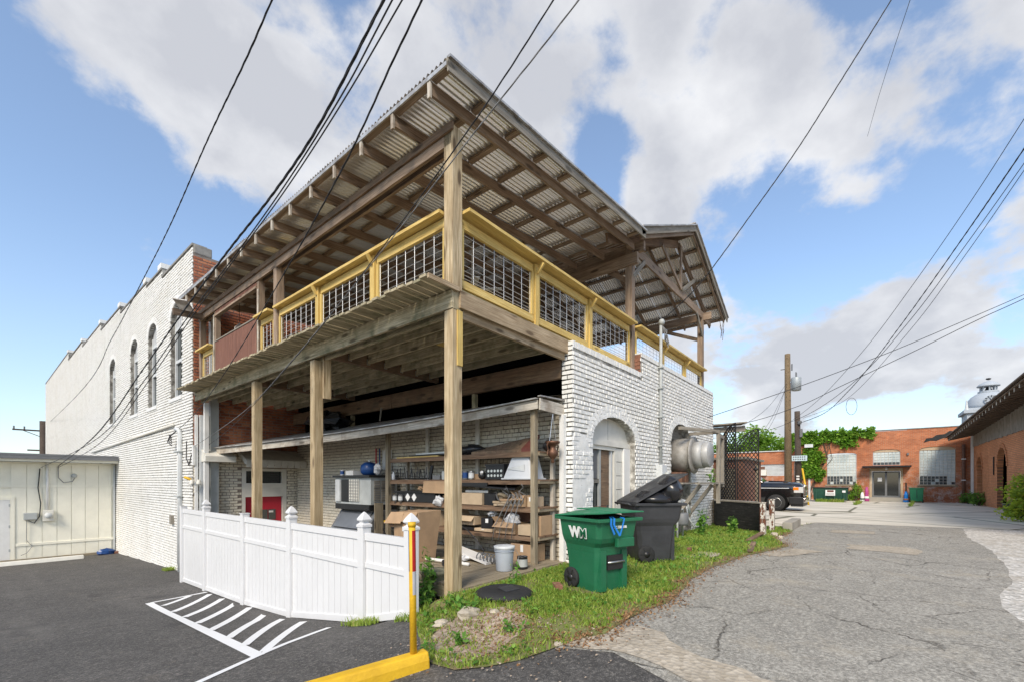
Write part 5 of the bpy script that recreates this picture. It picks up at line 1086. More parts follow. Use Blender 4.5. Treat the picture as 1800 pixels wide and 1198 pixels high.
for k in range(6):
    a0 = random.uniform(.3, 1.0); pts = [(2.02, a0, s2+.2)]
    for i in range(7): pts.append((2.0+.03*math.sin(i*2.1+k), pts[-1][1]+random.uniform(-.09, .12), max(s2+.02, pts[-1][2]+random.uniform(-.09, .07))))
    tag(B().tube(pts, .006, 4).build('tangled_wire', 'cable_grey', None, True), ('lowest', 'second lowest', 'third lowest', 'third highest', 'second highest', 'highest')[k]+' strand of the wire tangle on the third shelf', 'wire', 'wire tangle on the third shelf')
tag(B().tube([(1.0+.12*math.cos(i*.63), 1.15+.12*math.sin(i*.63), bz+.02+.003*i) for i in range(31)], .014, 6).build('coiled_cable', 'cable', None, True), 'coil of black cable lying on the porch floor', 'cable')
t_ = thing('pipe_length', 'white plastic pipe lying on the porch floor beside the trim plank', 'pipe', (1.3, 1.5, bz)); B().tube([(1.2, .9, bz+.03), (1.0, 2.2, bz+.05)], .03, 10).build('pipe', 'white_paint', t_, True)
# ================================================================== vinyl fence
FX = -.66
fence = thing('vinyl_fence', 'white vinyl privacy fence with pointed post caps along the car park', 'fence', (FX, 4, -1))
FP = [9.05, 7.35, 5.12, 3.15, 1.02, .02]; FT = .77
def fz(y): return g(FX-.05, y)
CAPS = {1: 'gothic', 3: 'gothic', 4: 'gothic', 5: 'gothic'}
for i, y in enumerate(FP):
    top = FT+.05+(.02 if i in CAPS else .0); zb = fz(y)-.05
    if i == 5: top = FT+.10
    po = B().box(FX-.065, FX+.065, y-.065, y+.065, zb, top).build('post', 'vinyl', fence, bevel=.006)
    if i in CAPS:
        B().box(FX-.075, FX+.075, y-.075, y+.075, top+.001, top+.035).build('cap_collar', 'vinyl', po, bevel=.004)
        prof = [(.070, .036), (.058, .046), (.042, .058), (.042, .072), (.066, .088), (.070, .104), (.052, .14), (.026, .18), (.004, .205)]
        m = B(); vs = []
        for (r_, h) in prof: vs += [(FX-r_, y-r_, top+h), (FX+r_, y-r_, top+h), (FX+r_, y+r_, top+h), (FX-r_, y+r_, top+h)]
        fs = [(4*k+j, 4*k+(j+1) % 4, 4*k+4+(j+1) % 4, 4*k+4+j) for k in range(len(prof)-1) for j in range(4)]+[tuple(range(4*len(prof)-4, 4*len(prof)))]
        m.add(vs, fs).build('post_cap', 'vinyl', po)
    else: B().box(FX-.07, FX+.07, y-.07, y+.07, top+.001, top+.02).build('post_cap', 'vinyl', po)
for i, (a, b_) in enumerate(zip(FP, FP[1:])):
    ya, yb = a-.067, b_+.067
    def rail_(z0f, h, name='rail'):
        B().ext([(FX-.035, ya, z0f(ya)), (FX+.035, ya, z0f(ya)), (FX+.035, ya, z0f(ya)+h), (FX-.035, ya, z0f(ya)+h)], (0, 0, 0)) if False else None
        m = B(); m.add([(FX-.035, ya, z0f(ya)), (FX+.035, ya, z0f(ya)), (FX+.035, yb, z0f(yb)), (FX-.035, yb, z0f(yb)), (FX-.035, ya, z0f(ya)+h), (FX+.035, ya, z0f(ya)+h), (FX+.035, yb, z0f(yb)+h), (FX-.035, yb, z0f(yb)+h)], MB.BF); return m.build(name, 'vinyl', fence, bevel=.004)
    rail_(lambda y: FT-.10, .10); mid = FT-.48 if i < 4 else FT-.46; rail_(lambda y: mid, .075); rail_(lambda y: fz(y)+.015, .09)
    n = max(3, round((ya-yb)/.165)); w_ = (ya-yb)/n
    for k in range(n):
        y1 = ya-k*w_-.0035; y0 = ya-(k+1)*w_+.0035; zb = fz((y0+y1)/2)+.03
        B().box(FX-.016, FX+.016, y0, y1, zb, mid+.02).build('picket', 'vinyl', fence); B().box(FX-.016, FX+.016, y0, y1, mid+.05, FT-.06).build('picket', 'vinyl', fence)
# ================================================================== yellow wheel stop and marker post
A_ = Vector((-1.46, -1.22)); Dv = Vector((-2.75, -.88))-A_; Ld = Dv.length; Dv.normalize(); Nv = Vector((-Dv.y, Dv.x))
zb0 = g(-1.6, -1.2)-.02; sec = [(-.085, 0), (.085, 0), (.075, .10), (.05, .165), (-.05, .165), (-.075, .10)]
yb = thing('parking_kerb', 'long bright yellow concrete parking kerb in the foreground', 'kerb', (A_.x, A_.y, zb0))
B().ext([(A_.x+Nv.x*a, A_.y+Nv.y*a, zb0+z) for a, z in sec], (Dv.x*Ld, Dv.y*Ld, -.05)).build('block', 'yellow_paint', yb, bevel=.015)
px_, py_ = A_.x+Dv.x*.12, A_.y+Dv.y*.12
bo = thing('marker_post', 'slim yellow marker post with red and silver tape at the end of the yellow kerb', 'post', (px_, py_, zb0+.16))
lean_ = Vector((-.005, .012, 0)); P0 = Vector((px_, py_, zb0+.165)); H_ = 1.12
def PP(h): return P0+Vector((0, 0, h))+lean_*h
m = B()
for nm, mat, a, b_, r_ in (('shaft', 'yellow_paint', 0, H_-.04, .030), ('cap', 'yellow_paint', H_-.04, H_, .034)): B().tube([PP(a), PP(b_)], r_, 16).build(nm, mat, bo, True)
def tape(mat, a, b_, t0, t1):
    vs = []; n = 8
    for h in (a, b_):
        for k in range(n+1):
            an = t0+(t1-t0)*k/n; vs.append(PP(h)+Vector((math.cos(an)*.0312, math.sin(an)*.0312, 0)))
    MB().add(vs, [(k, k+1, n+2+k, n+1+k) for k in range(n)]).build('tape', mat, bo, True)
va = math.atan2(-4.23-py_, -3.96-px_)
tape('red_tape', .70, 1.05, va+.0, va+1.3); tape('silver_tape', .50, .70, va-.0, va+1.3); tape('blue_tank', .70, 1.05, va-1.35, va-.95)
# ================================================================== wheeled bins
def cart(name, label, origin, rz, s, matb, matl, group=None):
    """wheeled refuse cart; local x along its front face, local y to its back"""
    t_ = thing(name, label, 'bin', origin); c, sn = math.cos(rz), math.sin(rz)
    def Wd(p): return (origin[0]+s*(p[0]*c-p[1]*sn), origin[1]+s*(p[0]*sn+p[1]*c), origin[2]+s*p[2])
    def put(m, nm, mat, par=t_, smooth=False, bevel=0.0):
        m.v = [Wd(p) for p in m.v]; return m.build(nm, mat, par, smooth, bevel)
    # body: stacked sections, front (y=-) swoops in below the shoulder
    secs = [(0, .25, -.26, .27), (.10, .262, -.27, .29), (.52, .29, -.30, .34), (.60, .30, -.31, .355), (.66, .325, -.36, .37), (.72, .34, -.385, .38), (.93, .365, -.41, .40)]
    m = B(); vs = []; bv = .05
    for (z, hx, y0, y1) in secs:
        vs += [(-hx+bv, y0, z), (hx-bv, y0, z), (hx, y0+bv, z), (hx, y1-bv, z), (hx-bv, y1, z), (-hx+bv, y1, z), (-hx, y1-bv, z), (-hx, y0+bv, z)]
    fs = [(8*k+j, 8*k+(j+1) % 8, 8*k+8+(j+1) % 8, 8*k+8+j) for k in range(len(secs)-1) for j in range(8)]+[tuple(range(7, -1, -1))]
    m.add(vs, fs); body = put(m, 'body', matb, bevel=.012)
    # recess and lift bar on the front, side lip
    put(B().box(-.12, .16, -.318, -.26, .30, .49), 'lift_recess', 'black_plastic', body); put(B().tube([(-.13, -.335, .40), (.17, -.335, .40)], .014, 8), 'lift_bar', 'steel', body, True)
    put(B().box(.14, .24, -.316, -.25, .03, .55), 'front_channel', matb, body); put(B().box(-.24, -.14, -.316, -.25, .03, .55), 'front_channel', matb, body)
    put(B().box(-.05, .26, -.43, -.37, .60, .72), 'grip_pocket', matb, body, bevel=.01)
    m = B(); rim = [(-.40, -.45), (.40, -.45), (.40, .43), (-.40, .43)]; inn = [(-.345, -.39), (.345, -.39), (.345, .38), (-.345, .38)]
    m.add([(x, y, .93) for x, y in rim]+[(x, y, .975) for x, y in rim]+[(x, y, .93) for x, y in inn]+[(x, y, .975) for x, y in inn], [(0, 1, 5, 4), (1, 2, 6, 5), (2, 3, 7, 6), (3, 0, 4, 7), (4, 5, 13, 12), (5, 6, 14, 13), (6, 7, 15, 14), (7, 4, 12, 15), (0, 8, 9, 1), (1, 9, 10, 2), (2, 10, 11, 3), (3, 11, 8, 0), (8, 12, 13, 9), (9, 13, 14, 10), (10, 14, 15, 11), (11, 15, 12, 8)]); put(m, 'rim', matb, t_, bevel=.008)
    for sx in (-1, 1):
        w_ = put(B().lathe([(.06, -.028), (.125, -.03), (.14, -.02), (.14, .02), (.125, .03), (.06, .028)], (sx*.285, .20, .14), 22, 'x'), 'wheel', 'rubber', t_, True)
        hub = put(B().lathe([(.05, -.034), (.05, .034)], (sx*.285, .20, .14), 14, 'x'), 'hub', 'black_plastic', w_, True)
        for k in range(6):
            a = k*math.pi/3; put(B().beam((sx*.285, .20+.04*math.cos(a), .14+.04*math.sin(a)), (sx*.285, .20+.125*math.cos(a), .14+.125*math.sin(a)), .064, .02), 'spoke', 'black_plastic', w_)
    put(B().tube([(-.30, .20, .14), (.30, .20, .14)], .012, 6), 'axle', 'steel', t_); put(B().tube([(-.28, .45, .93), (-.28, .50, .96), (.28, .50, .96), (.28, .45, .93)], .016, 8), 'handle', matb, t_, True)
    return t_, put, Wd
# green cart, lid ajar on bags
RZ = R(-62)
gb, gput, gW = cart('wheeled_bin', 'green wheeled bin with ajar lid and WM lettering on the grass', (1.43, -1.33, .0), R(-18), 1.0, 'bin_green', 'bin_lid_green')
def lidmesh(ang, dome=.05):
    m = B(); vs = []; N = 8; hx = .41
    for j in range(N+1):
        t2 = j/N; y = .42-t2*.88; z0 = math.sin(ang)*t2*.88
        for i in range(N+1):
            x = -hx+2*hx*i/N; e = min(i, N-i)/N*2; f = min(j, N-j)/N*2
            vs.append((x, y, .99+z0+dome*min(1, e*2.2)*min(1, f*2.2)))
    n = (N+1)**2; vs2 = [(x, y, z-.018) for x, y, z in vs]
    q = [(j*(N+1)+i, j*(N+1)+i+1, (j+1)*(N+1)+i+1, (j+1)*(N+1)+i) for j in range(N) for i in range(N)]
    rimi = [j*(N+1) for j in range(N+1)]
    m.add(vs, q); m.add(vs2, [tuple(reversed(f)) for f in q])
    bd = [i for i in range(N+1)]+[j*(N+1)+N for j in range(1, N+1)]+[N*(N+1)+i for i in range(N-1, -1, -1)]+[j*(N+1) for j in range(N-1, 0, -1)]
    m.f += [(bd[k], bd[(k+1) % len(bd)], n+bd[(k+1) % len(bd)], n+bd[k]) for k in range(len(bd))]; return m
gput(lidmesh(R(4.5), .045), 'lid', 'bin_lid_green', gb, False, .006)
gput(B().box(-.2, .2, -.25, .2, 1.07, 1.085), 'lid_panel', 'bin_lid_green', gb, bevel=.01)
def mat_on(Wf, p, rz, face):  # text frame on a bin face
    pass
c, sn = math.cos(R(-18)), math.sin(R(-18)); ux = Vector((c, sn, 0)); uy = Vector((-sn, c, 0))
def tm(p, right, up):
    r_ = Vector(right).normalized(); u = Vector(up).normalized(); n_ = r_.cross(u); p = Vector(p)
    return Matrix(((r_.x, u.x, n_.x, p.x), (r_.y, u.y, n_.y, p.y), (r_.z, u.z, n_.z, p.z), (0, 0, 0, 1)))
# WM mark on the side facing -x (local): right = -y local
pw = gW((-.364, -.02, .775)); textmesh('logo_letter', 'W', .19, 'print_white', tm(Vector(pw)+uy*.065, -uy, Vector((0, 0, 1))-ux*.12), gb, .002, .012, .0)
textmesh('logo_letter', 'M', .17, 'print_white', tm(Vector(pw)-uy*.10+Vector((0, 0, -.006)), -uy, Vector((0, 0, 1))-ux*.12), gb, .002, .012, .0)
textmesh('logo_letter', 'M', .17, 'bin_green', tm(Vector(pw)-uy*.10+Vector((0, 0, -.006))-ux*.004, -uy, Vector((0, 0, 1))-ux*.12), gb, .002, .001, .0)
pn = gW((.02, -.408, .86)); textmesh('serial_number', 'EC 7203008', .045, 'print_white', tm(pn, ux, Vector((0, 0, 1))-uy*.12*-1), gb, .002, .002)
sk = thing('refuse_sack', 'black refuse sack bulging under the green bin lid', 'sack', gW((0, -.1, .9))); gput(B().blob((0, -.13, .93), (.30, .27, .10), 14, 8, .12, 2), 'bag', 'bag_plastic', sk, True)
rb = thing('blue_drawstring', 'blue drawstring loop hanging over the rim of the green bin', 'drawstring', gW((-.1, -.46, .9)))
def ribbon(pts, w_):
    m = B()
    for a, b_ in zip(pts, pts[1:]): m.beam(a, b_, w_, .004, up=(0, -1, .2))
    return m
gput(ribbon([(-.17, -.40, .985), (-.20, -.462, .985), (-.21, -.468, .90), (-.15, -.47, .78)], .03), 'ribbon', 'blue_ribbon', rb); gput(ribbon([(-.13, -.40, .99), (-.15, -.465, .985), (-.16, -.47, .9), (-.06, -.472, .76)], .03), 'ribbon', 'blue_ribbon', rb); gput(ribbon([(.02, -.40, .985), (.03, -.465, .975), (-.01, -.47, .87), (-.06, -.474, .76)], .022), 'ribbon', 'blue_ribbon', rb)
# black cart, lid propped open by sacks
bb, bput, bW = cart('wheeled_bin', 'black wheeled bin overfull with black sacks beside the brick wall', (3.85, -1.10, .02), R(48), 1.08, 'bin_black', 'bin_black')
bput(B().box(.10, .36, -.47, -.38, .74, .93), 'front_lip', 'bin_black', bb, bevel=.01)
bput(lidmesh(R(32), .03), 'lid', 'bin_black', bb, False, .006)
sk1 = thing('refuse_sack', 'shiny black sack lowest on the left in the black bin', 'sack', bW((-.15, -.2, .95))); bput(B().blob((-.14, .02, 1.04), (.31, .32, .15), 14, 9, .12, 4), 'bag', 'bag_plastic', sk1, True)
sk2 = thing('refuse_sack', 'grey tied sack standing up on the right in the black bin', 'sack', bW((.12, -.1, .95))); bput(B().blob((-.16, -.24, 1.16), (.30, .21, .25), 14, 9, .10, 9), 'bag', 'bag_plastic', sk2, True)
# ================================================================== on the grass
ld = thing('drum_cover', 'round black plastic drum cover lying on the grass', 'cover', (.30, -.62, .03)); B().lathe([(.36, 0), (.37, .02), (.33, .05), (.24, .075), (.22, .06), (.0, .06)], (.30, -.62, .02), 28, cap=False).build('disc', 'rubber', ld, True); B().ext([(.20, -.74, .075), (.42, -.78, .075), (.48, -.60, .085), (.26, -.54, .085)], (0, 0, .02)).build('hub', 'bin_black', ld, bevel=.01)
for i, (x, y, sz, lb) in enumerate(((-.45, -.72, .16, 'large tan stone left of the black drum lid'), (-.72, -.58, .10, 'flat tan stone by the fence end'), (-.25, -.95, .07, 'small tan stone on the gravel patch'), (9.45, -2.25, .14, 'pale stone by the rusty posts'), (9.0, -2.45, .10, 'small white stone in front of the rusty posts'), (-.55, -2.0, .05, 'small white stone at the asphalt edge'))):
    tag(B().blob((x, y, g(x, y)+sz*.25), (sz, sz*.7, sz*.45), 9, 6, .22, 40+i).build('stone', 'rock'), lb, 'stone')
for i, (x, y, rz, lb) in enumerate(((5.3, -1.35, .3, 'loose brick in the grass right of the black bin'), (.95, -1.0, .8, 'loose brick under the green bin wheel'))):
    tag(B().box(-.10, .10, -.05, .05, 0, .06).build('loose_brick', 'brick_loose', None, bevel=.004), lb, 'brick'); o = list(WM)[-1]; o.matrix_basis = Matrix.Translation((x, y, .03)) @ Matrix.Rotation(rz, 4, 'Z')
tag(beam('loose_plank', (7.6, -2.0, .06), (9.0, -2.05, .12), .12, .03, 'wood_shelf', None), 'thin plank lying in the grass before the rusty posts', 'plank')
tag(beam('edging_plank', (5.9, -2.35, .05), (7.1, -2.2, .09), .10, .03, 'wood_girder', None), 'dark edging plank half buried at the grass edge', 'plank')
for i, (x, y, lb) in enumerate(((4.55, -1.55, 'pale paving slab in the grass nearest the black bin'), (5.05, -1.75, 'pale paving slab in the grass nearer the alley'))): tag(B().box(x-.28, x+.28, y-.2, y+.2, .012, .035+.005*i).build('paving_slab', 'sandy_gravel', None, bevel=.01), lb, 'slab')
# ================================================================== exhaust fan on its timber frame
FXc, FZc = 8.38, 2.16
fan = thing('exhaust_fan', 'galvanised drum exhaust fan sticking out of the second arch', 'fan', (FXc, -.6, 1.5))
B().lathe([(.30, .25), (.44, .22), (.46, -.05), (.44, -.30)], (FXc-.05, -.2, FZc), 28, 'y').build('housing', 'fan_steel', fan, True)
B().lathe([(.44, 0), (.50, -.02), (.50, -.05), (.40, -.06)], (FXc-.05, -.50, FZc), 28, 'y').build('flange', 'fan_steel', fan, True)
B().lathe([(.36, 0), (.36, -.22)], (FXc, -.56, FZc), 28, 'y').build('duct', 'fan_cap', fan, True); B().lathe([(.33, 0), (.335, -.015), (.335, -.14), (.32, -.155), (.0, -.155)], (FXc, -.79, FZc), 28, 'y', cap=False).build('end_cap', 'fan_cap', fan, True)
for k, (x, y) in enumerate(((-.5, -.4), (-.2, -.45))): B().box(FXc+x-.12, FXc+x+.12, -.40, -.10, 1.42, 1.70).build('fan_foot', 'brown_paint', fan)
ff = thing('fan_stand', 'weathered timber frame and bracket ledge carrying the exhaust fan', 'frame', (8.4, -.9, 1.4))
for (a, b_, w_, h_) in (((9.0, -.98, .85), (9.0, -.98, 2.86), .09, .09), ((9.0, -.98, 2.82), (7.5, -.98+.55, 2.82), .08, .08), ((9.0, -.98, 2.80), (9.0, -.2, 2.80), .07, .08), ((9.55, -.95, 1.3), (9.55, -.95, 2.75), .08, .08), ((9.0, -.98, 2.72), (9.55, -.95, 2.70), .08, .10), ((7.2, -.95, 1.40), (9.6, -.95, 1.40), .1, .05), ((7.2, -.55, 1.40), (9.1, -.55, 1.40), .12, .04), ((7.55, -.92, 1.36), (7.55, -.25, .45), .07, .09), ((8.6, -.92, 1.36), (8.6, -.25, .45), .07, .09), ((7.4, -.24, .35), (8.8, -.24, .35), .05, .08)):
    beam('timber', a, b_, w_, h_, 'wood_grey', ff)
gm = thing('gas_meter', 'grey gas meter with pipework at the foot of the brick wall', 'meter', (7.3, -.55, 0)); B().lathe([(.14, .35), (.16, .40), (.16, .62), (.13, .66)], (7.3, -.55, 0), 16).build('body', 'grey_dark', gm, True)
B().tube([(7.12, -.5, -.05), (7.12, -.5, .72), (7.24, -.52, .74)], .025, 8).build('pipe', 'grey_paint', gm, True); B().tube([(7.5, -.5, -.05), (7.5, -.5, .74), (7.36, -.52, .74)], .025, 8).build('pipe', 'grey_paint', gm, True)
B().lathe([(.09, 0), (.10, .03), (.04, .06)], (7.12, -.5, .74), 14).build('regulator', 'grey_paint', gm, True); B().tube([(7.9, -.45, .9), (7.95, -.5, .5), (8.1, -.6, .25), (8.35, -.6, .2)], .022, 6).build('flexible_duct', 'grey_light', gm, True)
eb = thing('electric_box', 'small grey electric box low on the wall beside the gas meter', 'box', (7.9, -.3, .6)); B().box(7.8, 8.0, -.36, -.22, .70, .95).build('box', 'grey_light', eb); B().tube([(7.95, -.32, .95), (8.1, -.4, .9), (8.2, -.45, .6)], .05, 8).build('hood', 'grey_light', eb, True)
# black charred cabinet
cb = thing('charred_cabinet', 'black slatted cabinet with pale wooden top beside the lattice gates', 'cabinet', (10.4, -1.1, 0))
cA = Vector((10.9, -.40)); cB = Vector((9.75, -1.86)); dv = (cB-cA); Lc = dv.length; dv.normalize(); nv = Vector((.95, .31))
def cp(u, w_, z): q = cA+dv*u+nv*w_; return (q.x, q.y, z)
B().add([cp(0, 0, .0), cp(Lc, 0, 0), cp(Lc, .7, 0), cp(0, .7, 0), cp(0, 0, .83), cp(Lc, 0, .83), cp(Lc, .7, .83), cp(0, .7, .83)], MB.BF).build('carcass', 'charred', cb)
for k in range(11): z = .03+k*.073; B().add([cp(.02, -.018, z), cp(Lc-.02, -.018, z), cp(Lc-.02, -.002, z), cp(.02, -.002, z), cp(.02, -.018, z+.055), cp(Lc-.02, -.018, z+.055), cp(Lc-.02, -.002, z+.055), cp(.02, -.002, z+.055)], MB.BF).build('slat', 'charred', cb)
B().add([cp(-.05, -.06, .835), cp(Lc+.05, -.06, .835), cp(Lc+.05, .75, .835), cp(-.05, .75, .835), cp(-.05, -.06, .87), cp(Lc+.05, -.06, .87), cp(Lc+.05, .75, .87), cp(-.05, .75, .87)], MB.BF).build('top_board', 'wood_grey', cb)
# rusty posts
for (x, y, h, w_, lb) in ((9.25, -2.02, .88, .13, 'rusty post with peeling white paint nearest the camera'), (10.6, -2.02, .92, .13, 'rusty post with peeling white paint behind the nearest one')):
    t_ = thing('rusty_post', lb, 'post', (x, y, 0)); B().box(x-w_/2, x+w_/2, y-w_/2, y+w_/2, 0, h).build('shaft', 'rust_peel', t_, bevel=.006); B().box(x-w_/2-.015, x+w_/2+.015, y-w_/2-.015, y+w_/2+.015, h+.001, h+.02).build('cap', 'rust_peel', t_)
kb = thing('kerb_block', 'short concrete kerb block in the grass behind the rusty posts', 'kerb', (12, -2.2, 0)); B().box(11.2, 13.2, -2.45, -2.2, 0, .24).build('block', 'concrete_step', kb, bevel=.02)
# lattice gates
def gate(x0, y0, x1, y1, z0, z1, zc, label, knob=False):
    t_ = thing('lattice_gate', label, 'gate', (x0, y0, z0)); d = Vector((x1-x0, y1-y0, 0)); L = d.length; d.normalize(); fr = B(); la = B()
    tz = lambda u: z1+(zc-z1)*math.sin(math.pi/2*u/L)
    P = lambda u, z: Vector((x0, y0, z))+d*u
    fr.beam(P(0, z0), P(0, z1), .03, .03); fr.beam(P(L, z0), P(L, zc), .03, .03); fr.beam(P(0, z0), P(L, z0), .03, .03)
    for i in range(8): fr.beam(P(L*i/8, tz(L*i/8)), P(L*(i+1)/8, tz(L*(i+1)/8)), .03, .03)
    fr.build('frame', 'iron', t_); st = .15; slope = 1.35
    k = -30
    while k < 60:
        for s in (1, -1):
            zz = z0+k*st; pts = []
            for i in range(25):
                u = L*i/24; z = zz+s*slope*u if s > 0 else zz+slope*L-slope*u
                if z0 <= z <= tz(u): pts.append(P(u, z))
            if len(pts) > 1: la.beam(pts[0], pts[-1], .024, .02)
        k += 1
    la.build('lattice', 'iron', t_)
    if knob: B().blob(P(L-.08, z0+(zc-z0)*.55), (.06, .06, .06), 8, 6, 0).build('lock', 'iron', t_)
gate(11.9, -.28, 11.55, -.86, .3, 2.75, 3.32, 'black lattice gate leaf folded back beside the brick wall'); gate(11.5, -.92, 11.5, -1.52, .3, 2.7, 3.08, 'black lattice gate leaf with curved top standing in front of the truck', True)
pr = thing('porch_canopy', 'broken wooden canopy behind the lattice gates', 'canopy', (12.5, .2, 3)); beam('board', (11.7, .3, 3.3), (12.3, -.95, 3.38), .7, .04, 'wood_grey', pr); beam('board', (11.7, .1, 3.15), (12.2, -1.0, 3.2), .08, .18, 'wood_grey', pr); beam('post', (12.0, -.45, 0), (12.0, -.45, 3.2), .09, .09, 'wood_porch', pr)
beam('post', (12.3, -1.35, 0), (12.3, -1.35, 2.0), .09, .09, 'wood_porch', pr)
bs = thing('brick_store', 'low brown brick store seen through the lattice gates', 'building', (13, 1, 0)); B().box(12.6, 15.5, -.9, 3, 0, 2.2).build('wall', 'brick_loose', bs); B().box(12.5, 15.6, -1.0, 3.1, 2.2, 2.28).build('roof', 'wood_grey', bs); B().box(12.585, 12.6, -.6, .2, .0, 1.9).build('door', 'wood_porch', bs)
# ================================================================== pickup truck
tr_ = thing('pickup_truck', 'black pickup truck parked nose out behind the lattice gates', 'truck', (21.9, 1, 0))
TX0, TX1, YN = 20.95, 22.85, -1.72
wc = (-.62, 2.9)   # wheel centres in y
def prof_body():
    p = [(YN+.02, .55), (YN, .80), (YN+.03, 1.06), (YN+.12, 1.20), (YN+.35, 1.29), (YN+1.6, 1.38), (YN+5.6, 1.40), (YN+5.75, 1.3), (YN+5.75, .55)]
    for c_ in reversed(wc):
        p += [(c_+.50, .50)]+[(c_+.50*math.cos(a), .42+.50*math.sin(a)) for a in [math.pi*k/10 for k in range(0, 11)]]+[(c_-.50, .50)]
    return p
def sect(y, zt, ins, zb=.42):
    w0 = TX0+ins; w1 = TX1-ins; L = [(w0+.06, zb), (w0+.01, zb+.12), (w0, .72), (w0+.015, zt-.40), (w0+.0, zt-.33), (w0+.03, zt-.22), (w0+.09, zt-.12), (w0+.20, zt-.05), (w0+.42, zt-.015), ((w0+w1)/2, zt+.015)]
    return [(x, y, z) for x, z in L]+[(w0+w1-x, y, z) for x, z in reversed(L[:-1])]
ST = [(YN+.0, 1.24, .12), (YN+.03, 1.31, .06), (YN+.12, 1.37, .03), (YN+.5, 1.42, .012), (YN+1.0, 1.44, 0), (YN+1.65, 1.45, 0), (YN+1.75, 1.42, 0), (YN+3.9, 1.42, 0), (YN+5.7, 1.40, .02), (YN+5.78, 1.3, .08)]
m = B(); vs = []; 
for (y, zt, ins) in ST: vs += sect(y, zt, ins)
NS = len(sect(0, 1, 0)); m.add(vs, [(j*NS+i, j*NS+i+1, (j+1)*NS+i+1, (j+1)*NS+i) for j in range(len(ST)-1) for i in range(NS-1)]+[tuple(range(NS)), tuple(range((len(ST)-1)*NS, len(ST)*NS))]); body = m.build('body', 'truck_paint', tr_, True)
for c_ in wc: B().lathe([(.02, -.012), (.50, -.012), (.50, .5)], (TX0+.004, c_, .45), 26, 'x').build('wheel_well_shade', 'dark_void', tr_)  # black disc just proud of the side, painted shade of the wheel hollow
cabp = [(YN+1.62, 1.37), (YN+2.35, 1.90), (YN+2.6, 1.95), (YN+3.9, 1.95), (YN+4.05, 1.37)]
m = B().ext([(TX0+.16, y, z) for y, z in cabp], (TX1-TX0-.32, 0, 0)); m.build('cab', 'truck_paint', tr_, bevel=.04)
gl = [(YN+1.78, 1.42), (YN+2.36, 1.84), (YN+2.95, 1.86), (YN+2.95, 1.42)]; B().ext([(TX0+.155, y, z) for y, z in gl], (-.01, 0, 0)).build('side_window', 'glass_pane', tr_); B().ext([(TX0+.155, y, z) for y, z in ((YN+3.05, 1.42), (YN+3.05, 1.86), (YN+3.75, 1.86), (YN+3.85, 1.42))], (-.01, 0, 0)).build('side_window', 'glass_pane', tr_)
B().add([(TX0+.25, YN+1.62, 1.40), (TX1-.25, YN+1.62, 1.40), (TX1-.3, YN+2.30, 1.88), (TX0+.3, YN+2.30, 1.88)], [(0, 1, 2, 3)]).build('windscreen', 'glass_pane', tr_)
B().ext([(TX0+.45, YN+.16, 1.37), (TX0+.45, YN+.9, 1.47), (TX0+.45, YN+1.5, 1.49), (TX0+.45, YN+1.5, 1.42), (TX0+.45, YN+.3, 1.36)], (TX1-TX0-.9, 0, 0)).build('bonnet', 'truck_paint', tr_, bevel=.02)
for c_ in wc:
    for s, x in ((1, TX0-.03), (-1, TX1-.27)):
        w_ = B().lathe([(.25, 0), (.38, -.0), (.41, .03), (.41, .22), (.38, .25), (.25, .25)], (x, c_, .41), 24, 'x').build('wheel', 'rubber', tr_, True); B().lathe([(.05, .01), (.20, .02), (.235, -.004), (.25, .04)], (x, c_, .41), 20, 'x').build('rim', 'steel', w_, True)
B().box(TX0+.10, TX1-.10, YN-.10, YN+.03, .42, .66).build('bumper', 'chrome', tr_, bevel=.04); B().box(TX0-.01, TX0+.12, YN-.02, YN+.55, .34, .70).build('bumper_side', 'black_plastic', tr_, bevel=.03); B().box(TX0+.05, TX1-.05, YN-.02, YN+.5, .24, .42).build('valance', 'black_plastic', tr_, bevel=.03)
B().box(TX0+.42, TX1-.42, YN-.06, YN+.03, .74, 1.26).build('grille', 'chrome', tr_, bevel=.03)
hl = B().box(TX0-.006, TX0+.40, YN-.02, YN+.36, .90, 1.18).build('headlight', 'lamp_clear', tr_, bevel=.02); B().box(TX0-.016, TX0-.007, YN+.16, YN+.38, 1.03, 1.17).build('amber_lens', 'amber', hl)
hl = B().box(TX1-.40, TX1-.02, YN-.02, YN+.36, .86, 1.10).build('headlight', 'lamp_clear', tr_, bevel=.02)
B().box(TX0+.10, TX0+.13, YN+.02, YN+.14, .48, .58).build('fog_lamp', 'chrome', tr_); B().box(TX0-.008, TX0+.002, YN+.55, YN+1.75, 1.10, 1.135).build('side_trim', 'grey_light', tr_); B().box(TX0+.0, TX0+.14, YN+1.9, YN+2.1, 1.40, 1.58).build('mirror', 'truck_paint', tr_, bevel=.02)
# ================================================================== utility poles
p1 = thing('utility_pole', 'tall brown utility pole with grey transformer can beyond the truck', 'pole', (27.68, -.27, 0)); B().tube([(27.7, -.3, -.2), (27.67, -.26, 9.25)], [.22, .15], 12).build('shaft', 'wood_pole', p1, True)
tf = B().lathe([(.20, 0), (.26, .02), (.27, .75), (.24, .80), (.1, .82)], (27.6, -.72, 6.95), 16).build('transformer', 'transformer', p1, True)
for dx in (-.1, .1): B().tube([(27.6+dx, -.72, 7.77), (27.6+dx, -.72, 8.05)], .035, 6).build('bushing', 'grey_dark', tf)
B().beam((27.66, -.3, 7.5), (27.6, -.6, 7.5), .06, .08).build('bracket', 'steel', p1); B().tube([(27.6, -.5, 8.2), (27.6, -.5, 8.6)], .04, 6).build('cutout', 'grey_dark', p1); B().tube([(27.65, .1, 8.35), (27.65, -.4, 8.35)], .03, 6).build('crosspin', 'grey_dark', p1)
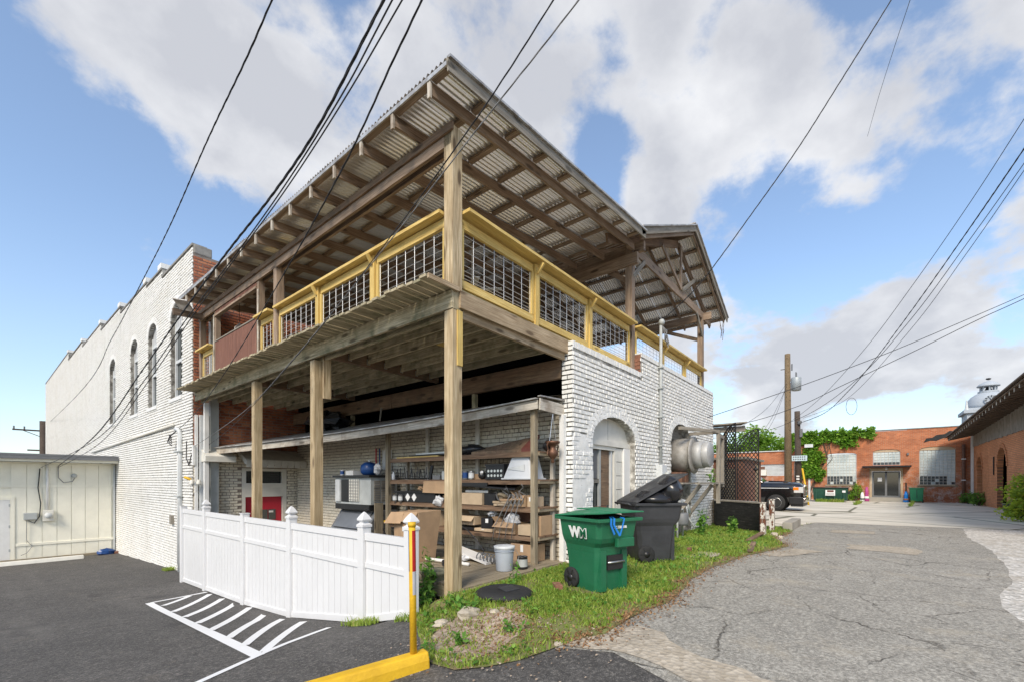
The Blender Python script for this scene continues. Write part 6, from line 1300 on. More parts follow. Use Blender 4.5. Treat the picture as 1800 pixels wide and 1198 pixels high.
p2 = thing('utility_pole', 'shorter dark utility pole carrying a small pale sign', 'pole', (28.75, -.7, 0)); B().tube([(28.9, -.72, -.2), (28.62, -.66, 5.83)], [.2, .15], 12).build('shaft', 'wood_poledark', p2, True)
sg = B().box(28.38, 28.42, -1.2, -.38, 2.72, 3.05).build('sign', 'sign_pale', p2)
for r_ in range(2):
    for k in range(6): B().box(28.37, 28.379, -.47-.115*k-.07, -.47-.115*k, 2.78+.14*r_, 2.86+.14*r_).build('sign_mark', 'grey_dark', sg)
for k, z in enumerate((1.35, 1.55, 1.72)): B().box(28.62, 28.64, -.78, -.62, z, z+.09).build('tag_plate', 'print_white', p2)
B().box(28.5, 28.62, -.95, -.8, 4.2, 4.7).build('junction_box', 'grey_dark', p2); B().lathe([(.1, 0), (.12, .2)], (28.5, -.8, 5.0), 10).build('insulator', 'grey_dark', p2)
for (y0, y1, z1, lb) in ((-.32, -.22, 2.0, 'yellow guy wire guard left of the shorter pole'), (-1.30, -.95, 2.25, 'yellow guy wire guard right of the shorter pole')):
    tag(B().tube([(28.2, y0, 0), (28.4, y1, z1)], .05, 8).build('guy_guard', 'yellow_paint', None, True), lb, 'guard')
pf = thing('utility_pole', 'distant dark utility pole with crossarms above the white shed', 'pole', (.5, 61, -2)); B().tube([(.5, 61.4, -3), (.5, 61.4, 7.6)], .28, 10).build('shaft', 'wood_poledark', pf, True); B().beam((-1.6, 61.4, 6.6), (2.6, 61.4, 6.6), .14, .14).build('crossarm', 'wood_poledark', pf); B().beam((-.6, 61.4, 4.6), (1.2, 61.4, 4.6), .14, .14).build('crossarm', 'wood_poledark', pf)
for x in (-1.5, -.8, 1.4, 2.4): B().tube([(x, 61.4, 6.67), (x, 61.4, 6.95)], .07, 6).build('insulator', 'grey_dark', pf)
for s in (-1, 1): B().beam((.5, 61.3, 5.9), (.5+s*1.4, 61.3, 6.55), .06, .06).build('brace', 'wood_poledark', pf)
# ================================================================== far side of the yard
FX0 = 37.7
far = thing('brick_warehouse', 'red brick warehouse with glass block windows and glazed double door across the yard', 'building', (FX0, -5, 0))
# wall along -Y from y=0 to y=-9.5, faces -X
def fw(y): return -y
Hf = [(1.60, 3.40, 1.20, 3.50, .10), (4.28, 5.88, .30, 2.2, .001), (4.35, 5.85, 2.62, 3.62, .16), (6.85, 8.65, 1.20, 3.68, .18)]
Hf_b = [(1.60, 3.40, 1.20, 3.50, .10), (6.85, 8.65, 1.20, 3.68, .18)]
backing('wall', (FX0, 0, 0), (0, -1, 0), 4.0, -.1, 5.05, .3, 'far_brick_x', far, [Hf[0]])
backing('wall', (FX0, -4.0, 0), (0, -1, 0), 2.2, -.1, 2.42, .3, 'far_brick_x', far, [(.28, 1.88, -.05, 2.2, .001)])
backing('wall', (FX0, -4.0, 0), (0, -1, 0), 2.2, 2.42, 5.08, .3, 'far_brick_x', far, [(.35, 1.85, 2.62, 3.60, .16)])
backing('wall', (FX0, -6.2, 0), (0, -1, 0), 3.3, -.1, 5.12, .3, 'far_brick_x', far, [(.65, 2.45, 1.20, 3.66, .18)])
B().box(FX0-.04, FX0+.33, -9.5, .0, 5.122, 5.18).build('coping', 'coping', far); B().box(FX0+.3, FX0+20, -9.4, .0, 4.6, 4.65).build('roof', 'roof_membrane', far); B().box(FX0, FX0+20, -.001, .25, 0, 5.0).build('side_wall', 'far_brick_y', far)
def glass_blocks(y0, y1, z0, z1, dark_rows, parent):
    t_ = B().box(FX0+.12, FX0+.2, -y1, -y0, z0, z1).build('window', 'cream_paint', parent); ny = round((y1-y0)/.2); nz = round((z1-z0)/.2)
    for i in range(ny):
        for j in range(nz):
            a = y0+(y1-y0)*i/ny; z = z0+(z1-z0)*j/nz; w_ = (y1-y0)/ny; h = (z1-z0)/nz; dk = j < dark_rows and random.random() < .75
            B().box(FX0+.08, FX0+.119, -(a+w_-.016), -(a+.016), z+.016, z+h-.016).build('glass_block', 'glass_block_dark' if dk else 'glass_block', t_)
    return t_
glass_blocks(1.62, 3.38, 1.22, 3.5, 3, far); glass_blocks(4.37, 5.83, 2.64, 3.55, 1, far); glass_blocks(6.87, 8.63, 1.22, 3.6, 3, far)
for (y0, y1, z) in ((1.5, 3.5, 1.10), (6.75, 8.75, 1.10)): B().box(FX0-.06, FX0+.1, -y1, -y0, z, z+.1).build('sill', 'wood_porch', far)
for (y0, y1, z, rise) in ((4.35, 5.85, 3.62, .16), (6.85, 8.65, 3.66, .18)):
    pts = [(FX0+.05, -y0, z-.06)]+[(FX0+.05, -(y0+(y1-y0)*i/10), z+rise*math.sqrt(max(0, 1-(2*i/10-1)**2))) for i in range(11)]+[(FX0+.05, -y1, z-.06)]; B().ext(pts, (.1, 0, 0)).build('arch_infill', 'cardboard_pale', far)
dd = B().box(FX0+.10, FX0+.13, -5.83, -4.33, .32, 2.16).build('double_door', 'glass_dark', far)
for (a, b_, z0_, z1_) in ((4.30, 4.40, .3, 2.18), (5.76, 5.86, .3, 2.18), (5.02, 5.14, .3, 2.18), (4.4, 5.02, .3, .42), (5.14, 5.76, .3, .42), (4.4, 5.76, 2.08, 2.18)): B().box(FX0+.05, FX0+.099, -b_, -a, z0_, z1_).build('door_frame', 'grey_dark', dd)
B().box(FX0+.09, FX0+.098, -4.85, -4.62, 1.45, 1.72).build('notice', 'print_white', dd)
for (a, b_, z0_, z1_) in ((4.16, 4.29, .3, 2.4), (5.87, 6.0, .3, 2.4), (4.29, 5.87, 2.19, 2.4)): B().box(FX0-.02, FX0+.06, -b_, -a, z0_, z1_).build('door_surround', 'cardboard_pale', far)
B().box(FX0-.95, FX0+.0, -6.4, -3.75, 2.45, 2.56).build('canopy', 'iron', far); B().box(FX0-.7, FX0+.1, -6.05, -4.1, 0, .30).build('step', 'concrete_step', far)
B().blob((FX0-.25, -5.1, 2.36), (.1, .1, .08), 8, 6, 0).build('lamp', 'print_white', far, True); B().box(FX0-.1, FX0, -6.3, -6.2, 3.3, 3.45).build('lamp', 'grey_dark', far)
ts = [(-7.05, 4.12), (-7.4, 4.25), (-7.7, 4.22), (-8.1, 4.42), (-8.5, 4.38), (-8.95, 4.55), (-8.95, 4.9), (-8.6, 4.82), (-8.35, 4.86), (-8.1, 4.66), (-7.7, 4.62), (-7.5, 4.45), (-7.2, 4.42)]
B().ext([(FX0-.012, y, z) for y, z in ts], (.010, 0, 0)).build('tar_scar', 'charred', far)
B().tube([(FX0-.12, -9.0, .0), (FX0-.12, -9.0, 3.9)], .09, 8).build('downpipe', 'brown_paint', far, True)
for z in (1.5, 2.9): B().box(FX0-.22, FX0-.02, -9.1, -8.9, z, z+.06).build('pipe_strap', 'print_white', far)
B().box(FX0-.1, FX0, -.55, -.42, .0, 3.0).build('downpipe', 'grey_light', far); B().tube([(FX0-.3, .12, 0), (FX0-.3, .12, 4.6)], .07, 8).build('vent_pipe', 'grey_light', far, True)
B().box(FX0-.45, FX0-.3, -.75, -.2, 4.1, 4.35).build('flood_lamp', 'grey_light', far)
# lower building to the left
low = thing('brick_store', 'low red brick building with shuttered windows left of the ivy warehouse', 'building', (38.5, 4, 0))
backing('wall', (38.6, 12, 0), (0, -1, 0), 12.0, -.1, 3.95, .3, 'far_brick_x', low, [(8.3, 11.0, 1.9, 2.85, .05), (11.35, 11.95, 1.75, 2.95, .15)])
B().box(38.5, 38.95, .0, 12, 3.952, 4.02).build('coping', 'grey_light', low); B().box(38.9, 50, .05, 12, 3.6, 3.65).build('roof', 'roof_membrane', low)
for (y0, y1, z0_, z1_) in ((1.0, 3.7, 1.9, 2.9), (.05, .65, 1.75, 3.1)):
    s_ = B().box(38.72, 38.76, y0, y1, z0_, z1_).build('shutter', 'grey_paint', low)
    for k in range(9): B().box(38.69, 38.719, y0+.02, y1-.02, z0_+.03+k*(z1_-z0_)/9, z0_+.02+(k+.8)*(z1_-z0_)/9).build('shutter_slat', 'grey_light', s_)
ac = B().box(38.3, 38.7, 2.6, 3.5, 1.95, 2.45).build('air_conditioner', 'cream_paint', low); B().box(38.28, 38.299, 2.7, 3.0, 2.46, 2.7).build('louvre', 'brown_paint', low)
# dumpster
du = thing('dumpster', 'dark green steel dumpster with white notice in front of the ivy wall', 'dumpster', (33.5, -2, 0))
dA = Vector((33.4, -1.05)); dB_ = Vector((34.4, -2.95)); 
dA = Vector((34.2, -1.0)); dB_ = Vector((34.2, -3.0))
B().add([(34.2, -1.05, .12), (34.2, -2.95, .12), (35.6, -2.95, .12), (35.6, -1.05, .12), (34.05, -1.0, .98), (34.05, -3.0, .98), (35.7, -3.0, .98), (35.7, -1.0, .98)], MB.BF).build('body', 'dumpster_green', du, bevel=.02)
for k in range(4): y = -1.2-k*.53; B().box(34.03, 34.1, y-.03, y+.03, .15, .95).build('rib', 'dumpster_green', du)
B().box(34.0, 35.75, -3.05, -.95, .985, 1.03).build('lid', 'black_plastic', du); no = B().box(34.02, 34.03, -2.3, -1.75, .45, .85).build('notice', 'print_white', du); B().box(34.012, 34.019, -2.22, -1.85, .70, .83).build('notice_print', 'maroon', no)
for k in range(3): B().box(34.012, 34.019, -2.25, -1.8, .49+k*.06, .51+k*.06).build('notice_print', 'grey_dark', no)
B().box(34.02, 34.03, -2.88, -2.7, .68, .82).build('sticker', 'print_white', du); B().box(34.3, 34.7, -3.12, -3.0, .55, .75).build('lift_pocket', 'black_plastic', du)
for x in (34.4, 35.3):
    for y in (-1.3, -2.7): B().lathe([(.07, -.03), (.07, .03)], (x, y, .07), 10, 'y').build('castor', 'rubber', du)
# far bin
fb = thing('wheeled_bin', 'bright green wheeled bin by the warehouse wall across the yard', 'bin', (36.9, -6.65, 0)); B().add([(36.6, -6.35, .08), (36.6, -6.95, .08), (37.2, -6.95, .08), (37.2, -6.35, .08), (36.55, -6.30, .95), (36.55, -7.0, .95), (37.3, -7.0, .95), (37.3, -6.3, .95)], MB.BF).build('body', 'bin_lid_green', fb, bevel=.03); B().box(36.5, 37.35, -7.05, -6.25, .955, 1.02).build('lid', 'bin_lid_green', fb, bevel=.03); B().box(36.54, 36.57, -6.67, -6.63, .3, .9).build('rib', 'dumpster_green', fb)
for y in (-6.33, -6.97): B().lathe([(.1, -.03), (.1, .03)], (36.8, y, .1), 12, 'y').build('wheel', 'rubber', fb)
# small ornaments by the door
for (y, mat, mat2, h, lb, nm) in ((-3.75, 'print_white', 'iron', .65, 'black and white painted garden ornament left of the glazed door', 'garden_ornament'), (-4.0, 'purple_paint', 'print_white', 1.05, 'purple painted post ornament left of the glazed door', 'garden_ornament'), (-6.12, 'blue_ribbon', 'terracotta', .75, 'blue and brown ornament with dark mast right of the glazed door', 'garden_ornament')):
    t_ = thing(nm, lb, 'ornament', (36.9, y, 0)); B().lathe([(.14, 0), (.16, .1), (.10, h*.5), (.12, h*.6), (.06, h)], (36.9, y, 0), 10).build('body', mat, t_, True); B().lathe([(.15, h*.2), (.13, h*.35)], (36.88, y, 0), 10).build('band', mat2, t_, True)
    if y < -6: B().tube([(36.9, y, h), (36.9, y, 1.35)], .04, 6).build('mast', 'iron', t_)
# ================================================================== right-hand brick building with deep eave
RYw = -9.45
rt = thing('brick_depot', 'long red brick depot with deep timber eave and arched doorways on the right', 'building', (28, -11, 0))
Hr = [(37.7-36.3, 37.7-34.6, .0, 2.15, .85), (37.7-30.6, 37.7-28.4, .0, 2.2, 1.0), (37.7-24.5, 37.7-22.5, .0, 2.2, 1.0)]
backing('wall', (37.7, RYw, 0), (-1, 0, 0), 27.7, -.1, 3.75, .22, 'far_brick_y', rt, Hr)
for h in Hr:
    arch_ring((37.7, RYw, 0), (-1, 0, 0), h, 'far_brick_y', rt, w=.22, depth=.03, n=16, rings=1)
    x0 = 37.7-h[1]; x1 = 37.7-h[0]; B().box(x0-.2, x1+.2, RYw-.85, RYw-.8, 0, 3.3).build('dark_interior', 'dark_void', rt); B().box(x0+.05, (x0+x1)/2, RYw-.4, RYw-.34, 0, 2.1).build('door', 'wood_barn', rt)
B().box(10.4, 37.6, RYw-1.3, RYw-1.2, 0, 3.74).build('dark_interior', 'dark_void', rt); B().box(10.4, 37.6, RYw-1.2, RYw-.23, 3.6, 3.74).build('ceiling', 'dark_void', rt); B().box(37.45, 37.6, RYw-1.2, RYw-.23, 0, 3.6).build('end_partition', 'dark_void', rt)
x = 10.2
while x < 37.5:
    w_ = random.uniform(.14, .24); h = random.uniform(-.03, .03); beam('frieze_plank', (x+w_/2, RYw+.03, 3.72+h), (x+w_/2, RYw+.03, 4.20+.0303*(37.1-x)+.35), w_-.015, .03, 'wood_barn', rt, up=(0, 1, 0)); x += w_
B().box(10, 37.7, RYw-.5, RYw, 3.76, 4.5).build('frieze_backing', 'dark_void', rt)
EZF = lambda x: 4.20+.0303*(37.1-x)
def eslab(nm, ya, dza, yb, dzb, th, mat, x0=10, x1=37.1):
    vs = []
    for x in (x0, x1): vs += [(x, ya, EZF(x)+dza), (x, yb, EZF(x)+dzb), (x, yb, EZF(x)+dzb+th), (x, ya, EZF(x)+dza+th)]
    B().add(vs, [(0, 1, 2, 3), (7, 6, 5, 4), (0, 4, 5, 1), (1, 5, 6, 2), (2, 6, 7, 3), (3, 7, 4, 0)]).build(nm, mat, rt)
eslab('soffit', RYw, .36, -8.15, .05, .04, 'wood_eave'); eslab('roof', -20, 3.9, -8.05, .12, .05, 'wood_eave', 10, 37.2)
x = 10.15
while x < 37.1:
    z = EZF(x); beam('rafter_tail', (x, RYw+.02, z+.28), (x, -8.2, z-.02), .11, .13, 'wood_eave', rt); beam('tail_end', (x, -8.193, z-.09), (x, -8.193, z+.06), .11, .012, 'wood_oldwhite', rt, up=(0, 1, 0)); x += .72
beam('soffit_board', (10, -8.7, EZF(10)+.13), (37.1, -8.7, EZF(37.1)+.13), .12, .02, 'wood_eave', rt)
B().box(37.3, 37.45, RYw+.02, RYw+.14, .6, 4.6).build('downpipe', 'white_paint', rt)
B().box(31.2, 31.3, RYw+.01, RYw+.05, 1.8, 2.8).build('shutter_bar', 'iron', rt); B().box(10, 37.7, -20, -19.8, 0, 8).build('rear_wall', 'far_brick_y', rt); B().box(10, 10.3, -19.8, RYw-.5, 0, 4.4).build('gable_wall', 'far_brick_x', rt)
# junk along that wall
pl = thing('potted_tub', 'black plastic plant tub under the bright bush on the right', 'pot', (22.5, -8.6, 0)); B().lathe([(.28, 0), (.36, .5), (.39, .52), (.36, .55)], (22.6, -8.75, 0), 18).build('pot', 'black_plastic', pl, True)
tb = thing('timber_sleeper', 'old railway sleeper lying on the pale gravel at the right edge', 'sleeper', (15, -7.3, 0)); B().box(13.9, 16.6, -8.8, -8.5, .0, .22).build('sleeper', 'wood_grey', tb, bevel=.02); tb.location = (15, -7.3, 0)
# clock tower far behind
TX, TY = 98.0, -18.7
tw = thing('clock_tower', 'white domed clock tower with open cupola far behind the depot', 'tower', (TX, TY, 0))
B().box(TX-2.7, TX+2.7, TY-2.7, TY+2.7, 0, 12.2).build('base', 'tower_white', tw); B().box(TX-3.1, TX+3.1, TY-3.1, TY+3.1, 12.2, 12.7).build('cornice', 'tower_white', tw); B().box(TX-2.8, TX+2.8, TY-2.8, TY+2.8, 12.7, 13.0).build('parapet', 'tower_white', tw)
B().lathe([(2.65, 13.0), (2.6, 13.6), (2.4, 14.3), (2.0, 14.9), (1.5, 15.3), (1.15, 15.5)], (TX, TY, 0), 28).build('dome', 'tower_white', tw, True)
cu = B().lathe([(1.2, 15.5), (1.2, 15.75), (1.0, 15.8)], (TX, TY, 0), 20).build('cupola', 'tower_white', tw)
for k in range(8): a = k*math.pi/4; B().tube([(TX+.9*math.cos(a), TY+.9*math.sin(a), 15.75), (TX+.9*math.cos(a), TY+.9*math.sin(a), 16.5)], .10, 6).build('column', 'tower_white', cu)
B().lathe([(1.3, 16.5), (1.33, 16.6), (1.0, 16.95), (.5, 17.25), (.1, 17.4)], (TX, TY, 0), 20).build('cupola_roof', 'tower_white', tw, True); B().lathe([(.2, 15.8), (.45, 15.9), (.25, 16.4)], (TX, TY, 0), 10).build('bell', 'iron', cu)
B().blob((TX, TY, 17.7), (.2, .3, .16), 8, 5, .2).build('finial', 'iron', tw)
cd_ = Vector((-3.96-TX, -4.23-TY, 0)).normalized(); cside = Vector((-cd_.y, cd_.x, 0))
fc = Vector((TX, TY, 14.0))+cd_*2.45+cside*.35
m = B(); n_ = 24; vs = [fc+cd_*.25+cside*.8*math.cos(2*math.pi*k/n_)+Vector((0, 0, .8*math.sin(2*math.pi*k/n_))) for k in range(n_)]; m.ext(vs, -cd_*.8); ck = m.build('clock_face', 'tower_white', tw)
for k in range(12): a = k*math.pi/6; p = fc+cd_*.27; B().beam(p+cside*.5*math.cos(a)+Vector((0, 0, .5*math.sin(a))), p+cside*.76*math.cos(a)+Vector((0, 0, .76*math.sin(a))), .06, .2, up=cd_).build('hour_mark', 'iron', ck)
for a, L in ((R(70), .6), (R(120), .42)): p = fc+cd_*.28; B().beam(p, p+cside*L*math.cos(a)+Vector((0, 0, L*math.sin(a))), .05, .14, up=cd_).build('hand', 'iron', ck)
for (sx, sy) in ((-1, 1), (-1, -1)): B().lathe([(.25, 12.7), (.18, 13.2), (.08, 14.2)], (TX+sx*2.75, TY+sy*2.75, 0), 8).build('pinnacle', 'grey_light', tw)
B().blob((TX-2.7, TY+.2, 11.2), (.15, .8, .7), 10, 7, 0).build('round_window', 'grey_paint', tw)
# ================================================================== vegetation
def leaf_cloud(name, pts, size, mat, parent=None, seed=1, fold=True, up=0.3, kind=None, aspect=.55):
    rr = np.random.RandomState(seed); pts = np.array(pts); n = len(pts); d = rr.normal(size=(n, 3)); d[:, 2] = d[:, 2]*.7+up*0; d /= np.linalg.norm(d, axis=1)[:, None]
    nrm = rr.normal(size=(n, 3)); nrm[:, 2] += up*3; s = np.cross(nrm, d); s /= (np.linalg.norm(s, axis=1)[:, None]+1e-9); nn = np.cross(d, s)
    L = size*(.6+.8*rr.rand(n))[:, None]; Wd = L*aspect
    v = np.empty((n, 6, 3)); v[:, 0] = pts; v[:, 1] = pts+d*L*.45-s*Wd*.5+nn*Wd*.12; v[:, 2] = pts+d*L; v[:, 3] = pts+d*L*.45+s*Wd*.5+nn*Wd*.12; v[:, 4] = pts+d*L*.45; v[:, 5] = pts
    v = v[:, [0, 1, 2, 3]].reshape(-1, 3); f = np.arange(4*n).reshape(n, 4)
    r_ = np.repeat(np.clip(rr.normal(.45, .25, n), 0, 1), 4)
    me = bpy.data.meshes.new(name); me.vertices.add(4*n); me.vertices.foreach_set('co', v.ravel()); me.loops.add(4*n); me.loops.foreach_set('vertex_index', f.ravel()); me.polygons.add(n); me.polygons.foreach_set('loop_start', np.arange(0, 4*n, 4)); me.polygons.foreach_set('loop_total', np.full(n, 4))
    a = me.attributes.new('rnd', 'FLOAT', 'POINT'); a.data.foreach_set('value', r_); me.update(calc_edges=True); me.validate(); me.materials.append(MATS[mat]); o = bpy.data.objects.new(name, me); reg(o, parent)
    if kind: o['kind'] = kind
    return o
def blades(name, polys, n, hmin, hmax, mat, label, cat, seed=1, mask=None):
    rr = random.Random(seed); V = []; Fc = []; RN = []; cnt = 0
    areas = []
    for p in polys:
        xs = [q[0] for q in p]; ys = [q[1] for q in p]; areas.append((min(xs), max(xs), min(ys), max(ys)))
    tries = 0
    while cnt < n and tries < n*30:
        tries += 1; k = rr.randrange(len(polys)); b_ = areas[k]; x = rr.uniform(b_[0], b_[1]); y = rr.uniform(b_[2], b_[3])
        if not inpoly(x, y, polys[k]): continue
        if mask and rr.random() > mask(x, y): continue
        z = g(x, y)+.008; h = rr.uniform(hmin, hmax)*(.6+.8*rr.random()); a = rr.uniform(0, 6.283); w_ = rr.uniform(.005, .010)*(1+max(0, x-2)*.06); bx, by = math.cos(a), math.sin(a); l_ = h*rr.uniform(.15, .9); la = rr.uniform(0, 6.283); lx, ly = math.cos(la)*l_, math.sin(la)*l_
        o = len(V); V += [(x-bx*w_, y-by*w_, z), (x+bx*w_, y+by*w_, z), (x+lx*.4+bx*w_*.7, y+ly*.4+by*w_*.7, z+h*.6), (x+lx*.4-bx*w_*.7, y+ly*.4-by*w_*.7, z+h*.6), (x+lx, y+ly, z+h)]; Fc += [(o, o+1, o+2, o+3), (o+3, o+2, o+4)]; r_ = min(1, max(0, rr.gauss(.45, .22)+.12*math.sin(x*2.1)*math.cos(y*2.7))); RN += [r_]*5; cnt += 1
    m = MB(); m.v = V; m.f = Fc; m.r = RN; o = m.build(name, mat, None, fix=False); tag(o, label, cat, kind='stuff'); return o
EDX = [q[0] for q in ALLEY_L]; EDY = [q[1] for q in ALLEY_L]
def edge(x, y):
    d = y-float(np.interp(x, EDX, EDY))+.10*math.sin(x*7.3)+.07*math.sin(x*17+y*5); return min(1, max(0.02, d/.45))
def gmask(x, y):
    # thin over the gravel patch, under bins and near the asphalt edge
    d = ((x+.72)**2+(y+1.15)**2)**.5; m = .12 if d < .52 else (.55 if d < .72 else 1)
    if .95 < x < 1.85 and -1.65 < y < -.85: m *= .25
    if (x-.30)**2+(y+.62)**2 < .11: m = 0
    q = .5+.5*math.sin(x*3.1+1.3*math.sin(y*4.2))*math.cos(y*3.7-x*.9)
    return m*(.10+.90*q**1.3)*edge(x, y)
near = [p for p in GRASS_A]
blades('grass', [[(-.65, -.05), (-1.05, -.62), (-1.43, -1.25), (-1.42, -1.53), (-.98, -1.87), (-.6, -2.02), (-.15, -2.24), (.52, -2.22), (1.2, -2.3), (2.6, -2.15), (2.6, -.15), (.2, -.15), (-.3, .0)]], 21000, .025, .06, 'grass_blades', 'short green grass around the bins and porch', 'grass', 3, gmask)
blades('grass', [[(2.6, -2.15), (3.69, -2.12), (5.46, -2.3), (7.46, -2.75), (8.93, -2.3), (10.5, -2.45), (12.61, -2.35), (14.4, -2.7), (11.6, -2.0), (11.6, -.2), (2.6, -.2)]], 30000, .03, .08, 'grass_blades', 'long green grass along the alley beyond the bins', 'grass', 4, lambda x, y: (.15+.85*(.5+.5*math.sin(x*2.3+math.sin(y*5))*math.cos(y*3+.7*math.sin(x*3.1)))**1.4)*edge(x, y))
blades('grass_tuft', [[(-.85, .6), (-.70, .6), (-.70, 1.2), (-.9, 1.2)], [(-.8, -.1), (-.45, -.1), (-.45, .3), (-.8, .2)], [(-.15, 11.9), (-.4, 11.9), (-.4, 12.3), (-.15, 12.3)]], 900, .04, .10, 'grass_blades', 'grass tufts growing at the foot of the white fence', 'grass', 5)
# low broad-leaved ground cover between the blades
pts = []
while len(pts) < 4200:
    x = random.uniform(-1.3, 11.5); y = random.uniform(-2.7, -.2)
    if inpoly(x, y, GRASS_A) and random.random() < edge(x, y)*(.2+.8*max(0, math.sin(x*4.7+2*math.sin(y*3.9)))):
        if x > 2.6 or gmask(x, y) > .2: pts.append((x, y, g(x, y)+.02+random.random()*.05))
o = leaf_cloud('ground_cover', pts, .06, 'weed_leaf', None, 17, up=1.2, aspect=.6); tag(o, 'low broad leaved weeds mixed into the grass verge', 'weeds', kind='stuff')
# dry leaves along the asphalt edge
pts = []
for i in range(3600):
    k = random.randrange(len(ALLEY_L)-3); a = Vector(ALLEY_L[k]).lerp(Vector(ALLEY_L[k+1]), random.random()); x, y = a.x+random.gauss(0, .06), a.y+random.gauss(.05, .13); pts.append((x, y, g(x, y)+.016+random.random()*.01))
for i in range(900):
    x, y = random.gauss(-.55, .35), random.gauss(-1.35, .28); pts.append((x, y, g(x, y)+.022))
o = leaf_cloud('leaf_litter', pts, .035, 'dry_leaf', None, 7, up=2.0, aspect=.5); tag(o, 'brown dry leaf litter along the edge of the alley asphalt', 'leaf litter', kind='stuff')
# pebbles
m = B()
for i in range(1100):
    if i < 900: x, y = random.gauss(-.72, .30), random.gauss(-1.15, .27)
    else: x, y = random.uniform(-1.9, .6), random.uniform(-2.6, -1.0)
    s_ = random.uniform(.004, .015); m.blob((x, y, g(x, y)+.02), (s_, s_*.8, s_*.5), 5, 3, .2, i)
tag(m.build('pebbles', 'brown_gravel', None), 'loose pale pebbles scattered over the gravel patch', 'pebbles', kind='stuff')
# weeds by the corner post and planter, along the wall
def weed(x, y, z, h, n, label, seed, size=.07, mat='weed_leaf', spread=.14):
    t_ = thing('weed', label, 'plant', (x, y, z)); rr = random.Random(seed); m = B(); P = []
    for k in range(max(3, n//14)):
        a = rr.uniform(0, 6.28); dx, dy = math.cos(a)*spread*rr.random(), math.sin(a)*spread*rr.random(); hh = h*rr.uniform(.6, 1.1); m.tube([(x+dx*.3, y+dy*.3, z), (x+dx, y+dy, z+hh*.6), (x+dx*1.5, y+dy*1.5, z+hh)], [.005, .004, .002], 4)
        for j in range(14):
            s_ = rr.random(); P.append((x+dx*(.3+1.2*s_)+rr.gauss(0, .02), y+dy*(.3+1.2*s_)+rr.gauss(0, .02), z+hh*s_*1.0))
    m.build('stems', mat, t_); leaf_cloud('leaves', P, size, mat, t_, seed, up=.5); return t_
for i, (x, y, h, n, lb, sz) in enumerate(((.02, .45, .75, 90, 'tall leafy weed climbing the stone planter beside the corner post', .10), (-.20, .25, .5, 80, 'leafy weed between the fence end and the corner post', .09), (-.42, .12, .35, 70, 'low weed at the foot of the fence end post', .07), (-1.0, -1.18, .16, 60, 'low weed at the edge of the gravel patch near the yellow kerb', .06), (-.35, -.62, .16, 60, 'broad leaved weed beside the large tan stone', .08), (-.55, -1.5, .13, 60, 'low green weed on the gravel patch nearest the asphalt', .05), (.85, -.35, .30, 40, 'thin weed growing through the porch floor edge', .06), (2.35, -.45, .35, 60, 'weed at the foot of the brick wall corner', .06), (8.2, -.75, .7, 150, 'dense weeds around the gas meter', .11), (9.3, -1.3, .45, 110, 'bright weeds in front of the charred cabinet', .13), (6.2, -.6, .5, 100, 'weeds between black bin and gas meter', .10), (8.5, -.95, .3, 60, 'creeper on the timber ledge below the fan', .08), (-.3, -.35, .18, 60, 'low weed left of the black drum lid', .06))):
    weed(x, y, (g(x, y) if i != 11 else 1.42), h, n, lb, 60+i, sz)
# ivy on warehouse
def ivy(name, label, region, n, size, x, seed, jitter=.25):
    rr = random.Random(seed); P = []; t = 0
    while len(P) < n and t < n*20:
        t += 1; y = rr.uniform(-4.6, .9); z = rr.uniform(.3, 5.55)
        d = region(y, z)
        if d > 0 and rr.random() < min(1, d): P.append((x-rr.random()*jitter-.03, y, z))
    t_ = thing(name, label, 'ivy', (x, -1.5, 0)); leaf_cloud('leaves', P, size, 'ivy_leaf', t_, seed, up=.35, aspect=.75)
    m = B()
    for k in range(8):
        y = rr.uniform(-.6, .2); m.tube([(x-.03, y, .0), (x-.04, y-rr.uniform(.0, .5), 1.6), (x-.04, y-rr.uniform(.0, 1.5), 3.2), (x-.04, y-rr.uniform(.3, 3), 4.9)], .018, 4)
    m.build('stems', 'bark', t_)
def reg_(y, z):
    w_ = .18*math.sin(y*4.1+z*2)+.15*math.sin(z*5-y*3)
    a = 1.2*(z-(4.45-.05*y+w_-.35)) if y > -4.4 and z < 5.35+.12*math.sin(y*7) else -1      # along the top
    if y < -3.2: a = min(a, (z-4.75-w_)*3)
    if z > 5.3+.12*math.sin(y*7): a = -1
    b_ = 1-abs(y+.55+w_)/.75 if 1.7 < z < 5.3 else -1                                   # left curtain
    c_ = 1-((y+1.05)/.5)**2-((z-2.2-w_)/.55)**2                                           # lower tongue
    e = (z-(3.75+w_+.25*abs(y+2.6))) if (-3.45 < y < -1.6 and z < 5.2) else -1
    hole = ((y+1.75)/.75)**2+((z-4.05)/.42)**2
    v = max(a*2, b_*1.5, c_*1.5, e*1.6)
    return -1 if hole < 1 else v
ivy('ivy', 'bright green ivy covering the left of the brick warehouse', reg_, 5200, .21, FX0, 5)
def bush(name, label, c, rad, n, size, mat, seed, stems=True, cat='bush'):
    rr = np.random.RandomState(seed); t_ = thing(name, label, cat, (c[0], c[1], 0)); K = 34; cl = []
    for k in range(K):
        v = rr.normal(size=3); v /= np.linalg.norm(v); r_ = rr.uniform(.45, 1.0); cl.append(np.array(c)+v*np.array(rad)*r_)
    P = []
    for k in range(n):
        q = cl[rr.randint(K)]; P.append(q+rr.normal(size=3)*np.array(rad)*.17)
    P = [p for p in P if p[2] > .05]; leaf_cloud('leaves', P, size, mat, t_, seed, up=.4)
    m = B(); b0 = Vector((c[0], c[1], 0))
    for q in cl[:14]: m.tube([b0, b0.lerp(Vector(q), .5)+Vector((0, 0, .1)), Vector(q)], [.03, .02, .008], 5)
    m.build('stems', 'bark', t_); return t_
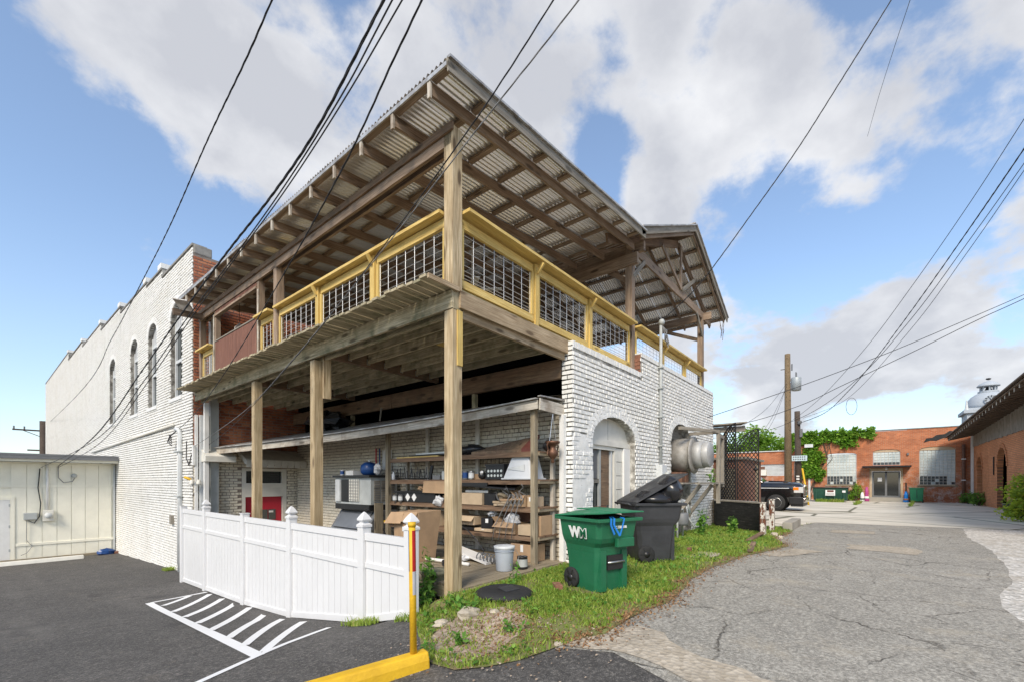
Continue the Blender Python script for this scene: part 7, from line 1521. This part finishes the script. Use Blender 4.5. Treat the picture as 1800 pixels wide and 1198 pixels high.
bush('bush', 'bright yellow green bush at the right edge of the yard', (19.6, -8.62, .95), (.80, .72, 1.05), 2400, .14, 'bush_leaf', 3)
for i, (x, y, h, lb) in enumerate(((37.3, -3.4, 1.3, 'leafy shrub below the left glass block window'), (37.2, -2.9, .7, 'small shrub beside the dumpster'), (37.1, .15, 1.0, 'green shrub at the left corner of the warehouse'), (36.6, -9.1, .7, 'weeds at the corner of warehouse and depot'), (33.8, -9.2, .9, 'dry tall weeds between the depot doorways'))): bush('shrub', lb, (x, y, h*.55), (.4, .4, h*.5), 420, .14, 'ivy_leaf' if i < 3 else 'weed_leaf', 20+i, cat='shrub')
blades('grass_tuft', [[(33.7, -1.2), (33.9, -1.2), (33.9, -2.8), (33.7, -2.8)], [(30, -3.4), (33, -3.6), (33.1, -3.75), (30, -3.55)], [(30, -5.9), (36, -6.4), (36, -6.5), (30, -6.05)]], 1500, .08, .22, 'grass_blades', 'weedy grass in the joints of the concrete yard', 'grass', 9)
def tree(label, base, h, crown, n, leaf, seed, name='tree'):
    rr = np.random.RandomState(seed); t_ = thing(name, label, 'tree', base); b0 = Vector(base); m = B(); top = b0+Vector((0, 0, h*.55)); m.tube([b0, b0+Vector((.1, 0, h*.3)), top], [h*.035, h*.028, h*.018], 8); cl = []
    for k in range(46):
        v = rr.normal(size=3); v /= np.linalg.norm(v); r_ = rr.uniform(.35, 1.0); q = np.array([base[0], base[1], base[2]+h*.68])+v*np.array(crown)*r_; cl.append(q)
        if k < 16: m.tube([b0.lerp(top, .55+.4*rr.rand()), Vector(q)], [h*.012, h*.004], 5)
    m.build('trunk', 'bark', t_); P = []
    for k in range(n): P.append(cl[rr.randint(46)]+rr.normal(size=3)*np.array(crown)*.15)
    leaf_cloud('crown', P, leaf, 'tree_leaf', t_, seed, up=.4); return t_
tree('round green tree behind the low brick building', (46, 4.6, 0), 7.4, (2.6, 2.4, 2.0), 3600, .32, 2); tree('green tree behind the low brick building nearer the gates', (47, 8.2, 0), 6.2, (2.4, 2.6, 1.7), 2800, .32, 3); tree('green tree behind the utility poles', (46, 1.6, 0), 5.6, (2.2, 1.6, 1.4), 2000, .3, 4)
tree('tree behind the far end of the white shed', (-6, 78, -3), 7.0, (5.0, 4.0, 2.2), 2500, .5, 6)
tree('tree seen through the alley side railing', (24, 14, 0), 8.6, (3.0, 3.0, 2.6), 2600, .34, 8)
# ================================================================== overhead lines
def crv(pts, r, mat, label, twist=0.0, group=None, name='overhead_cable'):
    P = [Vector(p) for p in pts]; out = []
    n = 10
    for i in range(len(P)-1):
        p0 = P[max(i-1, 0)]; p1 = P[i]; p2 = P[i+1]; p3 = P[min(i+2, len(P)-1)]
        for k in range(n):
            t_ = k/n; out.append(.5*((2*p1)+(p2-p0)*t_+(2*p0-5*p1+4*p2-p3)*t_*t_+(3*p1-p0-3*p2+p3)*t_**3))
    out.append(P[-1]); m = B(); 
    if twist:
        for ph in (0, 2.1, 4.2):
            q = []; s = 0; L = 0
            for i, p in enumerate(out):
                if i: L += (out[i]-out[i-1]).length
                d = (out[min(i+1, len(out)-1)]-out[max(i-1, 0)]).normalized(); u = d.cross(Vector((0, 0, 1))).normalized(); w_ = d.cross(u); a = L*9+ph; q.append(p+(u*math.cos(a)+w_*math.sin(a))*twist*.62)
            m.tube(q, r*.42, 5)
    else: m.tube(out, r*.75, 6)
    o = m.build(name, mat, None, True); tag(o, label, 'cable', group); return o
def ext(p, q, d): p = Vector(p); q = Vector(q); v = (p-q).normalized(); return p+v*d+Vector((0, 0, .02*d))
def W_(pts, r, label, twist=0.0, back=3.0, mat='cable'):
    pts = [Vector(p) for p in pts]; pts = [ext(pts[0], pts[1], back)]+pts; return crv(pts, r, mat, label, twist)
W_([(-2.03, 0.52, 6.38), (-1.99, 1.37, 6.27), (-1.93, 2.83, 6.14), (-1.83, 5.06, 5.85), (-1.72, 7.66, 5.66), (-1.65, 9.47, 5.54), (-1.53, 12.36, 5.41), (-1.15, 21.34, 5.20), (0.5, 61.4, 6.9)], .012, 'twisted cable running to the distant pole beyond the shed', .009)
W_([(-1.6, -0.79, 5.83), (-1.62, 0.37, 5.26), (-1.64, 1.46, 4.97), (-1.67, 2.91, 4.72), (-1.7, 4.65, 4.38), (-1.75, 7.55, 3.75), (-1.83, 12.29, 2.75), (-1.85, 20.75, 2.06)], .020, 'thick cable bundle running down to the white shed eave', .012)
W_([(-1.55, -0.85, 5.83), (-1.58, -0.01, 5.39), (-1.61, 1.21, 4.98), (-1.66, 2.71, 4.58), (-1.72, 4.57, 4.16), (-1.79, 7.06, 3.50), (-1.92, 11.39, 2.58), (-2.33, 20.78, 1.98)], .011, 'thin cable below the thick bundle to the white shed')
W_([(-1.37, -0.76, 6.05), (-1.4, 0.3, 5.60), (-1.43, 1.63, 5.18), (-1.48, 3.22, 4.78), (-1.53, 5.06, 4.34), (-1.6, 7.73, 3.60), (-1.72, 12.4, 2.55), (-1.85, 20.75, 2.0)], .011, 'thin cable right of the thick bundle to the white shed')
W_([(-1.38, -1.06, 5.83), (-1.33, -0.54, 5.61), (-1.27, 0.06, 5.33), (-1.2, 0.78, 5.06), (-1.03, 2.55, 4.55), (-0.72, 5.86, 3.72), (-0.42, 8.94, 3.2), (-0.17, 11.6, 2.96)], .013, 'twisted cable running to the mast on the white brick wall', .009)
W_([(-1.04, -2.27, 5.28), (-0.97, -1.65, 5.02), (-0.93, -1.17, 4.83), (-0.8, 0.09, 4.44), (-0.52, 2.9, 3.69), (-0.12, 7.01, 2.85), (0.2, 10.2, 2.46)], .009, 'cable passing the corner post to the grey downpipe', .006)
W_([(-0.91, -2.42, 5.28), (-0.87, -1.7, 5.04), (-0.83, -1.07, 4.84), (-0.75, 0.16, 4.44), (-0.66, 1.6, 4.0), (-0.56, 3.22, 3.54), (-0.39, 5.89, 2.92), (-0.12, 10.3, 2.4)], .009, 'pale cable passing the corner post to the wall conduit', .006, mat='cable_grey')
W_([(6.61, -4.52, 10.21), (6.61, -3.79, 9.17), (6.6, -3.06, 8.15), (6.59, -2.23, 7.15), (6.58, -1.43, 6.22), (6.58, -0.93, 5.75), (6.62, -0.3, 5.36)], .016, 'twisted service cable running to the weatherhead on the brick wing', .010)
W_([(12.22, -5.06, 14.58), (16.94, -4.85, 16.89), (23.96, -4.53, 20.19), (34.64, -4.05, 24.96)], .012, 'thin lone wire high in the sky above the yard')
W_([(11.16, -6.93, 9.68), (12.92, -6.23, 8.80), (15.45, -5.23, 7.75), (18.46, -4.04, 6.7), (23.09, -2.2, 5.6), (27.6, -.3, 5.0)], .012, 'uppermost wire on the right running to the tall pole')
W_([(11.16, -6.93, 9.0), (13.04, -6.24, 8.17), (15.78, -5.24, 7.05), (18.61, -4.21, 6.05), (20.78, -3.42, 5.45), (23.58, -2.4, 4.95), (28.5, -.75, 5.05)], .024, 'thick cable on the right running to the shorter pole', .014)
W_([(11.16, -6.93, 8.67), (12.05, -6.13, 7.5), (13.19, -5.11, 6.1), (14.68, -3.77, 4.75), (16.73, -1.93, 3.9), (20.11, 1.09, 3.7), (30, 10, 4.5)], .011, 'slack wire crossing the yard behind the lattice gates')
W_([(11.16, -6.93, 8.51), (13.39, -6.29, 7.75), (16.84, -5.3, 6.75), (23.71, -3.33, 5.6), (28.4, -1.0, 5.35)], .011, 'lowest wire of the right hand set running to the shorter pole')
W_([(17.21, -8.01, 7.38), (15.78, -6.57, 6.52), (14.39, -5.17, 5.7), (13.31, -4.08, 5.1), (11.73, -2.49, 4.28), (10.6, -.25, 3.45)], .014, 'wire slanting from the depot down to the far corner of the brick wing')
W_([(17.21, -8.01, 7.25), (17.29, -7.01, 6.84), (17.4, -5.63, 6.2), (17.59, -3.35, 5.2), (17.72, -1.82, 4.55), (17.92, 0.6, 4.0), (18.3, 6, 3.6)], .016, 'wire slanting across the yard above the truck')
for k, (a, b_) in enumerate((((27.66, -.25, 7.5), (18.05, 0.44, 3.86)), ((27.66, -.25, 7.4), (23.28, 0.37, 3.78)), ((27.66, -.25, 7.35), (26.0, 1.2, 3.9)))):
    a = Vector(a); b_ = Vector(b_); mid = a.lerp(b_, .5)-Vector((0, 0, .35)); crv([a, mid, b_], .012, 'cable', ('longest', 'middle', 'shortest')[k]+' of the three drops from the tall pole to the left')
pts = [(21.2, -3.55+.2*math.cos(i*.7), 4.85+.38*math.sin(i*.7)) for i in range(10)]
crv(pts, .011, 'cable', 'loose wire loop hanging under the crossing wires', name='wire_loop')
